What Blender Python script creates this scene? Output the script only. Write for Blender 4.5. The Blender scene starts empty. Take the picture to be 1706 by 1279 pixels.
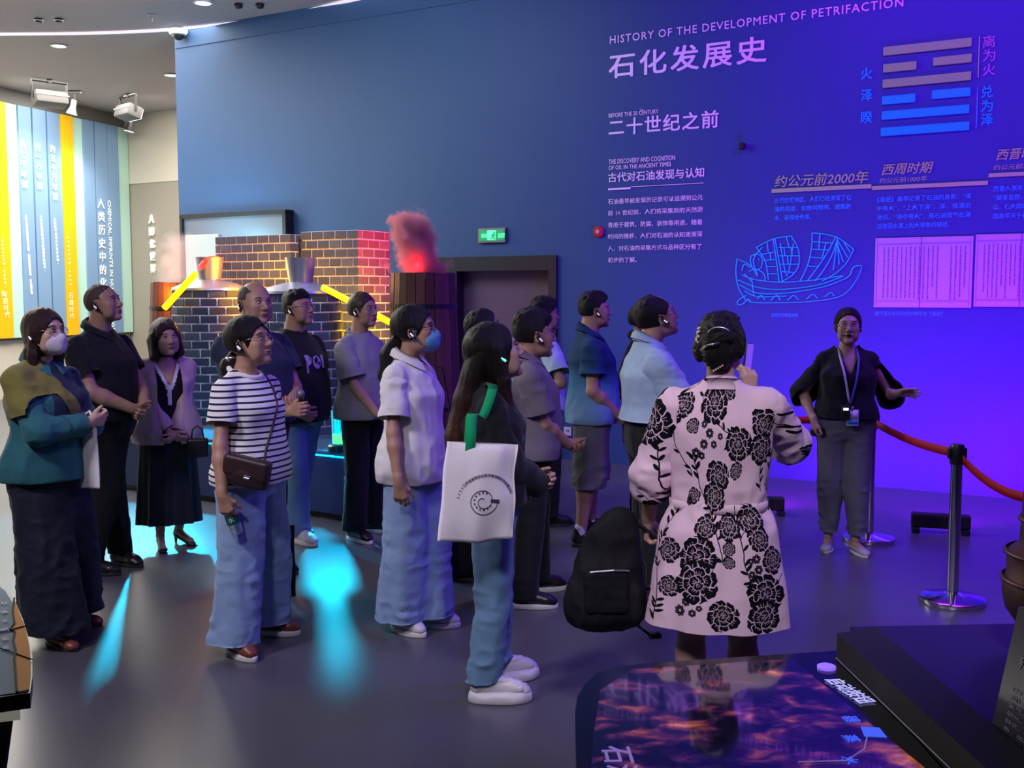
import bpy, bmesh, math, random
import numpy as np
from mathutils import Vector, Matrix
random.seed(7); np.random.seed(7)
SC = bpy.context.scene
COL = SC.collection
PI = math.pi
# ------------------------------------------------------------------ camera
F, CX, CY, HOR, CAMZ = 1800.0, 853.0, 639.5, 488.0, 1.70
PITCH = math.atan((CY - HOR) / F)
cam_d = bpy.data.cameras.new('camera'); cam = bpy.data.objects.new('camera', cam_d); COL.objects.link(cam)
cam.location = (0, 0, CAMZ); cam.rotation_euler = (PI / 2 - PITCH, 0, 0)
cam_d.sensor_width = 36; cam_d.lens = 36 * F / 1706; cam_d.clip_start = 0.05; cam_d.clip_end = 100
SC.camera = cam
SC.view_settings.view_transform = 'Standard'; SC.view_settings.look = 'None'
SC.view_settings.gamma = 1; SC.view_settings.use_curve_mapping = False
SC.view_settings.exposure = -0.15
SC.cycles.max_bounces = 5; SC.cycles.diffuse_bounces = 3; SC.cycles.glossy_bounces = 3
SC.cycles.transmission_bounces = 4; SC.cycles.volume_bounces = 1; SC.cycles.transparent_max_bounces = 6
SC.cycles.caustics_reflective = False; SC.cycles.caustics_refractive = False
SC.cycles.use_denoising = True
SC.cycles.sample_clamp_indirect = 6
def ray(px, py):
    cp, sp = math.cos(PITCH), math.sin(PITCH)
    a = (px - CX) / F; b = -(py - CY) / F
    return Vector((a, cp + b * sp, -sp + b * cp))
def fp(px, py, z=0.0):          # a point of the photograph on the horizontal plane at height z
    r = ray(px, py); t = (z - CAMZ) / r.z
    return Vector((r.x * t, r.y * t, z))
def at(px, py, Y):
    r = ray(px, py); t = Y / r.y
    return Vector((r.x * t, Y, CAMZ + r.z * t))
# ------------------------------------------------------------------ world and lights
w = bpy.data.worlds.new('world'); SC.world = w; w.use_nodes = True
w.node_tree.nodes['Background'].inputs[0].default_value = (0.25, 0.25, 0.4, 1)
w.node_tree.nodes['Background'].inputs[1].default_value = 0.03
def light(kind, name, loc, target, power, col, size=1.0, sizey=None, spot=None, blend=0.5):
    l = bpy.data.lights.new(name, kind); l.energy = power; l.color = col
    o = bpy.data.objects.new(name, l); COL.objects.link(o); o.location = loc
    if kind == 'AREA':
        l.size = size
        if sizey: l.shape = 'RECTANGLE'; l.size_y = sizey
    else:
        l.shadow_soft_size = size
    if kind == 'SPOT':
        l.spot_size = math.radians(spot); l.spot_blend = blend
    if target is not None:
        o.rotation_euler = (Vector(target) - Vector(loc)).to_track_quat('-Z', 'Y').to_euler()
    return o
# wall line
WA, WB = fp(940, 765), fp(1647, 827)
WU = Vector((WB.x - WA.x, WB.y - WA.y, 0)).normalized()      # along the wall, towards the right
WN = Vector((WU.y, -WU.x, 0))                                 # out of the wall into the room
def onwall(px, py, off=0.0):
    r = ray(px, py); o = Vector((0, 0, CAMZ)); p0 = WA + WN * off
    t = (p0 - o).dot(WN) / r.dot(WN)
    return o + r * t
def ws(p): return (p - WA).dot(WU)
def wp(s, z, off=0.0): return Vector((WA.x + WU.x * s, WA.y + WU.y * s, z)) + WN * off
CEIL = 4.95
VIO = (0.27, 0.02, 1.0)
L_MAIN = [
 # violet washes on the history wall: ceiling washers (the floor bars are built with their housings)
 ('AREA', 'violet_wash', (3.9, 6.6, 4.9), (4.3, 8.9, 1.9), 165, VIO, 2.5, 0.5),
 ('AREA', 'violet_wash', (2.2, 7.8, 4.9), (2.9, 9.7, 2.3), 95, VIO, 1.6, 0.5),
 ('AREA', 'violet_wash', (6.0, 4.5, 4.9), (6.2, 7.6, 1.5), 110, VIO, 2.5, 0.5),
 # cool white washer on the left half of the blue wall
 ('AREA', 'cool_washer', (-2.4, 9.4, 4.9), (-2.3, 12.6, 2.4), 92, (0.75, 0.92, 1.0), 2.6, 0.5),
 # warm white light of the far-left gallery: unseen area lamps stand in for it
 ('AREA', 'gallery_light', (-5.6, 15.6, 4.93), (-5.61, 15.6, 0), 620, (1.0, 0.93, 0.82), 5.0, 4.0),
 ('AREA', 'gallery_light', (-7.0, 11.0, 4.93), (-7.01, 11.0, 0), 700, (1.0, 0.95, 0.88), 3.5, 3.5),
 # ceiling fill: dim lavender lamp added above the visitors
 ('AREA', 'ceiling_fill', (-0.8, 4.6, 4.95), (-0.6, 5.8, 0), 22, (0.6, 0.6, 1.0), 3.5, 2.5),
 # fill lamp added for the violet spill on the visitors from the right
 ('AREA', 'violet_wash', (3.6, 5.6, 4.7), (-0.3, 6.2, 1.1), 110, (0.16, 0.07, 1.0), 1.2, 1.2),
]
for k, n, loc, tg, p, c, sx, sy in L_MAIN:
    o = light(k, n, loc, tg, p, c, sx, sy)
light('SPOT', 'visitor_spot', (-3.7, 2.0, 4.85), (-1.0, 5.9, 0.7), 900, (1.0, 0.88, 1.0), 0.45, spot=60, blend=1.0)
light('SPOT', 'visitor_spot', (0.3, -0.2, 4.6), (0.95, 3.8, 1.0), 680, (0.95, 0.84, 1.0), 0.3, spot=32, blend=0.8)  # fill spot added behind the camera to brighten the floral dress
light('SPOT', 'visitor_spot', (-1.6, 0.6, 4.7), (-0.6, 4.9, 0.9), 260, (0.95, 0.84, 1.0), 0.3, spot=44, blend=0.8)
# ------------------------------------------------------------------ materials
MATS = {}
def mat(name, col, rough=0.6, metal=0.0, emit=None, estr=0.0, bump=0.0, bscale=60, spec=0.5, coat=0.0,
        var=0.0, vscale=6, alpha=1.0, trans=0.0, bstretch=(1, 1, 1), sheen=0.0):
    if name in MATS: return MATS[name]
    m = bpy.data.materials.new(name); m.use_nodes = True; nt = m.node_tree; b = nt.nodes['Principled BSDF']
    c4 = (*col[:3], 1)
    b.inputs['Base Color'].default_value = c4; b.inputs['Roughness'].default_value = rough
    b.inputs['Metallic'].default_value = metal; b.inputs['Specular IOR Level'].default_value = spec
    b.inputs['Coat Weight'].default_value = coat; b.inputs['Alpha'].default_value = alpha
    b.inputs['Transmission Weight'].default_value = trans
    b.inputs['Sheen Weight'].default_value = sheen
    if emit: b.inputs['Emission Color'].default_value = (*emit, 1); b.inputs['Emission Strength'].default_value = estr
    if bump or var:
        tc = nt.nodes.new('ShaderNodeTexCoord'); mp = nt.nodes.new('ShaderNodeMapping')
        nt.links.new(tc.outputs['Object'], mp.inputs[0]); mp.inputs['Scale'].default_value = bstretch
    if bump:
        n = nt.nodes.new('ShaderNodeTexNoise'); n.inputs['Scale'].default_value = bscale; n.inputs['Detail'].default_value = 4
        bp = nt.nodes.new('ShaderNodeBump'); bp.inputs['Strength'].default_value = bump; bp.inputs['Distance'].default_value = 0.01
        nt.links.new(mp.outputs[0], n.inputs['Vector']); nt.links.new(n.outputs[0], bp.inputs['Height'])
        nt.links.new(bp.outputs[0], b.inputs['Normal'])
    if var:
        n2 = nt.nodes.new('ShaderNodeTexNoise'); n2.inputs['Scale'].default_value = vscale; n2.inputs['Detail'].default_value = 5
        mx = nt.nodes.new('ShaderNodeMix'); mx.data_type = 'RGBA'
        mx.inputs[6].default_value = (*[c * (1 - var) for c in col[:3]], 1)
        mx.inputs[7].default_value = (*[min(1, c * (1 + var)) for c in col[:3]], 1)
        nt.links.new(mp.outputs[0], n2.inputs['Vector']); nt.links.new(n2.outputs[0], mx.inputs[0])
        nt.links.new(mx.outputs[2], b.inputs['Base Color'])
    MATS[name] = m
    return m
def hexc(r, g, b):               # sRGB 0-255 to linear
    return tuple(((c / 255) / 12.92 if c / 255 <= 0.04045 else ((c / 255 + 0.055) / 1.055) ** 2.4) for c in (r, g, b))
# ------------------------------------------------------------------ mesh builder
class M:
    def __init__(s): s.v = []; s.f = []; s.m = []; s.T = Matrix.Identity(4)
    def add(s, vs, fs, mi=0, T=None):
        n = len(s.v); T = s.T if T is None else T
        s.v += [tuple(T @ Vector(v)) for v in vs]
        s.f += [tuple(i + n for i in f) for f in fs]; s.m += [mi] * len(fs)
    def raw(s, V, Fc, mi=0):
        n = len(s.v); s.v += [tuple(map(float, v)) for v in V]
        s.f += [tuple(int(i) + n for i in f) for f in Fc]; s.m += [mi] * len(Fc)
    def box(s, c, d, mi=0, R=None, bev=0.0):
        hx, hy, hz = d[0] / 2, d[1] / 2, d[2] / 2
        T = s.T @ Matrix.Translation(c) @ (R.to_4x4() if R is not None else Matrix.Identity(4))
        if bev <= 0:
            vs = [(x * hx, y * hy, z * hz) for x in (-1, 1) for y in (-1, 1) for z in (-1, 1)]
            s.add(vs, [(0, 1, 3, 2), (4, 6, 7, 5), (0, 4, 5, 1), (2, 3, 7, 6), (0, 2, 6, 4), (1, 5, 7, 3)], mi, T)
        else:
            bm = bmesh.new(); bmesh.ops.create_cube(bm, size=1)
            for v in bm.verts: v.co = Vector((v.co.x * d[0], v.co.y * d[1], v.co.z * d[2]))
            bmesh.ops.bevel(bm, geom=bm.edges[:], offset=bev, segments=2, affect='EDGES', profile=0.5)
            bm.verts.index_update()
            s.add([v.co.copy() for v in bm.verts], [tuple(v.index for v in f.verts) for f in bm.faces], mi, T); bm.free()
    def tube(s, pts, r, n=8, mi=0, caps=True, flat=None):
        P = [Vector(p) for p in pts]; rs = r if isinstance(r, (list, tuple)) else [r] * len(P)
        t0 = (P[1] - P[0]).normalized(); up = Vector((0, 0, 1)) if abs(t0.z) < 0.9 else Vector((1, 0, 0))
        u = t0.cross(up).normalized(); vs = []
        for i, p in enumerate(P):
            t = (P[min(i + 1, len(P) - 1)] - P[max(i - 1, 0)]).normalized()
            u = (u - t * u.dot(t)).normalized(); w_ = t.cross(u)
            for k in range(n):
                a = 2 * PI * k / n
                vs.append(p + u * math.cos(a) * rs[i] + w_ * math.sin(a) * rs[i] * (flat or 1))
        fs = [(i * n + k, i * n + (k + 1) % n, (i + 1) * n + (k + 1) % n, (i + 1) * n + k) for i in range(len(P) - 1) for k in range(n)]
        if caps: fs += [tuple(range(n))[::-1], tuple((len(P) - 1) * n + k for k in range(n))]
        s.add(vs, fs, mi)
    def lathe(s, prof, n=32, mi=0, c=(0, 0, 0), caps=True, ax=None):
        T = s.T @ Matrix.Translation(c) @ (ax.to_4x4() if ax is not None else Matrix.Identity(4))
        vs = [(r * math.cos(2 * PI * k / n), r * math.sin(2 * PI * k / n), z) for r, z in prof for k in range(n)]
        fs = [(i * n + k, i * n + (k + 1) % n, (i + 1) * n + (k + 1) % n, (i + 1) * n + k) for i in range(len(prof) - 1) for k in range(n)]
        if caps: fs += [tuple(range(n))[::-1], tuple((len(prof) - 1) * n + k for k in range(n))]
        s.add(vs, fs, mi, T)
    def prism(s, outline, z0, z1, mi=0, mtop=None):      # outline counter-clockwise in xy
        n = len(outline)
        vs = [(x, y, z0) for x, y in outline] + [(x, y, z1) for x, y in outline]
        s.add(vs, [(k, (k + 1) % n, n + (k + 1) % n, n + k) for k in range(n)] + [tuple(range(n))[::-1]], mi)
        s.add(vs[n:], [tuple(range(n))], mi if mtop is None else mtop)
    def ball(s, c, r, n=12, mi=0, R=None):
        r = (r, r, r) if not isinstance(r, (tuple, list)) else r
        prof = [(math.sin(PI * i / n) , -math.cos(PI * i / n)) for i in range(n + 1)]
        prof[0] = (0.001, -1); prof[-1] = (0.001, 1)
        T = s.T @ Matrix.Translation(c) @ (R.to_4x4() if R is not None else Matrix.Identity(4)) @ Matrix.Diagonal((*r, 1))
        m = 2 * n
        vs = [(q * math.cos(2 * PI * k / m), q * math.sin(2 * PI * k / m), z) for q, z in prof for k in range(m)]
        fs = [(i * m + k, i * m + (k + 1) % m, (i + 1) * m + (k + 1) % m, (i + 1) * m + k) for i in range(n) for k in range(m)]
        s.add(vs, fs, mi, T)
    def build(s, name, mats, parent=None, smooth=False, loc=None):
        me = bpy.data.meshes.new(name)
        me.from_pydata(s.v, [], s.f)
        for m_ in (mats if isinstance(mats, (list, tuple)) else [mats]): me.materials.append(m_)
        me.polygons.foreach_set('material_index', s.m)
        if smooth:
            me.polygons.foreach_set('use_smooth', [True] * len(s.f))
            if smooth != 'all': me.set_sharp_from_angle(angle=math.radians(smooth if smooth is not True else 40))
        me.update()
        o = bpy.data.objects.new(name, me); COL.objects.link(o)
        if parent is not None: o.parent = parent
        if loc is not None: o.location = loc
        return o
def tag(o, label=None, cat=None, group=None, kind=None):
    if label: o['label'] = label
    if cat: o['category'] = cat
    if group: o['group'] = group
    if kind: o['kind'] = kind
    return o
def empty(name, loc=(0, 0, 0), rz=0.0, **kw):
    o = bpy.data.objects.new(name, None); COL.objects.link(o); o.location = loc; o.rotation_euler = (0, 0, rz)
    o.empty_display_size = 0.1
    return tag(o, **kw)
def share(name, me, parent, loc, rot=(0, 0, 0), scale=(1, 1, 1)):
    o = bpy.data.objects.new(name, me); COL.objects.link(o); o.parent = parent
    o.location = loc; o.rotation_euler = rot; o.scale = scale
    return o
# text: fitted so its left-bottom corner is p and its width / height are given in metres, on the plane (U, V)
def textmesh(body, extr=0.0, bold=0.0, res=2, shear=0.0, sp=1.0):
    c = bpy.data.curves.new('lettering', 'FONT'); c.body = body; c.resolution_u = res; c.extrude = extr
    c.shear = shear; c.space_character = sp
    o = bpy.data.objects.new('lettering', c); COL.objects.link(o)
    dg = bpy.context.evaluated_depsgraph_get(); dg.update()
    me = bpy.data.meshes.new_from_object(o.evaluated_get(dg))
    bpy.data.objects.remove(o); bpy.data.curves.remove(c)
    n = len(me.vertices); a = np.empty(n * 3, 'f'); me.vertices.foreach_get('co', a); a = a.reshape(-1, 3)
    if bold and n:                      # heavier strokes: the same glyphs shifted a little, laid over each other
        bm = bmesh.new(); bm.from_mesh(me); bpy.data.meshes.remove(me)
        g0 = bm.verts[:] + bm.edges[:] + bm.faces[:]
        for dx, dy, dz in ((bold, 0, 1), (0, bold, 2), (bold, bold, 3)):
            r = bmesh.ops.duplicate(bm, geom=g0); bmesh.ops.translate(bm, vec=(dx, dy, dz), verts=[e for e in r['geom'] if isinstance(e, bmesh.types.BMVert)])
        me = bpy.data.meshes.new('lettering'); bm.to_mesh(me); bm.free()
        n = len(me.vertices); a = np.empty(n * 3, 'f'); me.vertices.foreach_get('co', a); a = a.reshape(-1, 3)
    return me, a
def text(body, p, U, V, width=None, height=None, m=None, parent=None, name='lettering', label=None, off=0.008,
         ital=0.0, extr=0.02, depth=0.004, sp=1.0, res=2):
    me, a = textmesh(body, extr, 0.0, res, ital, sp)
    if len(a) == 0: return None
    mn, mx = a.min(0), a.max(0)
    ext = mx - mn; sx = width / ext[0] if width else None; sy = height / ext[1] if height else None
    if sx is None: sx = sy
    if sy is None: sy = sx
    N = U.cross(V).normalized()
    q = (a - mn); U_ = np.array(U); V_ = np.array(V); N_ = np.array(N)
    W = np.array(p)[None] + q[:, :1] * sx * U_ + q[:, 1:2] * sy * V_ + (q[:, 2:3] / max(ext[2], 1e-6)) * depth * N_
    me.vertices.foreach_set('co', W.astype('f').ravel()); me.update()
    me.materials.clear(); me.materials.append(m)
    o = bpy.data.objects.new(name, me); COL.objects.link(o)
    if parent is not None:
        o.parent = parent; o.matrix_parent_inverse = parent.matrix_world.inverted() if parent.matrix_world else Matrix()
    if label: o['label'] = label
    return o
def wmat(o):
    m = o.matrix_basis.copy()
    return (wmat(o.parent) @ o.matrix_parent_inverse @ m) if o.parent else m
def adopt(o, parent):
    o.parent = parent; o.matrix_parent_inverse = wmat(parent).inverted(); return o
UP = Vector((0, 0, 1))
# colours of the place
m_floor = mat('polished_floor', hexc(84, 84, 92), 0.33, spec=0.6, bump=0.06, bscale=14, var=0.10, vscale=1.2)
_b = m_floor.node_tree.nodes['Principled BSDF']
m_blue = mat('blue_wall_paint', (0.034, 0.092, 0.215), 0.55, bump=0.05, bscale=220, var=0.03, vscale=1.5, spec=0.3)
m_ceil = mat('ceiling_paint', (0.42, 0.39, 0.40), 0.8)
m_pale = mat('pale_wall_paint', (0.62, 0.57, 0.48), 0.7, var=0.04, vscale=1.2)
m_greige = mat('greige_wall_paint', (0.33, 0.30, 0.25), 0.7)
m_dark = mat('dark_wall_paint', (0.10, 0.10, 0.10), 0.7)
m_black = mat('black_metal', (0.012, 0.012, 0.015), 0.35)
m_blackm = mat('black_matte', (0.01, 0.01, 0.012), 0.7)
m_white = mat('white_lettering', (0.95, 0.93, 0.95), 0.6)
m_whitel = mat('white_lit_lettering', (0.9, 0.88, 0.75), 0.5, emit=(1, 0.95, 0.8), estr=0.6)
m_gold = mat('gold_print', (0.24, 0.85, 0.13), 0.5)
m_goldt = mat('gold_lettering', (0.34, 0.85, 0.20), 0.5)
m_azure = mat('azure_print', (0.0, 0.75, 1.0), 0.5)
m_azuret = mat('azure_lettering', (0.05, 0.65, 1.0), 0.5)
m_line = mat('azure_glow_line', (0.02, 0.45, 1.0), 0.5, emit=(0.0, 0.25, 1.0), estr=0.5)  # emission added so the drawn ship lines look luminous
m_chrome = mat('chrome', (0.75, 0.75, 0.78), 0.12, 1.0)
m_steel = mat('brushed_steel', (0.45, 0.45, 0.50), 0.33, 1.0)
m_glow = mat('strip_light', (0.9, 0.9, 0.9), 0.5, emit=(0.80, 0.70, 0.85), estr=0.9)
m_lamp = mat('lamp_glow', (1, 1, 1), 0.5, emit=(1, 0.95, 0.85), estr=6)
# ---------------- shell
def quadwall(name, a, b, z0, z1, m, th=0.12, side=1):
    a, b = Vector((a[0], a[1], 0)), Vector((b[0], b[1], 0)); d = (b - a); L = d.length; d.normalize()
    n = Vector((-d.y, d.x, 0)) * side
    mb = M(); p = [a, b, b + n * th, a + n * th]
    if side < 0: p = p[::-1]
    mb.prism([(q.x, q.y) for q in p], z0, z1); return tag(mb.build(name, m), kind='structure')
mb = M(); mb.box((-1.5, 8, -0.05), (27, 30, 0.1)); floor = tag(mb.build('floor', m_floor), kind='structure')
mb = M(); mb.box((-1.5, 8, CEIL + 0.05), (27, 30, 0.1)); ceiling = tag(mb.build('ceiling', m_ceil), kind='structure')
s_left = ws(onwall(297, 300)); s_right = 9.0
# door opening in the blue wall
sd0, sd1 = ws(onwall(722, 600)), ws(onwall(924, 600)); zd = onwall(820, 432).z
mb = M()
def wallbox(mb, s0, s1, z0, z1, o0, o1, mi=0):
    P = [wp(s0, z0, o0), wp(s1, z0, o0), wp(s1, z0, o1), wp(s0, z0, o1)]
    mb.add([(p.x, p.y, z0) for p in P] + [(p.x, p.y, z1) for p in P],
           [(0, 1, 2, 3), (7, 6, 5, 4), (0, 4, 5, 1), (1, 5, 6, 2), (2, 6, 7, 3), (3, 7, 4, 0)], mi)
wallbox(mb, s_left, sd0, 0, CEIL, -0.3, 0); wallbox(mb, sd1, s_right, 0, CEIL, -0.3, 0); wallbox(mb, sd0, sd1, zd, CEIL, -0.3, 0)
wall = tag(mb.build('wall_back', m_blue), kind='structure')
tag(wall, label='long blue history wall with white and azure lettering')
mb = M(); wallbox(mb, s_left + 0.01, s_right, CEIL - .22, CEIL - .20, 0.0, 0.012); adopt(mb.build('trim', m_blue), wall)
m_door = mat('bronze_door', hexc(104, 84, 104), 0.4, 0.2, bump=0.03, bscale=3)
mb = M(); wallbox(mb, sd0 + 0.32, sd1 - 0.06, 0, zd - 0.12, -0.16, -0.12)
door = tag(mb.build('door_1', m_door, ), kind='structure')
m_frame = mat('dark_door_frame', (0.018, 0.016, 0.022), 0.4)
mb = M(); wallbox(mb, sd0 - 0.03, sd0 + 0.32, 0, zd + 0.03, -0.14, 0.02); wallbox(mb, sd1 - 0.06, sd1 + 0.03, 0, zd + 0.03, -0.16, 0.03)
wallbox(mb, sd0 + 0.32, sd1 - 0.06, zd - 0.12, zd + 0.03, -0.16, 0.03); adopt(mb.build('door_frame', m_frame), door)
# other walls
pB0, pB1 = Vector((-9.95, 12.0, 0)), Vector((at(212, 400, 20.25).x, 20.25, 0))
wl = quadwall('wall_left', pB0 + (pB0 - pB1).normalized() * 6, pB1, 0, CEIL, m_pale, side=1)
pC0, pC1 = pB1, Vector((at(330, 400, 19.3).x, 19.3, 0)); pCd = (pC1 - pC0).normalized()
wg = quadwall('wall_gallery', pC0, pC0 + pCd * 5, 0, 3.70, m_greige, side=1)
wg2 = quadwall('wall_gallery', pC0 - Vector((0, 0.02, 0)), pC0 + pCd * 5, 3.70, CEIL, m_pale, side=1)
quadwall('wall_near', (-15, -6), (12, -6), 0, CEIL, m_dark, side=-1)
quadwall('wall_right', (12, -6), (12, 8), 0, CEIL, m_dark, side=-1)
e = pB0 + (pB0 - pB1).normalized() * 6
quadwall('wall_side', (-14.5, -6), (e.x, e.y), 0, CEIL, m_dark, side=1)
# dark fascia above the banners
BD = (pB1 - pB0).normalized(); BN = Vector((BD.y, -BD.x, 0))
def bpl(px, py, off=0.0):
    r = ray(px, py); o = Vector((0, 0, CAMZ)); p0 = pB0 + BN * off
    return o + r * ((p0 - o).dot(BN) / r.dot(BN))
mb = M()
def bbox(mb, s0, s1, z0, z1, o0, o1, mi=0):
    P = [pB0 + BD * s + BN * o for s, o in ((s0, o1), (s1, o1), (s1, o0), (s0, o0))]
    mb.add([(p.x, p.y, z0) for p in P] + [(p.x, p.y, z1) for p in P],
           [(3, 2, 1, 0), (4, 5, 6, 7), (0, 1, 5, 4), (1, 2, 6, 5), (2, 3, 7, 6), (3, 0, 4, 7)], mi)
m_fascia = mat('grey_fascia', (0.17, 0.165, 0.16), 0.7)
sE = (pB1 - pB0).dot(BD)
bbox(mb, -6, sE, 4.55, CEIL, 0.0, 0.03); adopt(mb.build('trim', m_fascia), wl)
# ---------------- banner wall of coloured slats
bw = empty('banner_wall', pB0, label='tall wall of orange, mint and blue timeline slats with vertical lettering', cat='display')
m_or = mat('orange_slat', (0.90, 0.50, 0.0), 0.5); m_mint = mat('mint_slat', (0.50, 0.78, 0.68), 0.5); m_bl = mat('blue_slat', (0.20, 0.34, 0.56), 0.5)
mb = M(); 
edges = [(-60, -34, m_bl, 0.10), (-34, -16, m_mint, 0.08), (-16, 8, m_or, 0.12), (8, 28, m_mint, 0.10), (28, 49.5, m_bl, 0.13), (52, 74, m_bl, 0.13), (76.5, 98, m_bl, 0.13),
         (98, 118, m_or, 0.15), (118, 136, m_mint, 0.11), (136, 154, m_bl, 0.13), (155.5, 175, m_bl, 0.14), (175.5, 194, m_bl, 0.14), (194.5, 212, m_mint, 0.12)]
s_of = lambda x: (bpl(x, 150 + x * 0.22, 0.12) - pB0).dot(BD)
for x0, x1, m_, of in edges:
    mb = M(); bbox(mb, s_of(x0), s_of(x1) - 0.004, 0.98, 4.70, 0.02, of)
    adopt(mb.build('slat', m_), bw)
mb = M(); bbox(mb, s_of(-60), s_of(212), 0.94, 4.74, 0.005, 0.02); adopt(mb.build('backboard', m_fascia), bw)
def vtext(chars, x0, y0, x1, y1, size, m_, lab=None, off=0.155, asp=1.0, bold=0.02):
    """vertical column of characters on the banner wall between two pixel points"""
    n = len(chars); out = []
    for i, ch in enumerate(chars):
        if ch == ' ': continue
        t = (i + 0.5) / n
        p = bpl(x0 + (x1 - x0) * t, y0 + (y1 - y0) * t, off)
        me, a = textmesh(ch, 0, bold, 1)
        if len(a) == 0: continue
        mn, mx = a.min(0), a.max(0); c = (mn + mx) / 2
        sc = size / 0.9
        W = np.array(p)[None] + (a[:, :1] - c[0]) * sc * asp * np.array(BD) + (a[:, 1:2] - c[1]) * sc * np.array(UP) + a[:, 2:3] * .0005 * np.array(BN)
        me.vertices.foreach_set('co', W.astype('f').ravel()); out.append(me)
    bm = bmesh.new()
    for me in out: bm.from_mesh(me); bpy.data.meshes.remove(me)
    me = bpy.data.meshes.new('lettering'); bm.to_mesh(me); bm.free(); me.materials.append(m_)
    o = bpy.data.objects.new('lettering', me); COL.objects.link(o); adopt(o, bw)
    if lab: o['label'] = lab
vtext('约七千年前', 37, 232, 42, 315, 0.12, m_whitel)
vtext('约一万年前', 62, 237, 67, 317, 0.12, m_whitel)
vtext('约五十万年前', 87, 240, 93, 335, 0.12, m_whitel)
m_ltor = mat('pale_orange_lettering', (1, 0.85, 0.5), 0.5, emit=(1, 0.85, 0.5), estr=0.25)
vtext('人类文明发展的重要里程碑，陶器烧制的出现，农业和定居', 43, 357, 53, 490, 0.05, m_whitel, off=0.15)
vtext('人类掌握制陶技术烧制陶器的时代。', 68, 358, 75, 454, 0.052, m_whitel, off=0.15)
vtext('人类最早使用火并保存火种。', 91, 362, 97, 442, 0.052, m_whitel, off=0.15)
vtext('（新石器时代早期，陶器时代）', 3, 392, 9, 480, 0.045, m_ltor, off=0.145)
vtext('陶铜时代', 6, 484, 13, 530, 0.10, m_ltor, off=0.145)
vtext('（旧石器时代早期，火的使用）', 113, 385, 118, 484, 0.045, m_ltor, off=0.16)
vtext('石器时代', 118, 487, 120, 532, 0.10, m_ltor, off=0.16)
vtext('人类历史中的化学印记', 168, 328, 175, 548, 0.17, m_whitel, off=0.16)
# rotated latin line
me, a = textmesh('CHEMICAL IMPRINTS IN HUMAN HISTORY', 0, 0.01, 1)
p0, p1 = bpl(182, 333, 0.15), bpl(190, 560, 0.15); Lh = p0.z - p1.z; mn, mx = a.min(0), a.max(0)
sc = Lh / (mx[0] - mn[0])
W = np.array([p0.x, p0.y, p0.z])[None] - (a[:, :1] - mn[0]) * sc * np.array(UP) + (a[:, 1:2] - 0.35) * 0.12 * np.array(BD) + a[:, 2:3] * .0005 * np.array(BN)
me.vertices.foreach_set('co', W.astype('f').ravel()); me.materials.append(m_whitel)
o = bpy.data.objects.new('lettering', me); COL.objects.link(o); adopt(o, bw)
# gallery wall letters
def plane_text(body, px, py, h, U, P0, N, m_, parent, w=None, off=0.03):
    r = ray(px, py); o_ = Vector((0, 0, CAMZ)); p = o_ + r * ((P0 - o_).dot(N) / r.dot(N)) + N * off
    return adopt(text(body, p, U, UP, w, h, m_, None, extr=0.02, depth=0.03), parent)
gN = Vector((pCd.y, -pCd.x, 0))
for i, ch in enumerate('A醇化世界'):
    o = plane_text(ch, 251.5 + i * 0.7, 372 + i * 20.6, 0.155, pCd, pC0, gN, m_whitel, wg, w=0.135)
# ---------------- lettering and graphics on the blue wall
def wt(body, x0, y0, x1, y1, hpx, m_=m_white, lab=None, ital=0.0, bold=0.0, sp=1.0, res=2):
    p, q = onwall(x0, y0, 0.006), onwall(x1, y1, 0.006); t = onwall(x0, y0 - hpx, 0.006)
    p.z = (p.z + q.z) / 2
    me_o = text(body, p, WU, UP, ws(q) - ws(p), abs(t.z - onwall(x0, y0, 0.006).z), m_, None, ital=ital, extr=0.0, depth=0.0, sp=sp, res=res, label=lab) if not bold else None
    if bold:
        me, a = textmesh(body, 0, bold, res, ital, sp); mn, mx = a.min(0), a.max(0)
        wd, ht = ws(q) - ws(p), abs(t.z - onwall(x0, y0, 0.006).z)
        W = np.array(p)[None] + (a[:, :1] - mn[0]) / (mx[0] - mn[0]) * wd * np.array(WU) + (a[:, 1:2] - mn[1]) / (mx[1] - mn[1]) * ht * np.array(UP) + a[:, 2:3] * .0005 * np.array(WN)
        me.vertices.foreach_set('co', W.astype('f').ravel()); me.materials.append(m_)
        me_o = bpy.data.objects.new('lettering', me); COL.objects.link(me_o)
        if lab: me_o['label'] = lab
    return adopt(me_o, wall)
wt('HISTORY OF THE DEVELOPMENT OF PETRIFACTION', 1016, 78, 1505, 5, 13, bold=0.012, sp=1.15)
wt('石化发展史', 1014, 134, 1277, 100, 41, lab='large white Chinese heading', bold=0.028, sp=1.18)
wt('BEFORE THE 20 CENTURY', 1014, 197, 1097, 188, 7, bold=0.02); wt('TH', 1066, 185, 1071, 184, 3)
wt('二十世纪之前', 1014, 228, 1197, 211, 28, bold=0.03, sp=1.12)
wt('THE DISCOVERY AND COGNITION', 1014, 274, 1125, 266, 8, bold=0.02); wt('OF OIL IN THE ANCIENT TIMES', 1014, 283, 1118, 277, 7, bold=0.02)
wt('古代对石油发现与认知', 1013, 305, 1173, 294, 16, bold=0.03)
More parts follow.
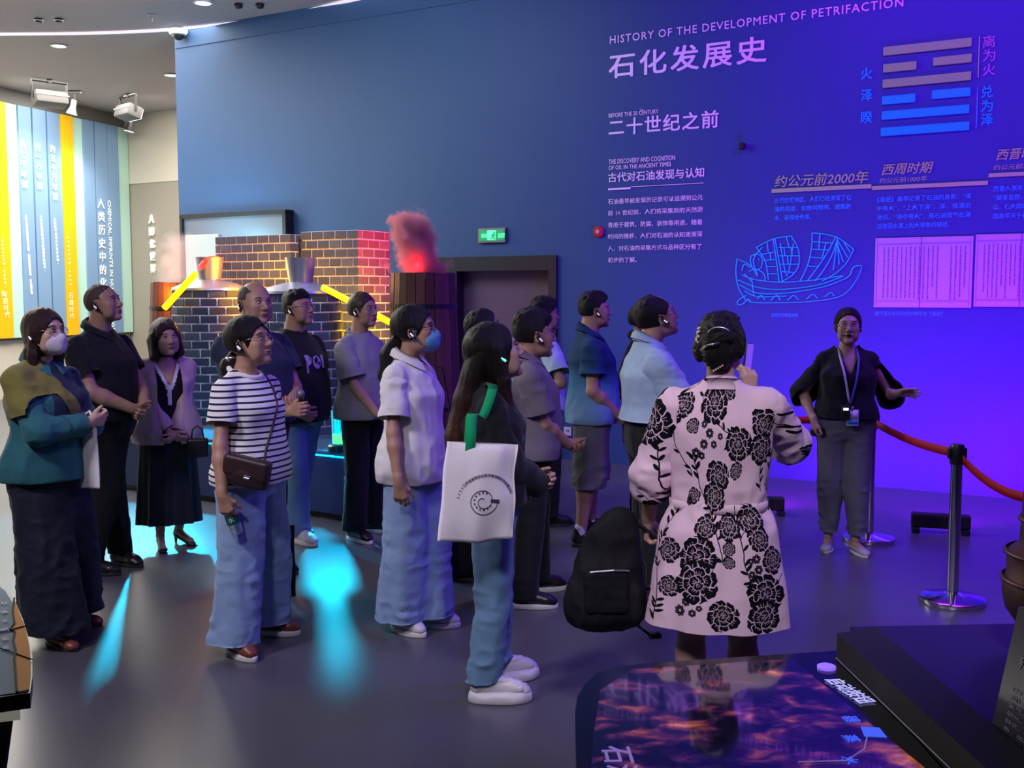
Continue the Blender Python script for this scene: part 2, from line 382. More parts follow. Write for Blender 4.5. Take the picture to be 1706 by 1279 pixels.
for i, (ln, xe) in enumerate([('石油最早被发现的记录可以追溯到公元', 1171), ('前 10 世纪前，人们将采集到的天然沥', 1171), ('青用于建筑、防腐、装饰等用途。随着', 1170),
        ('时间的推移，人们对石油的认知逐渐深', 1170), ('入，对石油的采集方式与品种区分有了', 1169), ('初步的了解。', 1061)]):
    fr = (xe - 1013) / 158.0; yb = [342.5, 361.5, 381, 400, 419.5, 438][i]; ye = [331, 351.5, 372.5, 393, 414, 433.5][i]
    wt(ln, 1013, yb, xe, yb + (ye - yb) * fr if i < 5 else 437, 9, bold=0.012, res=1)
def wbar(x0, y0, x1, y1, h, m_, name='stripe', lab=None, th=0.012):
    p, q = onwall(x0, y0), onwall(x1, y1); z0 = (p.z + q.z) / 2; hh = abs(onwall(x0, y0 - h).z - p.z)
    mb = M(); wallbox(mb, ws(p), ws(q), z0, z0 + hh, 0.0, th); o = adopt(mb.build(name, m_), wall)
    if lab: o['label'] = lab
wbar(1014, 317.5, 1051, 314.5, 3, m_white); wbar(1051, 314, 1173, 303, 0.8, m_white)
# hexagram
Wx = lambda x: ws(onwall(x, 150))
def hexbar(xa, xb, ya, yb, h, m_, lab):
    wbar(xa, ya, xb, yb, h, m_, 'hexagram_bar', lab, 0.02)
G, B = 'gold hexagram bar', 'azure hexagram bar'
hexbar(1472, 1619, 96, 75, 14, m_gold, G); hexbar(1472, 1527, 122.5, 115, 13.5, m_gold, G); hexbar(1555, 1619, 111, 103, 13.5, m_gold, G)
hexbar(1471, 1618, 149, 131.5, 13.5, m_gold, G); hexbar(1470, 1525, 175, 170, 13.5, m_azure, B); hexbar(1553, 1617, 166, 159.5, 14, m_azure, B)
hexbar(1469.5, 1615, 201.5, 187, 13.5, m_azure, B); hexbar(1468, 1615, 228.5, 215.5, 13.5, m_azure, B)
for ch, y in (('火', 133), ('泽', 169), ('睽', 206)): wt(ch, 1434, y, 1453, y - 1, 20, m_azure, bold=0.03)
m_faint = mat('faint_violet_print', (0.40, 0.25, 0.42), 0.5)
for ch, y in (('离', 80), ('为', 103), ('火', 127)): wt(ch, 1637, y, 1658, y - 2, 20, m_faint, bold=0.01)
for ch, y in (('兑', 164), ('为', 187), ('泽', 210)): wt(ch, 1634, y, 1654, y - 2, 20, m_azure, bold=0.035)
wbar(1629, 129, 1630.5, 129, 68, m_goldt, 'rule'); wbar(1626, 214, 1627.5, 214, 69, m_azuret, 'rule')
# timeline
wt('约公元前2000年', 1290, 314, 1447, 303, 20, m_goldt, ital=0.2, bold=0.025)
wbar(1286, 324, 1452, 311, 6.5, m_goldt)
for i, (ln, xe) in enumerate([('古巴比伦地区，人们已经发现了石', 1418), ('油的用途，如夜间照明、道路防', 1418), ('水、装饰绘色等。', 1352)]):
    wt(ln, 1290, 339 + i * 14.5, xe, 339 + i * 14.5 - (6 if i < 2 else 3), 9, m_azuret, bold=0.015, res=1)
wt('西周时期', 1469, 293, 1555, 287, 19, m_goldt, ital=0.25, bold=0.025); wt('约公元前1000年', 1465, 306, 1544, 301, 9, m_goldt, ital=0.1)
wbar(1453, 318.5, 1646, 306, 6.5, m_goldt)
for i, (ln, xe) in enumerate([('《易经》最早记录了石油的身影：“泽', 1618), ('中有火”，“上火下泽”。泽，指湖泊', 1617), ('池沼。“泽中有火”，是石油蒸气在湖', 1617), ('泊池沼水面上起火现象的描述。', 1582)]):
    wt(ln, 1461, 337 + i * 14.6, xe, 337 + i * 14.6 - (6 - i) * (xe - 1461) / 156, 9, m_azuret, bold=0.015, res=1)
wt('西晋时期', 1660, 268, 1745, 262, 19, m_goldt, ital=0.25, bold=0.025); wt('约公元前265年', 1655, 284, 1735, 279, 9, m_goldt, ital=0.1)
wbar(1647, 298.5, 1840, 283, 6.5, m_goldt)
for i, ln in enumerate(['西晋人张华《博物志》记载：', '“凝膏亘野，石漆燃', '山，石火燃烧之状', '国最早关于石油的记']):
    wt(ln, 1655, 319 + i * 15, 1655 + 9.6 * len(ln), 319 + i * 15 - (6 - i) * len(ln) / 17, 9.5, m_azuret, bold=0.015, res=1)
# book pages
m_page = mat('book_page_print', (0.40, 0.55, 0.62), 0.6, var=0.05, vscale=3); m_ink = mat('page_ink', (0.16, 0.12, 0.2), 0.7)
def page(x0, x1, yt, yb, nm):
    p, q = onwall(x0, yb), onwall(x1, yb); s0, s1 = ws(p), ws(q); zt, zb = onwall(x0, yt).z, p.z
    mb = M(); wallbox(mb, s0, s1, zb, zt, 0.0, 0.012); o = adopt(mb.build('book_page', m_page), wall); o['label'] = nm
    mk = M(); W_, H_ = s1 - s0, zt - zb
    def strip(a, b, c, d): 
        P = [wp(s0 + a * W_, zb + c * H_, 0.0135), wp(s0 + b * W_, zb + c * H_, 0.0135), wp(s0 + b * W_, zb + d * H_, 0.0135), wp(s0 + a * W_, zb + d * H_, 0.0135)]
        mk.add(P, [(3, 2, 1, 0)])
    for a in (0.02, 0.97): strip(a, a + 0.004, 0.02, 0.98)
    for c in (0.08, 0.10, 0.90, 0.915): strip(0.02, 0.975, c, c + 0.004)
    rnd = random.Random(len(nm))
    for k in range(19):
        if k in (13, 14): continue
        a = 0.09 + k * 0.046; top = 0.87; bot = rnd.choice([0.13, 0.13, 0.2, 0.3, 0.13]); z = top
        while z > bot:
            h = rnd.uniform(0.012, 0.022)
            strip(a, a + rnd.uniform(0.010, 0.018), z - h, z); z -= h + 0.008
    strip(0.475, 0.485, 0.0, 1.0)
    k_ = adopt(mk.build('page_text', m_ink), wall); k_['kind'] = 'stuff'
page(1456, 1618, 397, 511.5, 'violet-lit printed book spread below the Western Zhou text'); page(1622, 1784, 391, 510.5, 'printed book spread cut by the right frame edge')
wt('清代道光年间内府抄精写本《易经》', 1457, 526, 1571, 526, 7.5, m_azuret, res=1); wt('古巴比伦帆船画像', 1285, 528, 1330, 528, 6.5, m_azuret, res=1)
# ship line drawing
ship = [
 [(1228,430),(1226,450),(1228,470),(1236,490),(1252,503),(1300,504),(1350,502),(1395,495),(1415,482),(1430,460),(1435,443),(1422,445),(1416,458),(1408,464)],
 [(1230,432),(1250,442),(1262,460)],[(1236,450),(1240,440),(1250,446)],[(1236,458),(1260,466),(1300,470),(1350,467),(1403,459)],[(1229,466),(1260,478),(1300,482),(1360,475),(1405,460)],
 [(1232,474),(1262,488),(1310,488),(1370,478),(1408,464)],[(1240,484),(1262,494),(1310,493)],[(1262,458),(1255,432),(1270,412)],
 [(1252,425),(1250,434),(1254,446),(1261,449),(1268,445),(1270,434),(1267,426),(1260,423),(1252,426)],[(1248,452),(1258,448),(1272,455),(1275,468)],[(1240,456),(1248,464),(1252,468)],
 [(1260,412),(1288,398),(1318,393)],[(1260,412),(1275,435),(1280,466)],[(1318,393),(1330,415),(1331,440),(1320,458),(1300,470)],[(1288,398),(1293,430),(1298,470)],[(1291,396),(1297,430),(1304,470)],
 [(1268,424),(1289,420)],[(1272,434),(1291,432)],[(1276,444),(1292,444)],[(1279,456),(1294,456)],[(1297,412),(1328,412)],[(1298,426),(1331,426)],[(1300,440),(1330,440)],[(1302,452),(1324,454)],
 [(1310,395),(1315,412)],[(1306,412),(1308,426)],[(1318,412),(1320,426)],[(1312,426),(1313,440)],[(1300,405),(1311,460),(1322,405)],[(1278,404),(1280,420)],[(1283,420),(1284,432)],
 [(1353,388),(1375,390),(1398,397),(1422,415)],[(1353,388),(1352,412),(1346,440),(1333,468)],[(1422,415),(1410,438),(1392,455),(1370,468)],[(1393,393),(1380,418),(1362,445),(1345,468)],[(1396,396),(1386,425),(1372,450),(1358,468)],
 [(1354,402),(1388,405)],[(1352,415),(1382,416)],[(1349,428),(1374,430)],[(1344,443),(1364,444)],[(1366,390),(1364,416)],[(1376,404),(1370,428)],[(1395,400),(1412,428)],[(1395,400),(1398,440)],[(1395,400),(1388,450)],[(1396,410),(1405,436)],[(1404,400),(1416,420)],
 [(1243,492),(1230,500),(1229,507),(1238,506),(1246,498),(1252,504)],[(1252,462),(1256,492)],[(1262,498),(1268,492),(1274,499)],[(1284,500),(1294,492),(1300,500)],[(1312,500),(1322,492),(1330,499)],[(1344,498),(1354,490),(1362,497)],[(1374,494),(1384,487),(1390,493)]]
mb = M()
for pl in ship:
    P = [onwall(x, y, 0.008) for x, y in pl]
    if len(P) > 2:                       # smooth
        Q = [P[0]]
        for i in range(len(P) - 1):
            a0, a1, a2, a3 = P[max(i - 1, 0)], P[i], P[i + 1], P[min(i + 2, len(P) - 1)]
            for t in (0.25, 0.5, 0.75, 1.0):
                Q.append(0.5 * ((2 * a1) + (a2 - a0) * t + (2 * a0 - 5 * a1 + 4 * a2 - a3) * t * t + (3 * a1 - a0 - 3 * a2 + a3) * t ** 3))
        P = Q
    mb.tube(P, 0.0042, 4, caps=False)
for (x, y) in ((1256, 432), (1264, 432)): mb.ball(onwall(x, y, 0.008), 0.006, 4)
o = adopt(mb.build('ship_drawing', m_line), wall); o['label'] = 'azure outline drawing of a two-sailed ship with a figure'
# ---------------- fittings on the wall
ex = empty('exit_sign', onwall(822, 392), label='green illuminated running-man exit sign above the door', cat='sign')
def onw_box(px0, px1, py0, py1, o0, o1, name, m_, parent):
    mb = M(); wallbox(mb, ws(onwall(px0, py1)), ws(onwall(px1, py1)), onwall((px0 + px1) / 2, py1).z, onwall((px0 + px1) / 2, py0).z, o0, o1)
    return adopt(mb.build(name, m_), parent)
m_exitp = mat('exit_panel', (0.03, 0.35, 0.14), 0.4, emit=(0.03, 0.32, 0.12), estr=0.6); m_exitl = mat('exit_glow', (0.2, 1, 0.5), 0.5, emit=(0.05, 1.0, 0.3), estr=1.6)
onw_box(799, 844, 380, 404, 0.0, 0.03, 'housing', m_steel, ex); onw_box(801, 842, 383, 401, 0.03, 0.035, 'panel', m_exitp, ex)
def stext(body, x0, y0, x1, hpx, m_, parent, off=0.037, bold=0.02):
    p, q = onwall(x0, y0, off), onwall(x1, y0, off); q.z = p.z
    me, a = textmesh(body, 0, bold, 2); mn, mx = a.min(0), a.max(0); ht = abs(onwall(x0, y0 - hpx, off).z - p.z)
    W = np.array(p)[None] + (a[:, :1] - mn[0]) / (mx[0] - mn[0]) * (ws(q) - ws(p)) * np.array(WU) + (a[:, 1:2] - mn[1]) / (mx[1] - mn[1]) * ht * np.array(UP) + a[:, 2:3] * .0005 * np.array(WN)
    me.vertices.foreach_set('co', W.astype('f').ravel()); me.materials.append(m_)
    o = bpy.data.objects.new('lettering', me); COL.objects.link(o); adopt(o, parent)
stext('安全出口', 802, 396, 813.5, 7, m_exitl, ex); stext('EXIT', 830, 396, 841, 7, m_exitl, ex)
onw_box(815, 829, 384, 400, 0.035, 0.038, 'pictogram', m_exitl, ex)
mb = M(); W2 = lambda x, y: onwall(x, y, 0.041)
mb.ball(W2(823, 387.5), 0.011, 6); mb.tube([W2(822, 390), W2(821, 394)], 0.010, 6); mb.tube([W2(821, 394), W2(824, 396), W2(823, 399)], 0.006, 6)
mb.tube([W2(821, 394), W2(819, 397), W2(816, 397)], 0.006, 6); mb.tube([W2(822, 390), W2(826, 392)], 0.005, 6); mb.tube([W2(822, 390), W2(818, 392)], 0.005, 6)
adopt(mb.build('runner', m_exitp), ex)
m_red = mat('alarm_red', (0.55, 0.02, 0.03), 0.4)
fa = empty('fire_alarm', onwall(998, 386), label='round red fire alarm button left of the white paragraph', cat='alarm')
ax = Matrix((WU, UP, WN)).transposed()
c = onwall(998, 386)
mb = M(); mb.lathe([(0.055, 0), (0.055, 0.02), (0.045, 0.03)], 20, 0, c, True, ax); adopt(mb.build('housing', m_red, smooth=True), fa)
mb = M(); mb.lathe([(0.022, 0.03), (0.02, 0.04), (0.0, 0.042)], 16, 0, c, True, ax); adopt(mb.build('button', mat('alarm_button', (0.8, 0.4, 0.4), 0.4), smooth=True), fa)
c = onwall(1238, 244); mb = M(); mb.box((0, 0, 0.03), (0.05, 0.055, 0.06), 0, None, 0.008); o = mb.build('wall_sensor', m_blackm); o.matrix_world = Matrix.Translation(c) @ ax.to_4x4()
tag(o, 'small black square sensor on the violet wall right of the subheading', 'sensor')
m_plate = mat('white_plastic', (0.7, 0.7, 0.72), 0.4)
sk = empty('wall_socket', onwall(946, 718), label='white power socket low on the wall right of the door', cat='socket')
onw_box(940, 952, 711, 725, 0.0, 0.012, 'plate', m_plate, sk); onw_box(944.5, 945.5, 715, 719, 0.012, 0.014, 'slot', m_blackm, sk); onw_box(947.5, 948.5, 715, 719, 0.012, 0.014, 'slot', m_blackm, sk)
# framed screen on the blue wall left
tv = empty('wall_screen', onwall(400, 430), label='large grey screen in a black frame on the blue wall behind the brick towers', cat='screen')
m_scr = mat('grey_screen', hexc(95, 98, 108), 0.4, emit=hexc(120, 124, 135), estr=0.35)
onw_box(318, 488, 361, 480, 0.04, 0.10, 'screen', m_scr, tv)
s0, s1 = ws(onwall(316, 480)), ws(onwall(491, 480)); z1 = onwall(403, 357).z; z0 = onwall(403, 484).z
mb = M(); wallbox(mb, s0, s1, z1 - 0.03, z1 + 0.02, 0, 0.14); wallbox(mb, s0, s1, z0, z0 + 0.04, 0, 0.14); wallbox(mb, s0, s0 + 0.04, z0, z1, 0, 0.14); wallbox(mb, s1 - 0.05, s1, z0, z1, 0, 0.14)
adopt(mb.build('frame', m_black), tv)
# ---------------- ceiling fittings
def cp(px, py, z=CEIL): return fp(px, py, z) if False else (lambda r, t: Vector((r.x * t, r.y * t, z)))(ray(px, py), (z - CAMZ) / ray(px, py).z)
pts = [(-80, 58), (0, 57), (120, 56), (220, 53), (300, 48), (380, 40), (450, 30), (520, 17), (590, 0), (680, -25), (780, -60)]
P = [cp(x, y, CEIL - 0.012) for x, y in pts]; mb = M()
Q = []
for i in range(len(P) - 1):
    a0, a1, a2, a3 = P[max(i - 1, 0)], P[i], P[i + 1], P[min(i + 2, len(P) - 1)]
    for t in np.linspace(0, 1, 6)[:-1]: Q.append(0.5 * ((2 * a1) + (a2 - a0) * t + (2 * a0 - 5 * a1 + 4 * a2 - a3) * t * t + (3 * a1 - a0 - 3 * a2 + a3) * t ** 3))
mb.tube([q for q in Q], 0.075, 4, flat=0.15); o = mb.build('strip_light', m_glow); tag(o, 'long curved white light strip running across the ceiling', 'ceiling light')
def lampl(px, py, lab):
    c = cp(px, py); r = empty('downlight', c, label=lab, cat='downlight')
    mb = M(); mb.lathe([(0.11, 0.0), (0.115, -0.015), (0.09, -0.02), (0.085, -0.004)], 20, caps=False); mb.build('rim', m_plate, r, smooth=True)
    mb = M(); mb.lathe([(0.0, -0.006), (0.085, -0.006)][::-1], 20, caps=False); mb.build('diffuser', m_lamp, r)
lampl(98, 75, 'small round recessed downlight in front of the left floodlight')
lampl(285, 124, 'recessed downlight beside the blue wall edge')
lampl(338, 3, 'recessed downlight at the top frame edge above the light strip')
for (x, y, lab) in ((81, 31, 'pair of small dark ceiling spots above the left end of the light strip'), (415, 6, 'pair of small dark ceiling spots at the top frame edge')):
    c = cp(x, y); r = empty('twin_spot', c, label=lab, cat='ceiling spot')
    for dx in (-0.12, 0.12):
        mb = M(); mb.lathe([(0.045, 0), (0.05, -0.03), (0.035, -0.05)], 14, 0, (dx, 0, 0)); mb.build('spot', m_black, r, smooth=True)
c = cp(252, 24); mb = M(); mb.lathe([(0.05, 0), (0.05, -0.01), (0.012, -0.015), (0.012, -0.07), (0.03, -0.075), (0.0, -0.085)], 14); o = mb.build('sprinkler', m_steel, loc=c, smooth=True); tag(o, 'small metal sprinkler head on the ceiling', 'sprinkler')
# dome camera
c = cp(297, 53) * .985; r = empty('dome_camera', (c.x, c.y, CEIL), label='white dome security camera at the upper corner of the blue wall', cat='security camera')
mb = M(); mb.lathe([(0.11, 0), (0.115, -0.05), (0.10, -0.085), (0.08, -0.09)], 24); mb.build('housing', m_plate, r, smooth=True)
mb = M(); mb.ball((0, 0, -0.09), (0.07, 0.07, 0.06), 10); mb.build('dome', m_black, r, smooth=True)
def flood(px, py, rz, tilt, lab, sc=1.0):
    c = cp(px, py); r = empty('floodlight', c, rz, label=lab, cat='floodlight')
    mb = M(); mb.tube([(-0.42 * sc, 0, -0.30), (-0.42 * sc, 0, -0.04), (0.42 * sc, 0, -0.04), (0.42 * sc, 0, -0.30)], 0.022, 6); mb.tube([(0, 0, 0), (0, 0, -0.06)], 0.04, 8); mb.build('bracket', m_black, r)
    R = Matrix.Rotation(tilt, 3, 'X')
    mb = M(); mb.box((0, 0, -0.30), (0.78 * sc, 0.26, 0.20), 0, R, 0.03); 
    mb.build('housing', mat('grey_lamp_housing', (0.12, 0.12, 0.12), 0.5), r, smooth=30)
    mb = M(); mb.box(Vector((0, 0, -0.30)) + R @ Vector((0, 0.135, 0)), (0.66 * sc, 0.012, 0.16), 0, R); mb.build('lens', m_lamp, r)
    mb = M(); mb.box(Vector((0, 0, -0.30)) + R @ Vector((0, -0.135, 0.02)), (0.8 * sc, 0.012, 0.014), 0, R); mb.build('trim', m_plate, r)
flood(82, 132, 0.75, -0.25, 'boxy grey floodlight hanging at the left above the slats', .62)
flood(213, 156, -0.75, -0.3, 'boxy grey floodlight hanging beside the pale wall', .62)
for x, y in ((82, 140), (213, 165)):
    c = cp(x, y); light('SPOT', 'floodlight_beam', (c.x - .25, c.y - .15, c.z - .55), tuple(pB0 + BD * (sE - 1.6) + Vector((0, 0, 2.6))), 110, (1.0, 0.95, 0.86), 0.12, spot=95, blend=0.9)
def track(px, py, lab):
    c = cp(px, py); r = empty('track_spot', c, label=lab, cat='spotlight')
    mb = M(); mb.box((0, 0, -0.02), (0.2, 0.05, 0.04)); mb.tube([(0, 0, -0.02), (0, 0, -0.16)], 0.018, 8); mb.build('mount', m_black, r)
    R = Matrix.Rotation(0.25, 3, 'Y')
    mb = M(); mb.lathe([(0.045, 0.0), (0.05, -0.12), (0.09, -0.22)], 18, 0, (0, 0, -0.15), True, R); mb.build('lamp_head', m_steel, r, smooth=True)
    mb = M(); mb.lathe([(0.0, -0.225), (0.085, -0.225)][::-1], 18, 0, (0, 0, -0.15), False, R); mb.build('lens', m_lamp, r)
track(124, 151, 'slim silver track spotlight between the two floodlights'); track(219, 184, 'small silver track spotlight below the right floodlight')
# ---------------- crowd barrier
def stanchion(px, py, lab, h=0.88, z0=0.0):
    c = fp(px, py); r = empty('stanchion', (c.x, c.y, 0), label=lab, cat='barrier post')
    mb = M(); mb.lathe([(0.17, 0.0), (0.175, 0.012), (0.172, 0.026), (0.155, 0.036), (0.06, 0.048), (0.035, 0.06)], 40); mb.build('base', m_chrome, r, smooth=True)
    mb = M(); mb.lathe([(0.031, 0.05), (0.031, h - 0.10)], 24); mb.build('pole', m_chrome, r, smooth=True)
    mb = M(); mb.lathe([(0.036, h - 0.11), (0.038, h - 0.10), (0.038, h - 0.012), (0.032, h), (0.0, h + 0.002)], 24); mb.box((0, 0, h - 0.05), (0.10, 0.03, 0.06), 0, None, 0.005); mb.build('belt_cassette', m_black, r, smooth=True)
    return Vector((c.x, c.y, h - 0.05))
s2 = stanchion(1586, 1003, 'chrome barrier post standing free right of the guide'); s1 = stanchion(1447, 900, 'chrome barrier post directly behind the guide')
s0_ = stanchion(1195, 884, 'barrier post hidden behind the woman in the floral dress')
m_belt = mat('red_belt', (0.55, 0.012, 0.02), 0.6, bump=0.2, bscale=200)
def belt(a, b, sag, lab, w_=0.05):
    mb = M(); n = 24; d = (b - a); hd = Vector((d.x, d.y, 0)).normalized(); nn = Vector((-hd.y, hd.x, 0)) * 0.0015; vs = []
    for i in range(n + 1):
        t = i / n; p = a + d * t; p.z -= sag * 4 * t * (1 - t)
        for dz, s_ in ((-w_ / 2, 1), (w_ / 2, 1), (w_ / 2, -1), (-w_ / 2, -1)): vs.append(p + Vector((0, 0, dz)) + nn * s_)
    fs = [(i * 4 + k, i * 4 + (k + 1) % 4, (i + 1) * 4 + (k + 1) % 4, (i + 1) * 4 + k) for i in range(n) for k in range(4)]
    mb.add(vs, fs + [(3, 2, 1, 0), (n * 4, n * 4 + 1, n * 4 + 2, n * 4 + 3)]); o = mb.build('barrier_belt', m_belt, smooth='all'); tag(o, lab, 'barrier belt', 'red barrier belts')
belt(s0_, s1, 0.01, 'red belt stretched level behind the guide to the left'); belt(s1, s2, 0.03, 'red belt between the two barrier posts right of the guide')
s3 = Vector((fp(1780, 1060).x, fp(1780, 1060).y, s2.z - 0.1)); belt(s2, s3, 0.12, 'red belt sagging from the front post to the right frame edge')
# ---------------- floor wash bars
def washbar(pa, pb, lab):
    a, b = fp(*pa), fp(*pb); d = (b - a); L = d.length; r = empty('wash_light', (a + b) / 2, math.atan2(d.y, d.x), label=lab, cat='floor light')
    mb = M(); mb.box((0, 0, 0.085), (L, 0.09, 0.10), 0, None, 0.012); mb.build('housing', m_blackm, r)
    mb = M(); mb.box((0, 0.048, 0.10), (L * 0.94, 0.006, 0.05)); mb.build('lens', mat('violet_lens', (0.3, 0.1, 1), 0.3, emit=(0.3, 0.02, 1.0), estr=8), r)
    for x in (-L * 0.42, L * 0.42):
        mb = M(); mb.box((x, 0, 0.02), (0.05, 0.16, 0.03)); mb.box((x, 0.06, 0.05), (0.02, 0.01, 0.08)); mb.build('foot', m_blackm, r)
    c = (a + b) / 2
    light('SPOT', 'violet_bar_beam', (c.x + .03, c.y + 0.09, 0.12), (c.x + 0.55, c.y + 0.9, 0.8), 330, (0.32, 0.0, 1.0), 0.12, spot=150, blend=0.8)
washbar((1517, 884), (1616, 890), 'long black floor wash light behind the front barrier post'); washbar((1240, 855), (1306, 857), 'short black floor wash light beside the floral dress')
washbar((1755, 898), (1830, 905), 'black floor wash light beyond the right frame edge')
# ---------------- brick kiln exhibit on its plinth
CU, CV = WU, Vector((-WU.y, WU.x, 0))          # along the wall / towards the wall
m_brick = [mat('slate_brick', (0.045, 0.055, 0.105), 0.75, bump=0.3, bscale=90, var=0.25, vscale=9),
           mat('slate_brick_worn', (0.075, 0.085, 0.14), 0.8, bump=0.3, bscale=90, var=0.25, vscale=9)]
m_mortar = mat('pale_mortar', (0.78, 0.76, 0.85), 0.8)
m_neck = mat('galvanised_metal', (0.50, 0.50, 0.58), 0.38, 0.8, bump=0.03, bscale=20)
def brick_mesh(m_):
    mb = M(); b = 0.06
    vs = [(-.5, 0, -.5), (.5, 0, -.5), (.5, 0, .5), (-.5, 0, .5), (-.5 + b * .6, -1, -.5 + b), (.5 - b * .6, -1, -.5 + b), (.5 - b * .6, -1, .5 - b), (-.5 + b * .6, -1, .5 - b),
          (-.5, -.7, -.5), (.5, -.7, -.5), (.5, -.7, .5), (-.5, -.7, .5)]
    fs = [(4, 5, 6, 7), (8, 9, 5, 4), (9, 10, 6, 5), (10, 11, 7, 6), (11, 8, 4, 7), (0, 1, 9, 8), (1, 2, 10, 9), (2, 3, 11, 10), (3, 0, 8, 11)]
    mb.add(vs, fs); o = mb.build('brick', m_); me = o.data; bpy.data.objects.remove(o); return me
BR = [brick_mesh(x) for x in m_brick]
rb = random.Random(3)
PLZ = 0.50
# plinth: runs parallel to the wall
pf0, pf1 = fp(180, 812), fp(592, 872); 
m_pl = mat('navy_plinth', (0.02, 0.035, 0.12), 0.4)
m_cy = mat('cyan_edge_light', (0, 0.6, 0.9), 0.4, emit=(0.0, 0.65, 1.0), estr=5)
pl = empty('display_plinth', pf1, label='low dark blue plinth with cyan glowing top edge under the brick kilns', cat='plinth')
dU = (pf1 - pf0).normalized(); dV = Vector((-dU.y, dU.x, 0))
A_ = pf0 - dU * 0.3; B_ = pf1 + dU * 0.44; dep = 2.12
ol = [(p.x, p.y) for p in (A_, B_, B_ + dV * dep, A_ + dV * dep)]
mb = M(); mb.prism(ol, 0.05, PLZ); adopt(mb.build('body', m_pl), pl)
mb = M(); i_ = lambda d: [(p.x, p.y) for p in (A_ + (dU + dV) * d, B_ + (dV - dU) * d, B_ + (-dU - dV) * d + dV * dep, A_ + (dU - dV) * d + dV * dep)]
mb.prism(i_(0.05), 0.0, 0.05); adopt(mb.build('toe_kick', m_black), pl)
mb = M(); mb.prism(i_(-0.015), PLZ, PLZ + 0.02); adopt(mb.build('top', mat('plinth_top', (0.05, 0.13, 0.20), 0.25)), pl)
mb = M(); e0, e1 = A_ - dV * 0.016, B_ - dV * 0.016
mb.tube([Vector((e0.x, e0.y, PLZ - 0.012)), Vector((e1.x, e1.y, PLZ - 0.012))], 0.006, 6); adopt(mb.build('edge_light', m_cy), pl)
def kiln(px, Y, rb_, rt, ztop, lab, nr, nk=14):
    c = Vector(((px - CX) / F * Y, Y, 0)); r = empty('brick_kiln', (c.x, c.y, PLZ + 0.02), label=lab, cat='kiln', group='brick kilns on the plinth')
    H = ztop - PLZ - 0.02; rad = lambda z: rt + (rb_ - rt) * (1 - z / H) ** 0.8 if z < H else rt
    mb = M(); mb.lathe([(rad(z) - 0.012, z) for z in np.linspace(0, H, 12)], 40); mb.build('core', m_mortar, r, smooth=True)
    rows = int(round(H / 0.078)); rh = H / rows
    for i in range(rows):
        z = (i + 0.5) * rh; ra = rad(z) - 0.014; wd = 2 * PI * (ra + .01) / nk
        sl = math.atan2(rad(z + 0.02) - rad(z - 0.02), 0.04)
        for k in range(nk):
            a = 2 * PI * (k + (0.5 if i % 2 else 0)) / nk
            o = share('brick', BR[rb.random() < 0.35], r, (ra * math.cos(a), ra * math.sin(a), z), (0, 0, 0), (wd - 0.015, 0.009 + rb.random() * 0.003, rh - 0.014))
            o.rotation_euler = (-sl, 0, a + PI / 2)
    mb = M(); mb.lathe([(rt + 0.015, H - 0.005), (rt + 0.01, H + 0.015), (rt * 0.72, H + 0.06), (0.13, H + 0.085), (0.11, H + 0.09)], 40); mb.build('shoulder', m_neck, r, smooth=30)
    mb = M(); z0 = H + 0.085; mb.lathe([(0.098, z0), (0.128, z0 + nr), (0.132, z0 + nr + 0.012), (0.122, z0 + nr + 0.012), (0.10, z0 + nr - 0.10), (0.0, z0 + nr - 0.10)], 36); mb.build('neck', m_neck, r, smooth=30)
    return r
kiln(352, 10.0, 0.40, 0.33, 1.73, 'left blue-grey brick kiln with a metal bucket neck', 0.20)
kiln(503, 9.2, 0.385, 0.33, 1.70, 'right brick kiln with a metal bucket neck, lit yellow on one side', 0.20)
def tower(corner, wF, wS, ztop, lab, ncF, ncS):
    """corner = front right corner; front runs to the left along -CU, side runs back along CV"""
    r = empty('brick_tower', (corner.x, corner.y, PLZ + 0.02), math.atan2(CU.y, CU.x), label=lab, cat='brick tower', group='square brick towers')
    H = ztop - PLZ - 0.02
    mb = M(); mb.box((-wF / 2, wS / 2, H / 2), (wF - 0.03, wS - 0.03, H - 0.004)); mb.build('core', m_mortar, r)
    rows = int(round(H / 0.082)); rh = H / rows
    for i in range(rows):
        z = (i + 0.5) * rh
        for (n, w_, face) in ((ncF, wF, 0), (ncS, wS, 1)):
            bw_ = w_ / n; off = bw_ / 2 if (i + face) % 2 else 0; x = -off
            while x < w_ - 1e-4:
                x0, x1 = max(x, 0), min(x + bw_, w_)
                if x1 - x0 > 0.02:
                    cx = (x0 + x1) / 2; me = BR[rb.random() < 0.3]; sc = (x1 - x0 - 0.014, 0.008 + rb.random() * 0.002, rh - 0.013)
                    if face == 0: share('brick', me, r, (-wF + cx, 0.014, z), (0, 0, 0), sc)
                    else: share('brick', me, r, (-0.014, cx, z), (0, 0, PI / 2), sc)
                x += bw_
    return r
cB = Vector((-1.40, 9.9, 0)); cA = Vector((-2.07, 10.16, 0))
tower(cB, 0.70, 0.50, 2.275, 'right square brick tower, its side face lit red and yellow', 5, 3)
tower(cA, 0.98, 0.50, 2.25, 'left wide brick tower behind the left kiln', 7, 3)
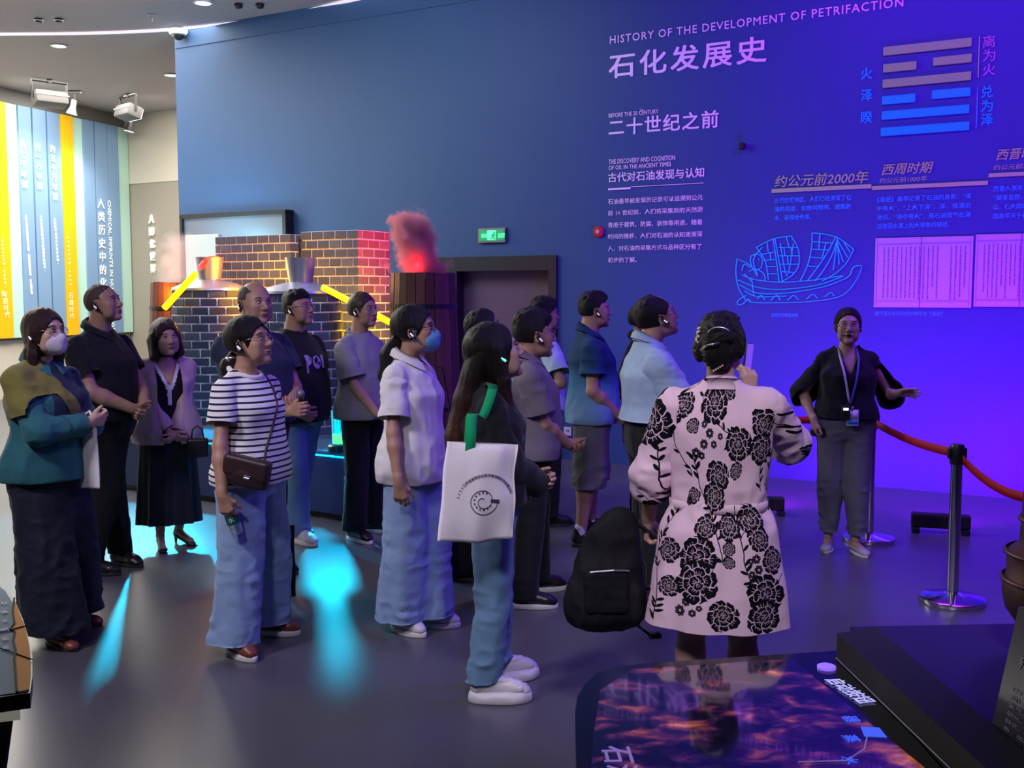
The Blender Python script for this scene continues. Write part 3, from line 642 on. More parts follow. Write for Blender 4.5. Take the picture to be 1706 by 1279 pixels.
# wooden vats (tapered, of staves)
m_wood = [mat('dark_stave_wood%d' % i, c, 0.5, bump=0.25, bscale=8, bstretch=(12, 12, 1), var=0.35, vscale=5) for i, c in enumerate([(0.10, 0.035, 0.022), (0.14, 0.05, 0.03), (0.08, 0.028, 0.02)])]
def vat(px, Y, rt, rb_, z0, z1, lab, n=22):
    c = Vector(((px - CX) / F * Y, Y, 0)); r = empty('wooden_vat', (c.x, c.y, z0), label=lab, cat='vat'); H = z1 - z0
    for k in range(n):
        a0, a1 = 2 * PI * k / n, 2 * PI * (k + 0.94) / n; j = rb.uniform(-0.004, 0.004); zt = H - rb.uniform(0, 0.008)
        ri = lambda R_, a, z: ((R_ + j) * math.cos(a), (R_ + j) * math.sin(a), z)
        vs = [ri(rb_, a0, 0), ri(rb_, a1, 0), ri(rb_ - .03, a1, 0), ri(rb_ - .03, a0, 0), ri(rt, a0, zt), ri(rt, a1, zt), ri(rt - .03, a1, zt), ri(rt - .03, a0, zt)]
        mb = M(); mb.add(vs, [(0, 1, 5, 4), (1, 2, 6, 5), (2, 3, 7, 6), (3, 0, 4, 7), (4, 5, 6, 7), (3, 2, 1, 0)]); mb.build('stave', m_wood[k % 3], r)
    mb = M(); mb.lathe([(rb_ - 0.028, 0.02), (rt - 0.028, H - 0.05)], 30, caps=True); mb.build('liner', m_blackm, r)
    for z in (H * 0.18, H * 0.8):
        q = rb_ + (rt - rb_) * z / H; mb = M(); mb.lathe([(q + .002, z - .015), (q + .008, z - .015), (q + .007, z + .015), (q + .001, z + .015)], 36, caps=False); mb.build('hoop', m_black, r)
    return r, c
vR, cR = vat(706, 8.9, 0.262, 0.31, PLZ + 0.02, 1.865, 'dark wooden vat with red smoke rising, beside the door')
vL, cL = vat(292, 10.9, 0.225, 0.29, PLZ + 0.02, 1.81, 'wooden vat lit orange at the far left of the kilns')
# tubes of light joining them
m_yt = mat('yellow_light_tube', (1, 0.75, 0), 0.4, emit=(1, 0.62, 0.0), estr=2.2); m_rt = mat('red_light_tube', (1, 0.02, 0.02), 0.4, emit=(1, 0.02, 0.01), estr=2.2)
mb = M(); mb.tube([at(274, 513, 9.55), at(326, 455, 9.45)], 0.028, 12); o = mb.build('light_tube', m_yt, smooth=True); tag(o, 'yellow glowing tube slanting down to the left vat', 'light tube')
mb = M(); mb.tube([at(333, 447, 9.80), at(340, 437, 9.84), at(348, 431, 10.1), at(360, 430, 10.55), at(366, 430, 10.75)], 0.024, 12); o = mb.build('light_tube', m_rt, smooth=True); tag(o, 'short red glowing tube bent into the left brick tower', 'light tube')
mb = M(); mb.tube([at(537, 478, 8.9), at(580, 500, 8.85), at(652, 538, 8.8)], 0.026, 12); o = mb.build('light_tube', m_yt, smooth=True); tag(o, 'yellow glowing tube from the right kiln to the right vat', 'light tube')
# pale panel on a stand at the left, behind the kilns
m_pp = mat('pale_panel', hexc(190, 205, 205), 0.5, emit=hexc(150, 165, 165), estr=0.35)
c = at(340, 430, 12.2); pp = empty('info_panel', (c.x, c.y, 0), math.atan2(CU.y, CU.x), label='pale green-grey display panel behind the left kiln', cat='panel')
mb = M(); mb.box((0, 0, 1.55), (0.52, 0.06, 1.6), 0, None, 0.008); mb.build('board', m_pp, pp)
mb = M(); mb.box((0, 0, 0.38), (0.3, 0.1, 0.74)); mb.box((0, 0, 0.015), (0.5, 0.5, 0.03)); mb.build('stand', m_steel, pp)
mb = M(); mb.tube([(-0.06, -0.035, 1.93), (0.0, -0.035, 2.03), (0.0, -0.035, 1.80)], 0.01, 6); mb.build('numeral', m_white, pp)
# glowing beaker on the plinth: light from below put into glass and liquid
c = fp(566, 752, PLZ + 0.02); bk = empty('glowing_beaker', c, label='glass beaker of glowing green liquid on a black round base', cat='beaker')
mb = M(); mb.lathe([(0.085, 0), (0.09, 0.01), (0.09, 0.045), (0.08, 0.055)], 28); mb.build('base', m_black, bk, smooth=30)
m_glass = mat('clear_glass', (0.6, 0.95, 1.0), 0.05, trans=1.0, emit=(0.0, 0.5, 0.7), estr=0.25)
mb = M(); mb.lathe([(0.055, 0.056), (0.060, 0.30), (0.063, 0.31), (0.058, 0.30), (0.052, 0.062), (0.0, 0.062)], 28, caps=False); mb.build('glass', m_glass, bk, smooth=30)
mb = M(); mb.lathe([(0.050, 0.066), (0.052, 0.13), (0.0, 0.131)], 24); mb.build('liquid', mat('green_liquid', (0.1, 0.9, 0.1), 0.2, emit=(0.15, 1.0, 0.05), estr=2.0), bk, smooth=30)
mb = M()
for k in range(7):
    a = k * 0.9; mb.tube([(0.03 * math.cos(a), 0.03 * math.sin(a), 0.13), (0.036 * math.cos(a + .2), 0.036 * math.sin(a + .2), 0.28)], 0.004, 5)
mb.build('light_streak', m_cy, bk)  # streaks of light in the glass, modelled as glowing tubes
# smoke lit red / faint pink; red of the lamp also put into its colour
def smoke(name, c, sz, dens, col, lab, seed, lean=-.28, rr=.22, zr=.36):
    m_ = bpy.data.materials.new(name + '_volume'); m_.use_nodes = True; nt = m_.node_tree; nt.nodes.clear()
    out = nt.nodes.new('ShaderNodeOutputMaterial'); pv = nt.nodes.new('ShaderNodeVolumePrincipled'); tc = nt.nodes.new('ShaderNodeTexCoord')
    n = nt.nodes.new('ShaderNodeTexNoise'); n.inputs['Scale'].default_value = 9; n.inputs['Detail'].default_value = 6; n.inputs['Distortion'].default_value = .4
    nt.links.new(tc.outputs['Object'], n.inputs['Vector']); sp = nt.nodes.new('ShaderNodeSeparateXYZ'); nt.links.new(tc.outputs['Object'], sp.inputs[0])
    def mt_(op, a, b=None, c=None):
        q = nt.nodes.new('ShaderNodeMath'); q.operation = op
        for i_, v in enumerate((a, b, c)):
            if v is None: continue
            if isinstance(v, (int, float)): q.inputs[i_].default_value = v
            else: nt.links.new(v, q.inputs[i_])
        return q.outputs[0]
    ax_ = mt_('SUBTRACT', sp.outputs[0], mt_('MULTIPLY', sp.outputs[2], lean)); rad_ = mt_('SQRT', mt_('ADD', mt_('MULTIPLY', ax_, ax_), mt_('MULTIPLY', sp.outputs[1], sp.outputs[1])))
    fall = mt_('SUBTRACT', 1.0, mt_('DIVIDE', rad_, rr)); fz = mt_('SUBTRACT', 1.0, mt_('DIVIDE', mt_('ABSOLUTE', mt_('SUBTRACT', sp.outputs[2], .16)), zr))
    den = mt_('MULTIPLY', mt_('MINIMUM', mt_('MAXIMUM', fall, 0), mt_('MAXIMUM', mt_('MULTIPLY', fz, 1.6), 0)), 2.2)
    den = mt_('MULTIPLY', mt_('MAXIMUM', mt_('ADD', den, mt_('MULTIPLY', mt_('SUBTRACT', n.outputs[0], .62), 3.2)), 0), dens); nt.links.new(den, pv.inputs['Density'])
    pv.inputs['Color'].default_value = (*col, 1); pv.inputs['Anisotropy'].default_value = 0.2
    nt.links.new(pv.outputs[0], out.inputs['Volume'])
    mb = M(); rs = random.Random(seed)
    for x, y, z, r_ in sz: mb.ball((x, y, z), (r_, r_, r_ * 1.1), 8)
    bm = bmesh.new(); me = bpy.data.meshes.new('t'); me.from_pydata(mb.v, [], mb.f); ob = bpy.data.objects.new('t', me); COL.objects.link(ob)
    md = ob.modifiers.new('r', 'REMESH'); md.mode = 'VOXEL'; md.voxel_size = 0.03
    dg = bpy.context.evaluated_depsgraph_get(); m2 = bpy.data.meshes.new_from_object(ob.evaluated_get(dg)); bpy.data.objects.remove(ob)
    m2.materials.clear(); m2.materials.append(m_); o = bpy.data.objects.new(name, m2); COL.objects.link(o); o.location = c
    m_.cycles.volume_step_rate = 2.0 if hasattr(m_.cycles, 'volume_step_rate') else 1
    tag(o, lab, 'smoke', kind='stuff'); return o
zt = 1.865
smoke('red_smoke', (cR.x, cR.y, zt), [(-.05, 0, .12, .26), (-.10, 0, .30, .24), (-.12, 0, .42, .16), (-.22, 0, .12, .18), (.12, 0, .08, .14)], 40, (1, .42, .46), 'cloud of red-lit smoke rising from the right vat', 1)
smoke('pink_smoke', (cL.x, cL.y, 1.81), [(.0, 0, .12, .26), (.06, 0, .30, .22), (-.15, 0, .12, .16)], 2.2, (1, .8, .78), 'thin pink smoke above the left vat', 2, lean=.2, rr=.26, zr=.40)
light('POINT', 'red_smoke_lamp', (cR.x - 0.04, cR.y - 0.02, zt + 0.06), None, 60, (1, 0.02, 0.03), 0.05)
light('SPOT', 'red_side_lamp', (-0.80, 9.75, 2.2), (-1.3, 10.15, 2.0), 130, (1, 0.02, 0.02), 0.06, spot=85, blend=0.8)
light('POINT', 'pink_smoke_lamp', (cL.x - 0.02, cL.y - 0.28, 1.95), None, 2.0, (1, 0.4, 0.35), 0.05)
light('SPOT', 'yellow_tower_lamp', (-0.98, 9.35, 1.25), (-1.6, 9.75, 1.35), 190, (1, 0.50, 0.0), 0.1, spot=125, blend=0.7)
light('POINT', 'orange_lamp', (-2.32, 9.74, 1.84), None, 34, (1, 0.38, 0.0), 0.05)
light('POINT', 'orange_vat_lamp', (cL.x + 0.05, cL.y - 0.36, 1.7), None, 12, (1, 0.35, 0.0), 0.05)
light('SPOT', 'kiln_washer', (-1.6, 7.2, 4.6), (-2.3, 9.8, 1.2), 300, (0.72, 0.75, 1.0), 0.25, spot=55)
light('POINT', 'cyan_wall_lamp', (-3.6, 12.75, 2.3), None, 45, (0.3, 0.8, 1.0), 0.2)
light('SPOT', 'cyan_floor_beam', (-1.42, 8.5, 1.45), (-1.18, 7.05, 0.0), 560, (0.0, 0.62, 1.0), 0.06, spot=52, blend=0.9)
light('SPOT', 'cyan_floor_beam', (-3.25, 9.9, 1.5), (-2.70, 7.7, 0.0), 700, (0.0, 0.62, 1.0), 0.06, spot=66, blend=0.5)
# ================================================================= figures: signed-distance modelling
def _hash(ix, iy, iz, seed):
    n = (ix * 374761393 + iy * 668265263 + iz * 2147483647 + seed * 1274126177) & 0xFFFFFFFF
    n = ((n ^ (n >> 13)) * 1274126177) & 0xFFFFFFFF
    n = n ^ (n >> 16)
    return (n & 0xFFFF).astype(np.float64) / 32767.5 - 1.0
def noise3(P, seed=0):
    P = np.asarray(P, float); I = np.floor(P).astype(np.int64); f = P - I; u = f * f * (3 - 2 * f)
    r = 0
    for dx in (0, 1):
        for dy in (0, 1):
            for dz in (0, 1):
                w_ = (u[:, 0] if dx else 1 - u[:, 0]) * (u[:, 1] if dy else 1 - u[:, 1]) * (u[:, 2] if dz else 1 - u[:, 2])
                r = r + w_ * _hash(I[:, 0] + dx, I[:, 1] + dy, I[:, 2] + dz, seed)
    return r
V3 = lambda *a: np.array(a, float)
def nrm(v): v = np.asarray(v, float); return v / (np.linalg.norm(v) + 1e-9)
class Frame:                       # local frame: origin o, columns of R are the axes
    def __init__(s, o=(0, 0, 0), R=None): s.o = np.asarray(o, float); s.R = np.eye(3) if R is None else np.asarray(R, float)
    def to(s, p): return s.o + s.R @ np.asarray(p, float)
def rot(yaw=0, pitch=0, roll=0):    # yaw about z (left +), pitch about y (up +), roll about x
    cy, sy, cp_, sp_, cr, sr = math.cos(yaw), math.sin(yaw), math.cos(pitch), math.sin(pitch), math.cos(roll), math.sin(roll)
    Z = np.array([[cy, -sy, 0], [sy, cy, 0], [0, 0, 1]]); Y = np.array([[cp_, 0, -sp_], [0, 1, 0], [sp_, 0, cp_]]); X = np.array([[1, 0, 0], [0, cr, -sr], [0, sr, cr]])
    return Z @ Y @ X
# primitives: dict with 'fn'(X,Y,Z)->d, bounds lo, hi
def cone(a, b, ra, rb=None, k=0.02, sq=None, sub=False):
    a, b = np.asarray(a, float), np.asarray(b, float); rb = ra if rb is None else rb; R_ = max(ra, rb)
    ab = b - a; L2 = ab @ ab + 1e-12
    def fn(X, Y, Z):
        x, y, z = X - a[0], Y - a[1], Z - a[2]
        t = np.clip((x * ab[0] + y * ab[1] + z * ab[2]) / L2, 0, 1)
        x = x - t * ab[0]; y = y - t * ab[1]; z = z - t * ab[2]
        if sq is not None:
            n, s_ = sq; q = (x * n[0] + y * n[1] + z * n[2]) * (1 / s_ - 1); x = x + q * n[0]; y = y + q * n[1]; z = z + q * n[2]
        return np.sqrt(x * x + y * y + z * z) - (ra + (rb - ra) * t)
    return dict(fn=fn, lo=np.minimum(a, b) - R_, hi=np.maximum(a, b) + R_, k=k, sub=sub)
def ell(c, r, R=None, k=0.02, sub=False):
    c = np.asarray(c, float); r = np.asarray(r if isinstance(r, (tuple, list, np.ndarray)) else (r, r, r), float); Rm = max(r)
    def fn(X, Y, Z):
        x, y, z = X - c[0], Y - c[1], Z - c[2]
        if R is not None: x, y, z = (x * R[0, 0] + y * R[1, 0] + z * R[2, 0]), (x * R[0, 1] + y * R[1, 1] + z * R[2, 1]), (x * R[0, 2] + y * R[1, 2] + z * R[2, 2])
        k0 = np.sqrt((x / r[0]) ** 2 + (y / r[1]) ** 2 + (z / r[2]) ** 2); k1 = np.sqrt((x / r[0] ** 2) ** 2 + (y / r[1] ** 2) ** 2 + (z / r[2] ** 2) ** 2) + 1e-9
        return k0 * (k0 - 1) / k1
    ext = r if R is None else np.sqrt(((R * r) ** 2).sum(1))
    return dict(fn=fn, lo=c - ext, hi=c + ext, k=k, sub=sub)
def box3(c, h, rd=0.01, R=None, k=0.005, sub=False):
    c = np.asarray(c, float); h = np.asarray(h, float)
    def fn(X, Y, Z):
        x, y, z = X - c[0], Y - c[1], Z - c[2]
        if R is not None: x, y, z = (x * R[0, 0] + y * R[1, 0] + z * R[2, 0]), (x * R[0, 1] + y * R[1, 1] + z * R[2, 1]), (x * R[0, 2] + y * R[1, 2] + z * R[2, 2])
        qx, qy, qz = abs(x) - h[0] + rd, abs(y) - h[1] + rd, abs(z) - h[2] + rd
        return np.sqrt(np.maximum(qx, 0) ** 2 + np.maximum(qy, 0) ** 2 + np.maximum(qz, 0) ** 2) + np.minimum(np.maximum(np.maximum(qx, qy), qz), 0) - rd
    e = h if R is None else np.abs(R) @ h
    return dict(fn=fn, lo=c - e, hi=c + e, k=k, sub=sub)
def column(keys, cx=0, cy=0, ease=0.0, p=2.2, k=0.03, fold=None, mul=(1, 1), cap=True, sub=False):
    """keys: rows (z, half-width y, half-depth x, offset x, offset y); section follows z"""
    K = np.array([list(q) + [0] * (5 - len(q)) for q in keys], float)
    zs = K[:, 0]; W = K[:, 1] * mul[1] + ease; D = K[:, 2] * mul[0] + ease; OX = K[:, 3] + cx; OY = K[:, 4] + cy
    m_ = 1.12 if fold else 1.0
    lo = np.array([(OX - D * m_).min(), (OY - W * m_).min(), zs[0]]); hi = np.array([(OX + D * m_).max(), (OY + W * m_).max(), zs[-1]])
    zf = np.linspace(zs[0], zs[-1], 80)          # smooth the profile
    def sm(a): 
        v = np.interp(zf, zs, a); ker = np.array([1, 2, 3, 2, 1]) / 9; return np.convolve(np.pad(v, 2, mode='edge'), ker, 'valid')
    Wf, Df, Xf, Yf = sm(W), sm(D), sm(OX), sm(OY)
    def fn(X, Y, Z):
        w_, d_ = np.interp(Z, zf, Wf), np.interp(Z, zf, Df); x, y = X - np.interp(Z, zf, Xf), Y - np.interp(Z, zf, Yf)
        q = (np.abs(x / d_) ** p + np.abs(y / w_) ** p) ** (1 / p)
        if fold is not None: q = q / (1 + fold(np.arctan2(y, x), Z, x, y))
        d = (q - 1) * np.minimum(w_, d_)
        if cap: d = np.maximum(d, np.maximum(zs[0] - Z, Z - zs[-1]))
        return d
    return dict(fn=fn, lo=lo, hi=hi, k=k, sub=sub)
def infr(fr, prim):                 # the primitive lives in a frame
    fn0, lo, hi = prim['fn'], prim['lo'], prim['hi']; o, R = fr.o, fr.R
    def fn(X, Y, Z):
        x, y, z = X - o[0], Y - o[1], Z - o[2]
        return fn0(x * R[0, 0] + y * R[1, 0] + z * R[2, 0], x * R[0, 1] + y * R[1, 1] + z * R[2, 1], x * R[0, 2] + y * R[1, 2] + z * R[2, 2])
    C8 = np.array([fr.to((x, y, z)) for x in (lo[0], hi[0]) for y in (lo[1], hi[1]) for z in (lo[2], hi[2])])
    return dict(fn=fn, lo=C8.min(0), hi=C8.max(0), k=prim['k'], sub=prim['sub'])
def surface(prims, h=0.01, lo=None, hi=None, warp=None):
    """evaluates the prims in order (smooth union, or smooth subtraction) and returns vertices, quads"""
    adds = [q for q in prims if not q['sub']]
    L = np.min([q['lo'] for q in adds], 0) - 2.5 * h; Hh = np.max([q['hi'] for q in adds], 0) + 2.5 * h
    if lo is not None: L = np.maximum(L, lo)
    if hi is not None: Hh = np.minimum(Hh, hi)
    n = np.maximum(np.ceil((Hh - L) / h).astype(int) + 1, 2)
    ax = [L[i] + h * np.arange(n[i]) for i in range(3)]
    Fd = np.full(tuple(n), 9.0, np.float32)
    for q in prims:
        mg = q['k'] + 3 * h; sl = []
        for i in range(3):
            a = int(max(0, math.floor((q['lo'][i] - mg - L[i]) / h))); b = int(min(n[i], math.ceil((q['hi'][i] + mg - L[i]) / h) + 1)); sl.append((a, b))
        if any(b - a < 1 for a, b in sl): continue
        S = tuple(slice(a, b) for a, b in sl)
        X = ax[0][S[0]][:, None, None]; Y = ax[1][S[1]][None, :, None]; Z = ax[2][S[2]][None, None, :]
        d = np.broadcast_to(q['fn'](X, Y, Z), tuple(b - a for a, b in sl)); A = Fd[S]; k = q['k']
        if q['sub']:
            d = -d; hh = np.maximum(k - np.abs(A - d), 0) / k; Fd[S] = np.maximum(A, d) + hh * hh * k * 0.25
        else:
            hh = np.maximum(k - np.abs(A - d), 0) / k; Fd[S] = np.minimum(A, d) - hh * hh * k * 0.25
    ins = Fd < 0
    c = [ins[i:n[0] - 1 + i, j:n[1] - 1 + j, l:n[2] - 1 + l] for i in (0, 1) for j in (0, 1) for l in (0, 1)]
    anyi = c[0].copy(); alli = c[0].copy()
    for q in c[1:]: anyi |= q; alli &= q
    act = np.argwhere(anyi & ~alli)
    if len(act) == 0: return np.zeros((0, 3)), np.zeros((0, 4), int)
    idx = np.full((n[0] - 1, n[1] - 1, n[2] - 1), -1, np.int32); idx[act[:, 0], act[:, 1], act[:, 2]] = np.arange(len(act))
    off = np.array([(i, j, l) for i in (0, 1) for j in (0, 1) for l in (0, 1)])
    val = np.stack([Fd[act[:, 0] + o[0], act[:, 1] + o[1], act[:, 2] + o[2]] for o in off], 1).astype(float)
    acc = np.zeros((len(act), 3)); cnt = np.zeros(len(act))
    for a in range(8):
        for b in range(a + 1, 8):
            if np.abs(off[a] - off[b]).sum() != 1: continue
            va, vb = val[:, a], val[:, b]; m_ = (va < 0) != (vb < 0); t = np.where(m_, va / np.where(m_, va - vb, 1), 0)
            acc += m_[:, None] * (off[a] + t[:, None] * (off[b] - off[a])); cnt += m_
    V = (act + acc / cnt[:, None]) * h + L
    Q = []
    for axi in range(3):
        s0 = [slice(None)] * 3; s1 = [slice(None)] * 3; s0[axi] = slice(0, -1); s1[axi] = slice(1, None)
        A, B = ins[tuple(s0)], ins[tuple(s1)]; o1, o2 = [(1, 2), (2, 0), (0, 1)][axi]
        for flip, mask in ((False, A & ~B), (True, ~A & B)):
            e = np.argwhere(mask); ok = (e[:, o1] > 0) & (e[:, o2] > 0) & (e[:, o1] < n[o1] - 1) & (e[:, o2] < n[o2] - 1); e = e[ok]
            def g(d1, d2):
                t = e.copy(); t[:, o1] -= d1; t[:, o2] -= d2; return idx[t[:, 0], t[:, 1], t[:, 2]]
            q4 = np.stack([g(1, 1), g(0, 1), g(0, 0), g(1, 0)], 1)
            Q.append(q4[:, ::-1] if flip else q4)
    Q = np.concatenate(Q); Q = Q[(Q >= 0).all(1)]
    return V, Q
def vnormals(V, Q):
    n = np.cross(V[Q[:, 2]] - V[Q[:, 0]], V[Q[:, 3]] - V[Q[:, 1]]); N = np.zeros_like(V)
    for k in range(4): np.add.at(N, Q[:, k], n)
    return N / (np.linalg.norm(N, axis=1, keepdims=True) + 1e-12)
def relax(V, Q, it=1, w_=0.5):
    e = np.concatenate([Q[:, [0, 1]], Q[:, [1, 2]], Q[:, [2, 3]], Q[:, [3, 0]]]); 
    for _ in range(it):
        S = np.zeros_like(V); c = np.zeros(len(V)); np.add.at(S, e[:, 0], V[e[:, 1]]); np.add.at(c, e[:, 0], 1); np.add.at(S, e[:, 1], V[e[:, 0]]); np.add.at(c, e[:, 1], 1)
        V = V + w_ * (S / np.maximum(c, 1)[:, None] - V)
    return V
def cutp(V, Q, pt, n):              # removes what lies beyond a plane, with a clean edge
    n = nrm(n); d = (V - np.asarray(pt, float)) @ n; keep = (d[Q] < 0).any(1); Q = Q[keep]; V = V.copy()
    m_ = d > 0; V[m_] -= d[m_, None] * n; return V, Q
def cutf(V, Q, pred):               # removes faces whose centre satisfies pred
    return V, Q[~pred(V[Q].mean(1))]
def _grad(g, V, e=.002):
    return np.stack([(g(V + np.eye(3)[i] * e) - g(V - np.eye(3)[i] * e)) / (2 * e) for i in range(3)], 1)
def cutg(V, Q, g, lim=.014):         # removes where g > 0 and pulls the border onto g = 0
    d = g(V); Q = Q[(d[Q] < 0).any(1)]; used = np.zeros(len(V), bool); used[Q] = True; m_ = (d > 0) & used; V = V.copy()
    if m_.any():
        G = _grad(g, V[m_]); st = -(d[m_] / np.maximum((G ** 2).sum(1), .2))[:, None] * G; L_ = np.linalg.norm(st, axis=1, keepdims=True); V[m_] += st * np.minimum(1, lim / (L_ + 1e-9))
    return V, Q
def snapg(V, Q, g, h=.008):          # moves vertices near g = 0 onto it, so a colour border there is clean
    d = g(V); G = _grad(g, V); gl = np.maximum(np.linalg.norm(G, axis=1), .2); m_ = np.abs(d) / gl < h * .62; V = V.copy(); V[m_] -= (d[m_] / gl[m_] ** 2)[:, None] * G[m_]; return V
def folds(V, Q, amp=0.006, fr=(9, 9, 5), seed=1, ridge=True, w_=None):
    N = vnormals(V, Q); P = V * np.array(fr) + 31.7
    a = noise3(P, seed); b = noise3(P * 2.1 + 5, seed + 1)
    f = ((1 - 2 * np.abs(a)) * 0.8 + (1 - 2 * np.abs(b)) * 0.35 - 0.4) if ridge else a + 0.4 * b
    if w_ is not None: f = f * w_(V)
    return V + N * (f * amp)[:, None]
class Part:                         # gathers surfaces (V, Q, material index) and builds one mesh object
    def __init__(s): s.V = []; s.Q = []; s.m = []; s.n = 0; s.X = []
    def add(s, V, Q, mi=0):
        if len(Q) == 0: return s
        used = np.unique(Q); mp = np.full(len(V), -1); mp[used] = np.arange(len(used))
        mi = np.full(len(Q), mi) if np.isscalar(mi) else np.asarray(mi)
        s.V.append(V[used]); s.Q.append(mp[Q] + s.n); s.m.append(mi); s.n += len(used); return s
    def addm(s, mb, fr=None, mi0=0):   # a hand-built mesh (M) with polygons
        Vv = np.array(mb.v, float)
        if fr is not None: Vv = fr.o + Vv @ fr.R.T
        s.X.append((Vv, mb.f, [q + mi0 for q in mb.m])); return s
    def build(s, name, mats, parent, uv=None):
        V = np.concatenate(s.V) if s.V else np.zeros((0, 3)); Q = np.concatenate(s.Q) if s.Q else np.zeros((0, 4), int); mm = list(np.concatenate(s.m)) if s.m else []
        lens = [4] * len(Q); loops = list(Q.ravel()); allV = [V]; n = len(V)
        for Vx, fs, ms in s.X:
            allV.append(Vx)
            for f in fs: lens.append(len(f)); loops += [i + n for i in f]
            mm += ms; n += len(Vx)
        V = np.concatenate(allV); me = bpy.data.meshes.new(name)
        me.vertices.add(len(V)); me.vertices.foreach_set('co', V.astype('f').ravel())
        me.loops.add(len(loops)); me.loops.foreach_set('vertex_index', np.array(loops, 'i'))
        me.polygons.add(len(lens)); st = np.concatenate([[0], np.cumsum(lens)[:-1]]).astype('i')
        me.polygons.foreach_set('loop_start', st); me.polygons.foreach_set('loop_total', np.array(lens, 'i'))
        me.polygons.foreach_set('material_index', np.array(mm, 'i')); me.polygons.foreach_set('use_smooth', np.ones(len(lens), bool))
        for m_ in (mats if isinstance(mats, (list, tuple)) else [mats]): me.materials.append(m_)
        if uv is not None:
            me.update(); l = me.uv_layers.new(name='UVMap'); U_ = uv(V)[np.array(loops)]
            l.data.foreach_set('uv', U_.astype('f').ravel())
        me.update(); me.validate()
        o = bpy.data.objects.new(name, me); COL.objects.link(o); o.parent = parent; return o
# ------------------------------------------------ figure
m_eyew = mat('eye_white', (0.72, 0.70, 0.68), 0.2); m_iris = mat('eye_iris', (0.02, 0.012, 0.008), 0.1)
m_lip = mat('lips', (0.36, 0.17, 0.14), 0.45); m_hairs = mat('brow_hair', (0.02, 0.016, 0.015), 0.6)
def skinmat(tone='mid'):
    c = {'mid': (0.44, 0.25, 0.18), 'light': (0.54, 0.34, 0.26), 'dark': (0.35, 0.19, 0.13)}[tone]
    return mat('skin_' + tone, c, 0.48, var=0.06, vscale=25, bump=0.06, bscale=180)
m_hair = mat('black_hair', (0.007, 0.006, 0.007), 0.45, bump=0.8, bscale=60, bstretch=(9, 9, 0.7), spec=0.35)
m_hairb = mat('brown_hair', (0.035, 0.018, 0.013), 0.38, bump=0.8, bscale=60, bstretch=(9, 9, 0.7))
m_ear = mat('earpiece_black', (0.01, 0.01, 0.012), 0.25); m_eart = mat('earpiece_tip', (0.9, 0.9, 0.9), 0.3, emit=(0.9, 0.95, 1), estr=0.5); m_earg = mat('earpiece_led', (0.2, 1, 0.6), 0.3, emit=(0.1, 1, 0.5), estr=3)
m_wire = mat('glasses_metal', (0.6, 0.55, 0.5), 0.2, 1.0); m_lens = mat('spectacle_lens', (0.95, 0.95, 1), 0.03, trans=1.0, alpha=0.25, spec=0.8)
MEN = dict(W=[(.80, .135, .095), (.86, .163, .105), (.92, .168, .113), (1.0, .156, .110), (1.08, .150, .106), (1.16, .158, .108), (1.25, .173, .118), (1.31, .168, .114), (1.36, .140, .090), (1.41, .075, .065), (1.44, .055, .055)], sw=.178, neck=.058, arm=1.0, hipx=.088)
WOM = dict(W=[(.80, .140, .095), (.86, .168, .106), (.92, .172, .112), (1.0, .152, .103), (1.08, .130, .090), (1.16, .136, .094), (1.25, .150, .118), (1.31, .146, .104), (1.36, .120, .082), (1.41, .065, .058), (1.44, .048, .050)], sw=.155, neck=.047, arm=.86, hipx=.085)
def ik(a, t, l1, l2, pole):
    a, t = np.asarray(a, float), np.asarray(t, float); d = t - a; L = np.linalg.norm(d); L_ = min(L, (l1 + l2) * 0.998); u = d / (L + 1e-9)
    x = (l1 * l1 - l2 * l2 + L_ * L_) / (2 * L_); h = math.sqrt(max(l1 * l1 - x * x, 0)); p = np.asarray(pole, float); p = nrm(p - u * (p @ u))
    return a + u * x + p * h, a + u * L_
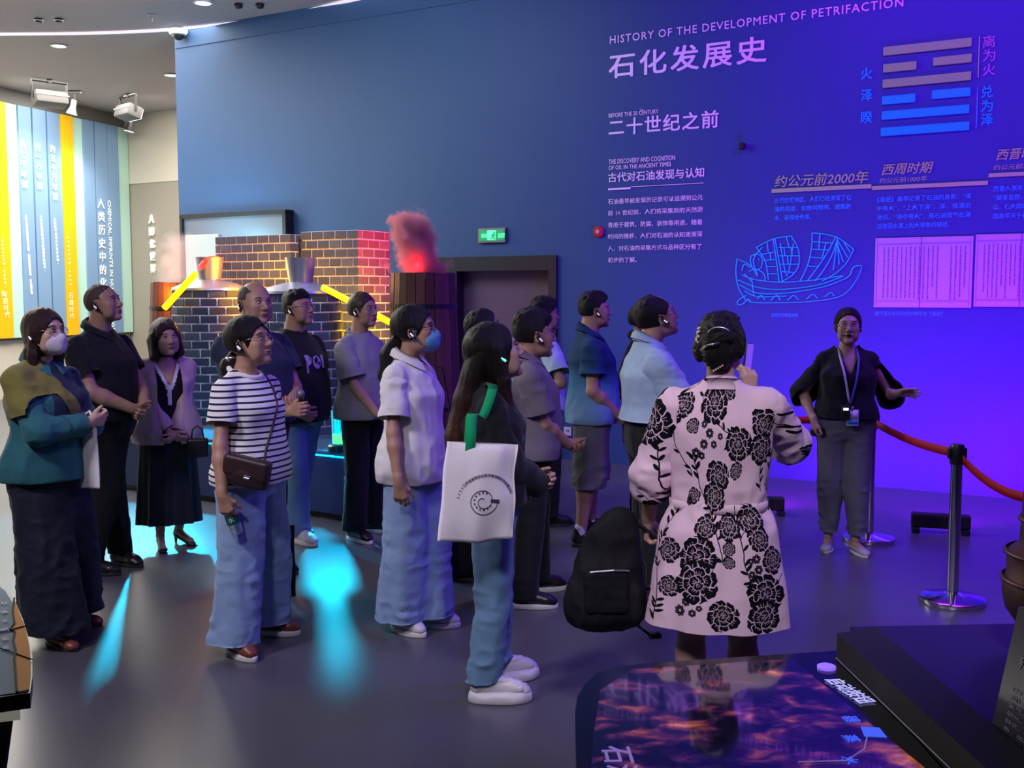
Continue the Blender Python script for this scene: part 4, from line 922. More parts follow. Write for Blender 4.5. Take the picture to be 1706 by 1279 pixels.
class Fig:
    """Local frame: x forward, y to the figure's left, z up; origin between the feet."""
    def __init__(s, name_label, px, py, deg, H, sex='m', fat=1.0, skin='mid', head=(0, 0, 0), hoff=(0, 0), arms=None, feet=None, lean=0.0, sole=0.025, cat='person', Y=None, hs=1.0, group=None):
        s.sex = sex; s.s = k = H / 1.70; s.H = H; s.B = MEN if sex == 'm' else WOM; s.fat = fat; s.skin = skinmat(skin); s.lean = lean
        p = fp(px, py) if Y is None else at(px, py, Y); s.root = empty('person', (p.x, p.y, 0), math.radians(deg), label=name_label, cat=cat, group=group)
        s.deg = math.radians(deg); s.p0 = V3(p.x, p.y, 0); cd, sn = math.cos(s.deg), math.sin(s.deg)
        def tolocal(q): d = np.array(q, float) - s.p0; return V3(d[0] * cd + d[1] * sn, -d[0] * sn + d[1] * cd, d[2])
        s.tolocal = tolocal
        if feet:
            feet = {a: ((lambda l, b: (l[0] / k, l[1] / k, b[3]))(tolocal(fp(b[1], b[2])), b) if b[0] == 'px' else b) for a, b in feet.items()}
        if arms:
            for a_ in arms.values():
                if 'w' in a_ and a_['w'][0] == 'px':
                    l = tolocal(at(a_['w'][1], a_['w'][2], s.p0[1] + a_['w'][3])); a_['w'] = tuple(l / k)
        B = s.B; s.keys = []
        for z, w_, d_ in B['W']:
            fw = fat if z < 1.3 else 1 + (fat - 1) * 0.5; belly = max(0, 1 - abs(z - 1.04) / 0.22) * max(0, fat - 1) * 0.14
            s.keys.append((z * k, w_ * k * fw, d_ * k * fw + belly * .4, s.cx(z) * k + belly * .5))
        s.sh = {}; s.el = {}; s.wr = {}; s.hand = {}
        arms = arms or {}
        l1, l2 = .285 * k, .245 * k
        for sd, sg in (('R', -1), ('L', 1)):
            A = arms.get(sd, {}); a = V3(s.cx(1.38) * k + A.get('shx', 0), sg * B['sw'] * k * (1 + (fat - 1) * .6), 1.342 * k + A.get('shz', 0))
            t = A.get('w', (0.04, sg * (B['sw'] + .06), .86)); t = V3(*t) * V3(k, k, k)
            e, wv = ik(a, t, l1, l2, A.get('pole', (-1, sg * .4, -.1)))
            s.sh[sd], s.el[sd], s.wr[sd] = a, e, wv
            s.hand[sd] = dict(D=nrm(A.get('D', wv - e)), T=A.get('T', (1, 0, 0.2)), curl=A.get('curl', .35), spread=A.get('spread', 0.0), thumb=A.get('thumb', 0.6))
        feet = feet or {}
        s.ft = {}; s.kn = {}; s.hp = {}
        for sd, sg in (('R', -1), ('L', 1)):
            f = feet.get(sd, (0.0, sg * .10, 0)); s.ft[sd] = (f[0] * k, f[1] * k, math.radians(f[2]) + sg * .14)
            hpv = V3(s.cx(.88) * k, sg * B['hipx'] * k, .88 * k); an = V3(f[0] * k, f[1] * k, (.075) * k + sole)
            s.hp[sd] = hpv; s.kn[sd] = (hpv + an) / 2 + V3(.018, 0, 0.0) * k; s.kn[sd][2] = .475 * k; s.an = an
            s.__dict__['an' + sd] = an
        s.hs = hs * (0.985 if sex == 'f' else 1.0) * (0.6 + .4 * k)
        hz = H - .127 * s.hs
        s.hf = Frame((s.cx(1.6) * k + hoff[0] + .012, hoff[1], hz), rot(*[math.radians(q) for q in head])); s.sole = sole
    def cx(s, z):
        base = np.interp(z, [0, .8, .95, 1.1, 1.3, 1.42, 1.6], [0, -.005, 0, .012, -.005, -.025, -.005])
        return float(base + s.lean * max(0, z - .9))
    def torso(s, ease=0.0, k=.03, keys=None): return column(keys or s.keys, ease=ease, k=k)
    def neckprims(s):
        k = s.s; nr = s.B['neck'] * k * (1 + (s.fat - 1) * .5); h = s.hf
        base = V3(s.cx(1.42) * k, 0, 1.405 * k); top = h.to((-.022, 0, -.035)); tr = [cone(base, top, nr * 1.1, nr * .98, k=.03)]
        for sg in (-1, 1): tr.append(cone(base + V3(-.01, sg * .028, -.008), s.sh['L' if sg > 0 else 'R'] + V3(-.005, -sg * .03, .0), nr * .68, .034 * k, k=.03))
        return tr
    def headprims(s):
        h = s.hf; q = s.hs; E = lambda c, r, k=.012, sub=False, R=None: infr(h, ell(np.array(c) * q, np.array(r) * q, R, k=k * q, sub=sub)); C = lambda a, b, ra, rb, k=.01: infr(h, cone(np.array(a) * q, np.array(b) * q, ra * q, rb * q, k=k * q))
        f = 1 + (s.fat - 1) * .5; w_ = (1.0 if s.sex == 'm' else .96)
        L = [E((-.014, 0, .036), (.096, .076 * w_, .090)), E((.028, 0, .0), (.066, .066 * w_ * f, .096), .02), E((.034, 0, -.055), (.052, .054 * f * w_, .050), .02),
             E((.074, 0, -.090), (.020, .024, .017), .02)]
        for g in (-1, 1): L += [E((.058, g * .040, -.014), (.026, .024, .024), .02), E((.045, g * .046 * f, -.052), (.030, .016, .030), .02)]
        L += [C((.080, -.028, .036), (.080, .028, .036), .0115, .0115, .014)]
        L += [E((.101, g * .031, .014), (.017, .017, .0095), .012, True) for g in (-1, 1)]
        L += [C((.086, 0, .024), (.110, 0, -.016), .0075, .0105, .012), E((.106, 0, -.021), (.013, .012, .010), .008)]
        L += [E((.097, g * .012, -.024), (.010, .0075, .0075), .006) for g in (-1, 1)]
        L += [E((.0915, 0, -.0485), (.011, .023, .0062), .006), E((.089, 0, -.0585), (.011, .019, .0070), .006)]
        for g in (-1, 1):
            R = rot(yaw=g * .35, roll=0)
            L += [E((-.008, g * .078 * f, .0), (.017, .007, .030), .006, False, R), E((-.002, g * .083 * f, .004), (.009, .006, .017), .004, True, R)]
        return L
    def armprims(s, sd, fore=True):
        k = s.s * s.B['arm'] * (1 + (s.fat - 1) * .6); a, e, wv = s.sh[sd], s.el[sd], s.wr[sd]
        P = [cone(a + V3(0, 0, -.01), e, .041 * k, .038 * k, k=.02)]
        m_ = e + (wv - e) * .28; P += [cone(e, m_, .040 * k, .042 * k, k=.02), cone(m_, wv, .042 * k, .027 * k, k=.02)]
        return P
    def handprims(s, sd):
        k = s.s * (.94 if s.sex == 'f' else 1.0); h = s.hand[sd]; W_ = s.wr[sd]; D = nrm(h['D']); T = np.asarray(h['T'], float); T = nrm(T - D * (T @ D))
        N = np.cross(D, T) if sd == 'L' else np.cross(T, D)
        P = [cone(W_ - D * .02, W_ + D * .015, .027 * k, .025 * k, k=.012, sq=(N, .75))]; c = h['curl']; sp = h['spread']
        kn = []
        for i, (o, ln) in enumerate(((.030, .068), (.010, .077), (-.011, .071), (-.030, .056))):
            K = W_ + D * (.088 - .006 * abs(i - 1)) * k + T * o * k; kn.append(K)
            P.append(cone(W_ + D * .012 + T * o * .45 * k, K, .0145 * k, .0115 * k, k=.012))
            ang = c * .8 + .08 * i; d = D; p = K; fan = T * (o * (3 + 8 * sp)); rr = .0098 * k
            for j, fr in enumerate((.46, .30, .24)):
                dd = nrm(nrm(D + fan * .5) * math.cos(ang) + N * math.sin(ang)); q = p + dd * ln * fr * k
                P.append(cone(p, q, rr, rr * .93, k=.004)); p = q; rr *= .93; ang += c * (1.1, .8, .5)[j]
        t0 = W_ + D * .022 * k + T * .016 * k + N * .008 * k; td = nrm(D * .75 + T * .8 + N * .35 * s.hand[sd]['thumb']); t1 = t0 + td * .042 * k; td2 = nrm(D * 1.0 + T * .35 + N * .6 * h['thumb']); t2 = t1 + td2 * .030 * k
        P += [cone(t0, t1, .0165 * k, .0125 * k, k=.014), cone(t1, t2, .0118 * k, .0098 * k, k=.004), cone(t2, t2 + td2 * .02 * k, .0098 * k, .0085 * k, k=.004)]
        s.palm = s.__dict__.get('palm', {}); s.palm[sd] = (W_ + D * .075 * k + N * .02 * k, D, T, N)
        return P
    def legprims(s, sd, bare=False):
        k = s.s * (1 + (s.fat - 1) * .5) * (1.0 if s.sex == 'm' else .95); hp, kn, an = s.hp[sd], s.kn[sd], s.__dict__['an' + sd]
        ca = kn + (an - kn) * .3 + V3(-.012, 0, 0)
        return [cone(hp, kn, .088 * k, .054 * k, k=.04), cone(kn, ca, .052 * k, .054 * k, k=.03), cone(ca, an, .054 * k, .034 * k, k=.03)]
    def hairmat(s): return getattr(s, 'hm', m_hair)
    def body(s, hide_hand=(), eyes=True, barelegs=False, eyestyle=0):
        pt = Part(); base = [s.torso(-.014)] + s.neckprims()
        for sd in 'RL': base += s.armprims(sd) + s.legprims(sd)
        zc = 1.43 * s.s
        V, Q = surface(base, .0125)
        pred = lambda C: (C[:, 2] > zc)
        for sd in 'RL':
            w_, D = s.wr[sd], s.hand[sd]['D']; a, e = s.el[sd], s.wr[sd]; ax_ = nrm(e - a)
            V, Q = cutf(V, Q, lambda C, e=e, ax_=ax_, a=a: (((C - e) @ ax_) > -.055) & (np.linalg.norm(C - e, axis=1) < .11))
        V, Q = cutf(V, Q, pred); pt.add(V, Q)
        near = [q for q in base if q['hi'][2] > zc - .1]
        top = near + s.headprims(); V, Q = surface(top, .0042, lo=V3(-1, -.17, zc - .03) + V3(0, 0, 0), hi=V3(1, .17, 3))
        C = (V[Q].mean(1) - s.hf.o) @ s.hf.R / s.hs
        mi = np.zeros(len(Q), int); lips = (C[:, 0] > .086) & (np.abs(C[:, 1]) < .021 - np.abs(C[:, 2] + .0535) * .8) & (C[:, 2] < -.0435) & (C[:, 2] > -.0650); mi[lips] = 1
        pt.add(V, Q, mi)
        for sd in 'RL':
            if sd in hide_hand: continue
            e, w_ = s.el[sd], s.wr[sd]; ax_ = nrm(w_ - e); P = s.armprims(sd)[1:] + s.handprims(sd)
            V, Q = surface(P, .0042, lo=w_ - .22, hi=w_ + .22); V, Q = cutf(V, Q, lambda C: ((C - w_) @ ax_ < -.07)); pt.add(V, Q)
        # eyes and brows
        mb = M(); q = s.hs
        for g in (-1, 1):
            c = V3(.0795, g * .0305, .0135) * q; mb.ball(c, (.0122 * q, .0125 * q, .0066 * q), 8, 2); mb.ball(c + V3(.0085, 0, .0002) * q, (.0044 * q, .0050 * q, .0048 * q), 6, 3)
            mb.tube([V3(.083, g * .016, .0185) * q, V3(.0915, g * .025, .0215) * q, V3(.0905, g * .036, .0212) * q, V3(.080, g * .046, .0165) * q], [.0014, .0021, .0021, .0014], 5, 3)
            mb.tube([V3(.084, g * .017, .0085) * q, V3(.089, g * .030, .0070) * q, V3(.079, g * .045, .0105) * q], .0014, 5, 0)
            mb.tube([V3(.0905, g * .014, .0335) * q, V3(.0925, g * .026, .0385) * q, V3(.086, g * .040, .0385) * q, V3(.075, g * .050, .0325) * q], [.0024, .0034, .0030, .0014], 5, 4)
        mb.box(V3(.0965, 0, -.0535) * q, (.010 * q, .030 * q, .0014 * q), 3)
        pt.addm(mb, s.hf)
        s.bodyobj = pt.build('body', [s.skin, m_lip, m_eyew, m_iris, m_hairs], s.root); return s
    # ---------------- hair
    def hair(s, style='short', t=.012, hm=None, extra=None, seed=3, front=.073, gloss=None):
        q = s.hs; h = s.hf; f = 1 + (s.fat - 1) * .3
        E = lambda c, r, k=.012, sub=False, R=None: ell(np.array(c) * q, np.array(r) * q, R, k=k * q, sub=sub); C = lambda a, b, ra, rb, k=.015: cone(np.array(a) * q, np.array(b) * q, ra * q, rb * q, k=k * q)
        L = []; w_ = .076 * (1 if s.sex == 'm' else .97)
        cap = E((-.016, 0, .036), (.097 + t, w_ + t, .091 + t * 1.1)); face = E((.105, 0, front - .090), (.098, .083, .090), .012, True)
        if style in ('short', 'buzz', 'crop'):
            L = [cap]
            if style == 'crop': L = [E((-.016, 0, .034), (.098, w_ + .004, .092)), E((-.004, 0, .085), (.094 + t * .6, .066 + t * .4, .050 + t), .02)]
            L += [face, box3(V3(0, 0, -.10) * q, V3(.2, .2, .062) * q, .002, rot(pitch=-.18), k=.01, sub=True)]
            for g in (-1, 1): L.append(E((.0, g * .085, -.006), (.028, .03, .034), .008, True))
        elif style in ('balding', 'thin'):
            L = [cap, face]
            top = E((.055, 0, .14), (.145, .062, .075), .02, True) if style == 'balding' else E((.11, 0, .125), (.10, .055, .06), .02, True)
            L += [top, box3(V3(0, 0, -.10) * q, V3(.2, .2, .062) * q, .002, rot(pitch=-.18), k=.01, sub=True)]
            for g in (-1, 1): L.append(E((.0, g * .085, -.006), (.028, .03, .034), .008, True))
        elif style == 'pulled':        # hair drawn back, ears free
            L = [cap, E((-.05, 0, .0), (.062, .066, .06), .02), face, E((.0, .085, -.012), (.026, .03, .034), .008, True), E((.0, -.085, -.012), (.026, .03, .034), .008, True), box3(V3(.03, 0, -.12) * q, V3(.2, .2, .062) * q, .002, rot(pitch=-.35), k=.01, sub=True)]
        elif style == 'bob':
            L = [cap, E((-.03, 0, -.03), (.085, .092, .10), .03)]
            for g in (-1, 1): L += [C((.0, g * .078, .03), (.012, g * .088, -.095), .030, .028), C((-.03, g * .08, .0), (-.02, g * .085, -.105), .034, .03)]
            L += [E((.10, 0, front - .105), (.082, .066, .105), .012, True), box3(V3(0, 0, -.20) * q, V3(.2, .2, .07) * q, .01, k=.01, sub=True)]
        elif style == 'long':
            L = [cap, E((-.03, 0, -.03), (.080, .082, .09), .03)]
            for g in (-1, 1): L += [C((.0, g * .074, .03), (-.012, g * .080, -.10), .024, .026), C((-.012, g * .080, -.10), (-.035, g * .082, -.26), .026, .024)]
            L += [E((.10, 0, front - .105), (.085, .070, .105), .012, True)]
        elif style == 'updo':
            L = [E((-.02, 0, .032), (.108, .092, .100)), E((-.085, 0, .01), (.060, .066, .070), .02), E((-.10, .02, .03), (.04, .035, .05), .01), E((-.10, -.025, .0), (.04, .035, .05), .01), E((-.09, 0, -.045), (.04, .045, .035), .02), E((-.125, .028, -.012), (.024, .030, .040), .008), E((-.128, -.02, .045), (.024, .042, .026), .008), E((-.06, .066, .0), (.04, .03, .05), .01), E((-.06, -.066, .01), (.04, .03, .05), .01), E((-.01, 0, .105), (.07, .07, .03), .012),
                 E((.105, 0, -.02), (.098, .080, .092), .012, True)]
        if extra: L += [e(E, C) for e in extra]
        V, Q = surface(L, .0058)
        V = relax(V, Q, 1, .4)
        N = vnormals(V, Q)
        if style in ('long', 'bob', 'pulled', 'updo'):
            P = V * np.array((75, 75, 7)); V = V + N * (noise3(P, seed) * .0022 + noise3(V * 14, seed) * .003)[:, None]
            if style == 'updo': s_ = noise3(V * np.array((22, 22, 22)), 3) * 9; V = V + N * (np.sin(V[:, 2] * 260 + s_ * 1.4 + V[:, 1] * 120) * .0028)[:, None]
        else:
            tp = np.clip((V[:, 2] / q - .06) / .05, 0, 1) * (1 if style == 'crop' else .5)
            V = V + N * (noise3(V * np.array((70, 110, 60)), seed) * .0015 + noise3(V * np.array((45, 75, 30)), seed) * (.0015 + .0045 * tp))[:, None]
        if style in ('buzz', 'crop', 'short', 'balding', 'thin'): pass
        pt = Part(); pt.add(h.o + V @ h.R.T, Q); o = pt.build('hair', hm or m_hair, s.root); return o
    def lock(s, pts, rs, hm=None, name='ponytail', flat=None, seed=5):
        """a hanging tail of hair through points given in the body frame (metres)"""
        L = [cone(pts[i], pts[i + 1], rs[i], rs[i + 1], k=.02, sq=flat) for i in range(len(pts) - 1)]; V, Q = surface(L, .0065); N = vnormals(V, Q)
        V = V + N * (noise3(V * np.array((80, 80, 8)), seed) * .0028)[:, None]
        return Part().add(V, Q).build(name, hm or m_hair, s.root)
    def glasses(s, m_=None, r=.021, round_=True):
        q = s.hs; mb = M(); 
        for g in (-1, 1):
            pts = [V3(.1045 - .010 * abs(math.cos(a)) * (1 if g * math.cos(a) > 0 else 0), g * .0335 + math.cos(a) * (r + .003), .010 + math.sin(a) * r * (.82)) * q for a in np.linspace(0, 2 * PI, 19)]
            mb.tube(pts, .0012, 5, caps=False); mb.tube([V3(.097, g * .057, .016) * q, V3(.05, g * .078, .018) * q, V3(-.004, g * .083, .016) * q, V3(-.022, g * .082, -.004) * q], .0015, 5)
            mb.add([tuple(p) for p in pts[:-1]], [tuple(range(18))], 1)
        mb.tube([V3(.105, -.011, .014) * q, V3(.109, 0, .017) * q, V3(.105, .011, .014) * q], .0013, 5)
        Part().addm(mb, s.hf).build('glasses', [m_ or m_wire, m_lens], s.root)
    def earpiece(s, sides='R', led=None):
        q = s.hs
        for sd in sides:
            g = -1 if sd == 'R' else 1; y = g * (.090 * (1 + (s.fat - 1) * .5)); mb = M()
            mb.tube([V3(-.006, y - g * .006, .004) * q, V3(-.002, y, -.004) * q, V3(.010, y + g * .003, -.020) * q, V3(.020, y + g * .003, -.034) * q], [.008, .0095, .0085, .006], 8, 0)
            mb.tube([V3(.002, y, .006) * q, V3(-.006, y - g * .002, .022) * q, V3(-.020, y - g * .008, .024) * q, V3(-.028, y - g * .012, .006) * q, V3(-.024, y - g * .012, -.014) * q], .003, 6, 0)
            mb.tube([V3(-.002, y + g * .008, -.004) * q, V3(.012, y + g * .010, -.021) * q], [.004, .0045], 7, 1)
            o = Part().addm(mb, s.hf).build('earpiece', [m_ear, led or m_eart], s.root)
            for p in o.data.polygons: p.use_smooth = True
    def mask(s, m_, bulge=0.0, kn=False):
        q = s.hs; E = lambda c, r, k=.012, sub=False: infr(s.hf, ell(np.array(c) * q, np.array(r) * q, None, k=k * q, sub=sub))
        L = [E((.052, 0, -.045), (.060, .064, .060)), E((.09, 0, -.03), (.032 + bulge, .030, .034), .02), E((.085, 0, -.07), (.025 + bulge, .03, .03), .02)]
        V, Q = surface(L, .0048); C = lambda P: (P - s.hf.o) @ s.hf.R / q
        V, Q = cutf(V, Q, lambda P: (C(P)[:, 0] < .040) | (C(P)[:, 2] > .0 + .0 * C(P)[:, 0]) | (C(P)[:, 2] < -.108))
        Pl = C(V); N = vnormals(V, Q)
        if not kn: V = V + N * (np.sin(Pl[:, 2] * 520) * .0009)[:, None]
        pt = Part().add(V, Q); mb = M()
        for g in (-1, 1):
            mb.tube([V3(.046, g * .060, -.012) * q, V3(.02, g * .078, .004) * q, V3(-.012, g * .085, .012) * q], .0018, 5); mb.tube([V3(.046, g * .060, -.075) * q, V3(.02, g * .072, -.045) * q, V3(-.012, g * .083, -.016) * q], .0018, 5)
        pt.addm(mb, s.hf); pt.build('face_mask', m_, s.root)
    # ---------------- clothes
    def shirt(s, m_, hem=.86, ease=.022, flare=.015, sleeve=.55, sr=.068, sr2=.075, cuffs=None, neck='round', amp=.006, collar_m=None, seed=1, tuck=False, name='shirt', fr=(9, 9, 6), neckr=1.0, uv=None, h=.0105, opening=None, keys=None, extra=None, mats=None, mfun=None, vz=1.24, snaps=(), sho=0.0):
        k = s.s; ks = []
        for z, w_, d_, ox in (keys or s.keys):
            if z < (hem - .03) * k: continue
            e = ease + flare * max(0, (1.25 * k - z)) / .35; e = e if z < 1.30 * k else ease * .5
            ks.append((z, w_ + e, d_ + e * 1.1, ox))
        K0 = np.array([(a, b, c, d) for a, b, c, d in (keys or s.keys)]); zb = hem * k - .03
        e0 = ease + flare * max(0, 1.25 * k - zb) / .35
        ks = [(zb, float(np.interp(zb, K0[:, 0], K0[:, 1])) + e0, float(np.interp(zb, K0[:, 0], K0[:, 2])) + e0 * 1.1, float(np.interp(zb, K0[:, 0], K0[:, 3])))] + [q for q in ks if q[0] > zb + .01]
        nk = s.neckprims()
        tr = [dict(q) for q in nk[1:]]; L = [column(ks, k=.04)]
        for sg, sd in ((-1, 'R'), (1, 'L')):
            base = V3(s.cx(1.42) * k - .008, sg * .035, 1.400 * k); L.append(cone(base, s.sh[sd] + V3(-.005, -sg * .014, .002), .046 * k + sho, .052 * k + sho, k=.035)); L.append(ell(s.sh[sd], (.056 * k + sho,) * 3, k=.03))
        if extra: L += extra
        V, Q = surface(L, h); V = relax(V, Q, 1, .5); V = folds(V, Q, amp, fr, seed)
        V, Q = cutp(V, Q, (0, 0, hem * k), (0, 0, -1))
        n0 = V3(s.cx(1.43) * k, 0, 1.425 * k); n1 = nrm(V3(.35, 0, 1)); rn = .084 * k * neckr; V, Q = cutg(V, Q, lambda C: np.minimum((C - n0) @ n1 + .012, (rn - np.hypot(C[:, 0] - n0[0], C[:, 1]))))
        if neck == 'v':
            V, Q = cutg(V, Q, lambda C: np.minimum((C[:, 0] - n0[0]) * 1.0, ((C[:, 2] - vz * k) * .42 - np.abs(C[:, 1])) * .92))
        if opening: V, Q = cutg(V, Q, opening)
        for g_ in snaps: V = snapg(V, Q, g_)
        pt = Part(); mi = mfun(V[Q].mean(1)) if mfun else 0; pt.add(V, Q, mi); V0 = V
        for sd in 'RL':
            if sleeve is None: break
            a, e, w_ = s.sh[sd], s.el[sd], s.wr[sd]; sl = sleeve if np.isscalar(sleeve) else sleeve[sd]
            kf = k * s.B['arm'] ** .5 * (1 + (s.fat - 1) * .5)
            if sl <= 1:
                end = a + (e - a) * sl; r0 = (.85 * sr + .002) * kf; P = [cone(a + V3(0, 0, .050 - r0), end + (end - a) * .12, r0, sr * kf, k=.02)]
            else:
                end = e + (w_ - e) * (sl - 1); P = [cone(a + V3(0, 0, -.012), e, .061 * kf, sr * kf, k=.02), cone(e, end + nrm(w_ - e) * .04, sr * kf, sr2 * kf, k=.03)]
            V, Q = surface(P, .0095); V = relax(V, Q, 1, .5); ax_ = nrm((end - a) if sl <= 1 else (w_ - e))
            V = folds(V, Q, amp * .8, (10, 10, 14), seed + 3)
            if sl <= 1: V, Q = cutp(V, Q, end, ax_)
            else:
                d = (V - end) @ ax_; nearw = np.linalg.norm(V - end, axis=1) < .2; keep = ((d < 0) | ~nearw)[Q].any(1); Q = Q[keep]; mm = (d > 0) & nearw; V = V.copy(); V[mm] -= d[mm, None] * ax_
            pt.add(V, Q, mfun(V[Q].mean(1)) if mfun else 0)
            if cuffs: 
                mb = M(); fr_ = Frame(end); u = nrm(np.cross(ax_, (0, 0, 1) if abs(ax_[2]) < .9 else (1, 0, 0))); v = np.cross(ax_, u); r_ = (sr if sl <= 1 else sr2) * kf + .003
                mb.tube([end - ax_ * .022, end + ax_ * .004], r_, 24, len(mats or [m_]) if collar_m else 0, caps=False); pt.addm(mb)
        if neck in ('round', 'v'):
            if neck == 'round':
                mb = M(); ring = [V3(n0[0] + .079 * k * math.cos(a) * neckr, .081 * k * math.sin(a) * neckr, n0[2] - .004 - .026 * math.cos(a)) for a in np.linspace(0, 2 * PI, 37)]
                mb.tube(ring, .0135, 8, 0 if not collar_m else len(mats or [m_]), caps=False); pt.addm(mb)
        if neck == 'collar':       # turn-down collar with an open front
            mb = M(); n = 30; rows = []
            for i in range(n + 1):
                a = .16 + (2 * PI - .32) * i / n; c_, s_ = math.cos(a), math.sin(a); fx = max(0, c_)
                b0 = V3(n0[0] + .086 * k * c_ - .002, .088 * k * s_, n0[2] - .006 - .030 * c_); 
                up = V3(n0[0] + .060 * k * c_ - .006, .062 * k * s_, n0[2] + .048 - .036 * c_)
                pt_ = V3(.012 * c_ + .022 * fx, .014 * s_ + math.copysign(.012, s_) * fx ** 3, 0); dn = V3(n0[0] + .086 * k * c_ + pt_[0], .092 * k * s_ + pt_[1], n0[2] + .006 - .030 * c_ - .030 * fx ** 2)
                rows.append((b0, up, (up + dn) / 2 + V3(.006 * c_, .006 * s_, .006), dn))
            vs = [tuple(p) for r in rows for p in r]; fs = [(i * 4 + j, (i + 1) * 4 + j, (i + 1) * 4 + j + 1, i * 4 + j + 1) for i in range(n) for j in range(3)]
            mb.add(vs, fs, 0 if not collar_m else len(mats or [m_])); pt.addm(mb)
        ms = (mats or [m_]) + ([collar_m] if collar_m else [])
        s.shirtobj = pt.build(name, ms, s.root, uv=uv); s.nk0 = n0; return s.shirtobj
    def trousers(s, m_, waist=1.02, hem=.075, thigh=.092, knee=.066, ankle=.056, ease=.012, amp=.006, seed=2, fr=(8, 8, 5), name='trousers', hemw=None, h=.0105, legs_k=.03, crease=0, uv=None):
        k = s.s; f = 1 + (s.fat - 1) * .5; ks = [(z, w_ + ease, d_ + ease, ox) for z, w_, d_, ox in s.keys if z <= waist * k + .03]
        K0 = np.array(s.keys); ks.append((waist * k + .02, float(np.interp(waist * k + .02, K0[:, 0], K0[:, 1])) + ease, float(np.interp(waist * k + .02, K0[:, 0], K0[:, 2])) + ease, float(np.interp(waist * k + .02, K0[:, 0], K0[:, 3])))) ; ks.sort()
        L = [column(ks, k=.03)]
        for sd in 'RL':
            hp, kn, an = s.hp[sd], s.kn[sd], s.__dict__['an' + sd]; sg = -1 if sd == 'R' else 1
            zt, zb = .90 * k, hem * k - .03
            def pos(z):
                if z > kn[2]: t = (z - kn[2]) / (hp[2] - kn[2]); p = kn + (hp - kn) * t
                else: t = (z - an[2]) / (kn[2] - an[2]); p = an + (kn - an) * t
                return p
            col_ = []
            for z in np.linspace(zb, zt, 12):
                if z > kn[2]: r_ = knee + (thigh - knee) * (z - kn[2]) / (zt - kn[2])
                else: r_ = ankle + (knee - ankle) * max(0, (z - .08 * k)) / (kn[2] - .08 * k)
                p = pos(z); col_.append((z, r_ * k * f, r_ * k * f * 1.06, p[0], p[1]))
            L.append(column(col_, k=legs_k, p=2.0))
        V, Q = surface(L, h); V = relax(V, Q, 1, .5)
        wf = lambda P: .55 + .9 * np.exp(-((P[:, 2] - .44 * k) / .10) ** 2) + 1.1 * np.exp(-((P[:, 2] - hem * k - .04) / .07) ** 2) + .5 * np.exp(-((P[:, 2] - .82 * k) / .06) ** 2)
        V = folds(V, Q, amp * .6, (11, 11, 16), seed, w_=wf); V = folds(V, Q, amp * .9, (13, 13, 2.2), seed + 7, ridge=False)
        V, Q = cutp(V, Q, (0, 0, hem * k), (0, 0, -1)); V, Q = cutp(V, Q, (0, 0, waist * k), (0, 0, 1))
        o = Part().add(V, Q).build(name, m_, s.root, uv=uv); return o
    def skirt(s, m_, waist=1.03, hem=.30, w0=.15, w1=.27, n=11, amp=.05, name='skirt', seed=1, d1=None, mid=None, uv=None, h=.0105, keys=None):
        k = s.s; rs = random.Random(seed); ph = [rs.uniform(0, 6) for _ in range(4)]
        zt, zb = waist * k, hem * k
        def fold(a, z, x, y): t = np.clip((zt - z) / (zt - zb), 0, 1); return amp * t * (np.sin(n * a + ph[0] + 1.2 * np.sin(2 * a + ph[1])) + .4 * np.sin((n * 2 - 3) * a + ph[2]))
        ks = keys or [(zb - .03, w1 * k, (d1 or w1 * .85) * k), (zb, w1 * k, (d1 or w1 * .85) * k), (.88 * k, max(.185 * s.fat, w0) * k, .14 * k * s.fat), (zt, w0 * k * s.fat, w0 * .72 * k * s.fat), (zt + .02, w0 * k * s.fat, w0 * .72 * k * s.fat)]
        V, Q = surface([column(ks, cx=s.cx(.9) * k, fold=fold, k=.02)], h); V = relax(V, Q, 1, .4); V, Q = cutp(V, Q, (0, 0, zb), (0, 0, -1)); V, Q = cutp(V, Q, (0, 0, zt), (0, 0, 1))
        return Part().add(V, Q).build(name, m_, s.root, uv=uv)
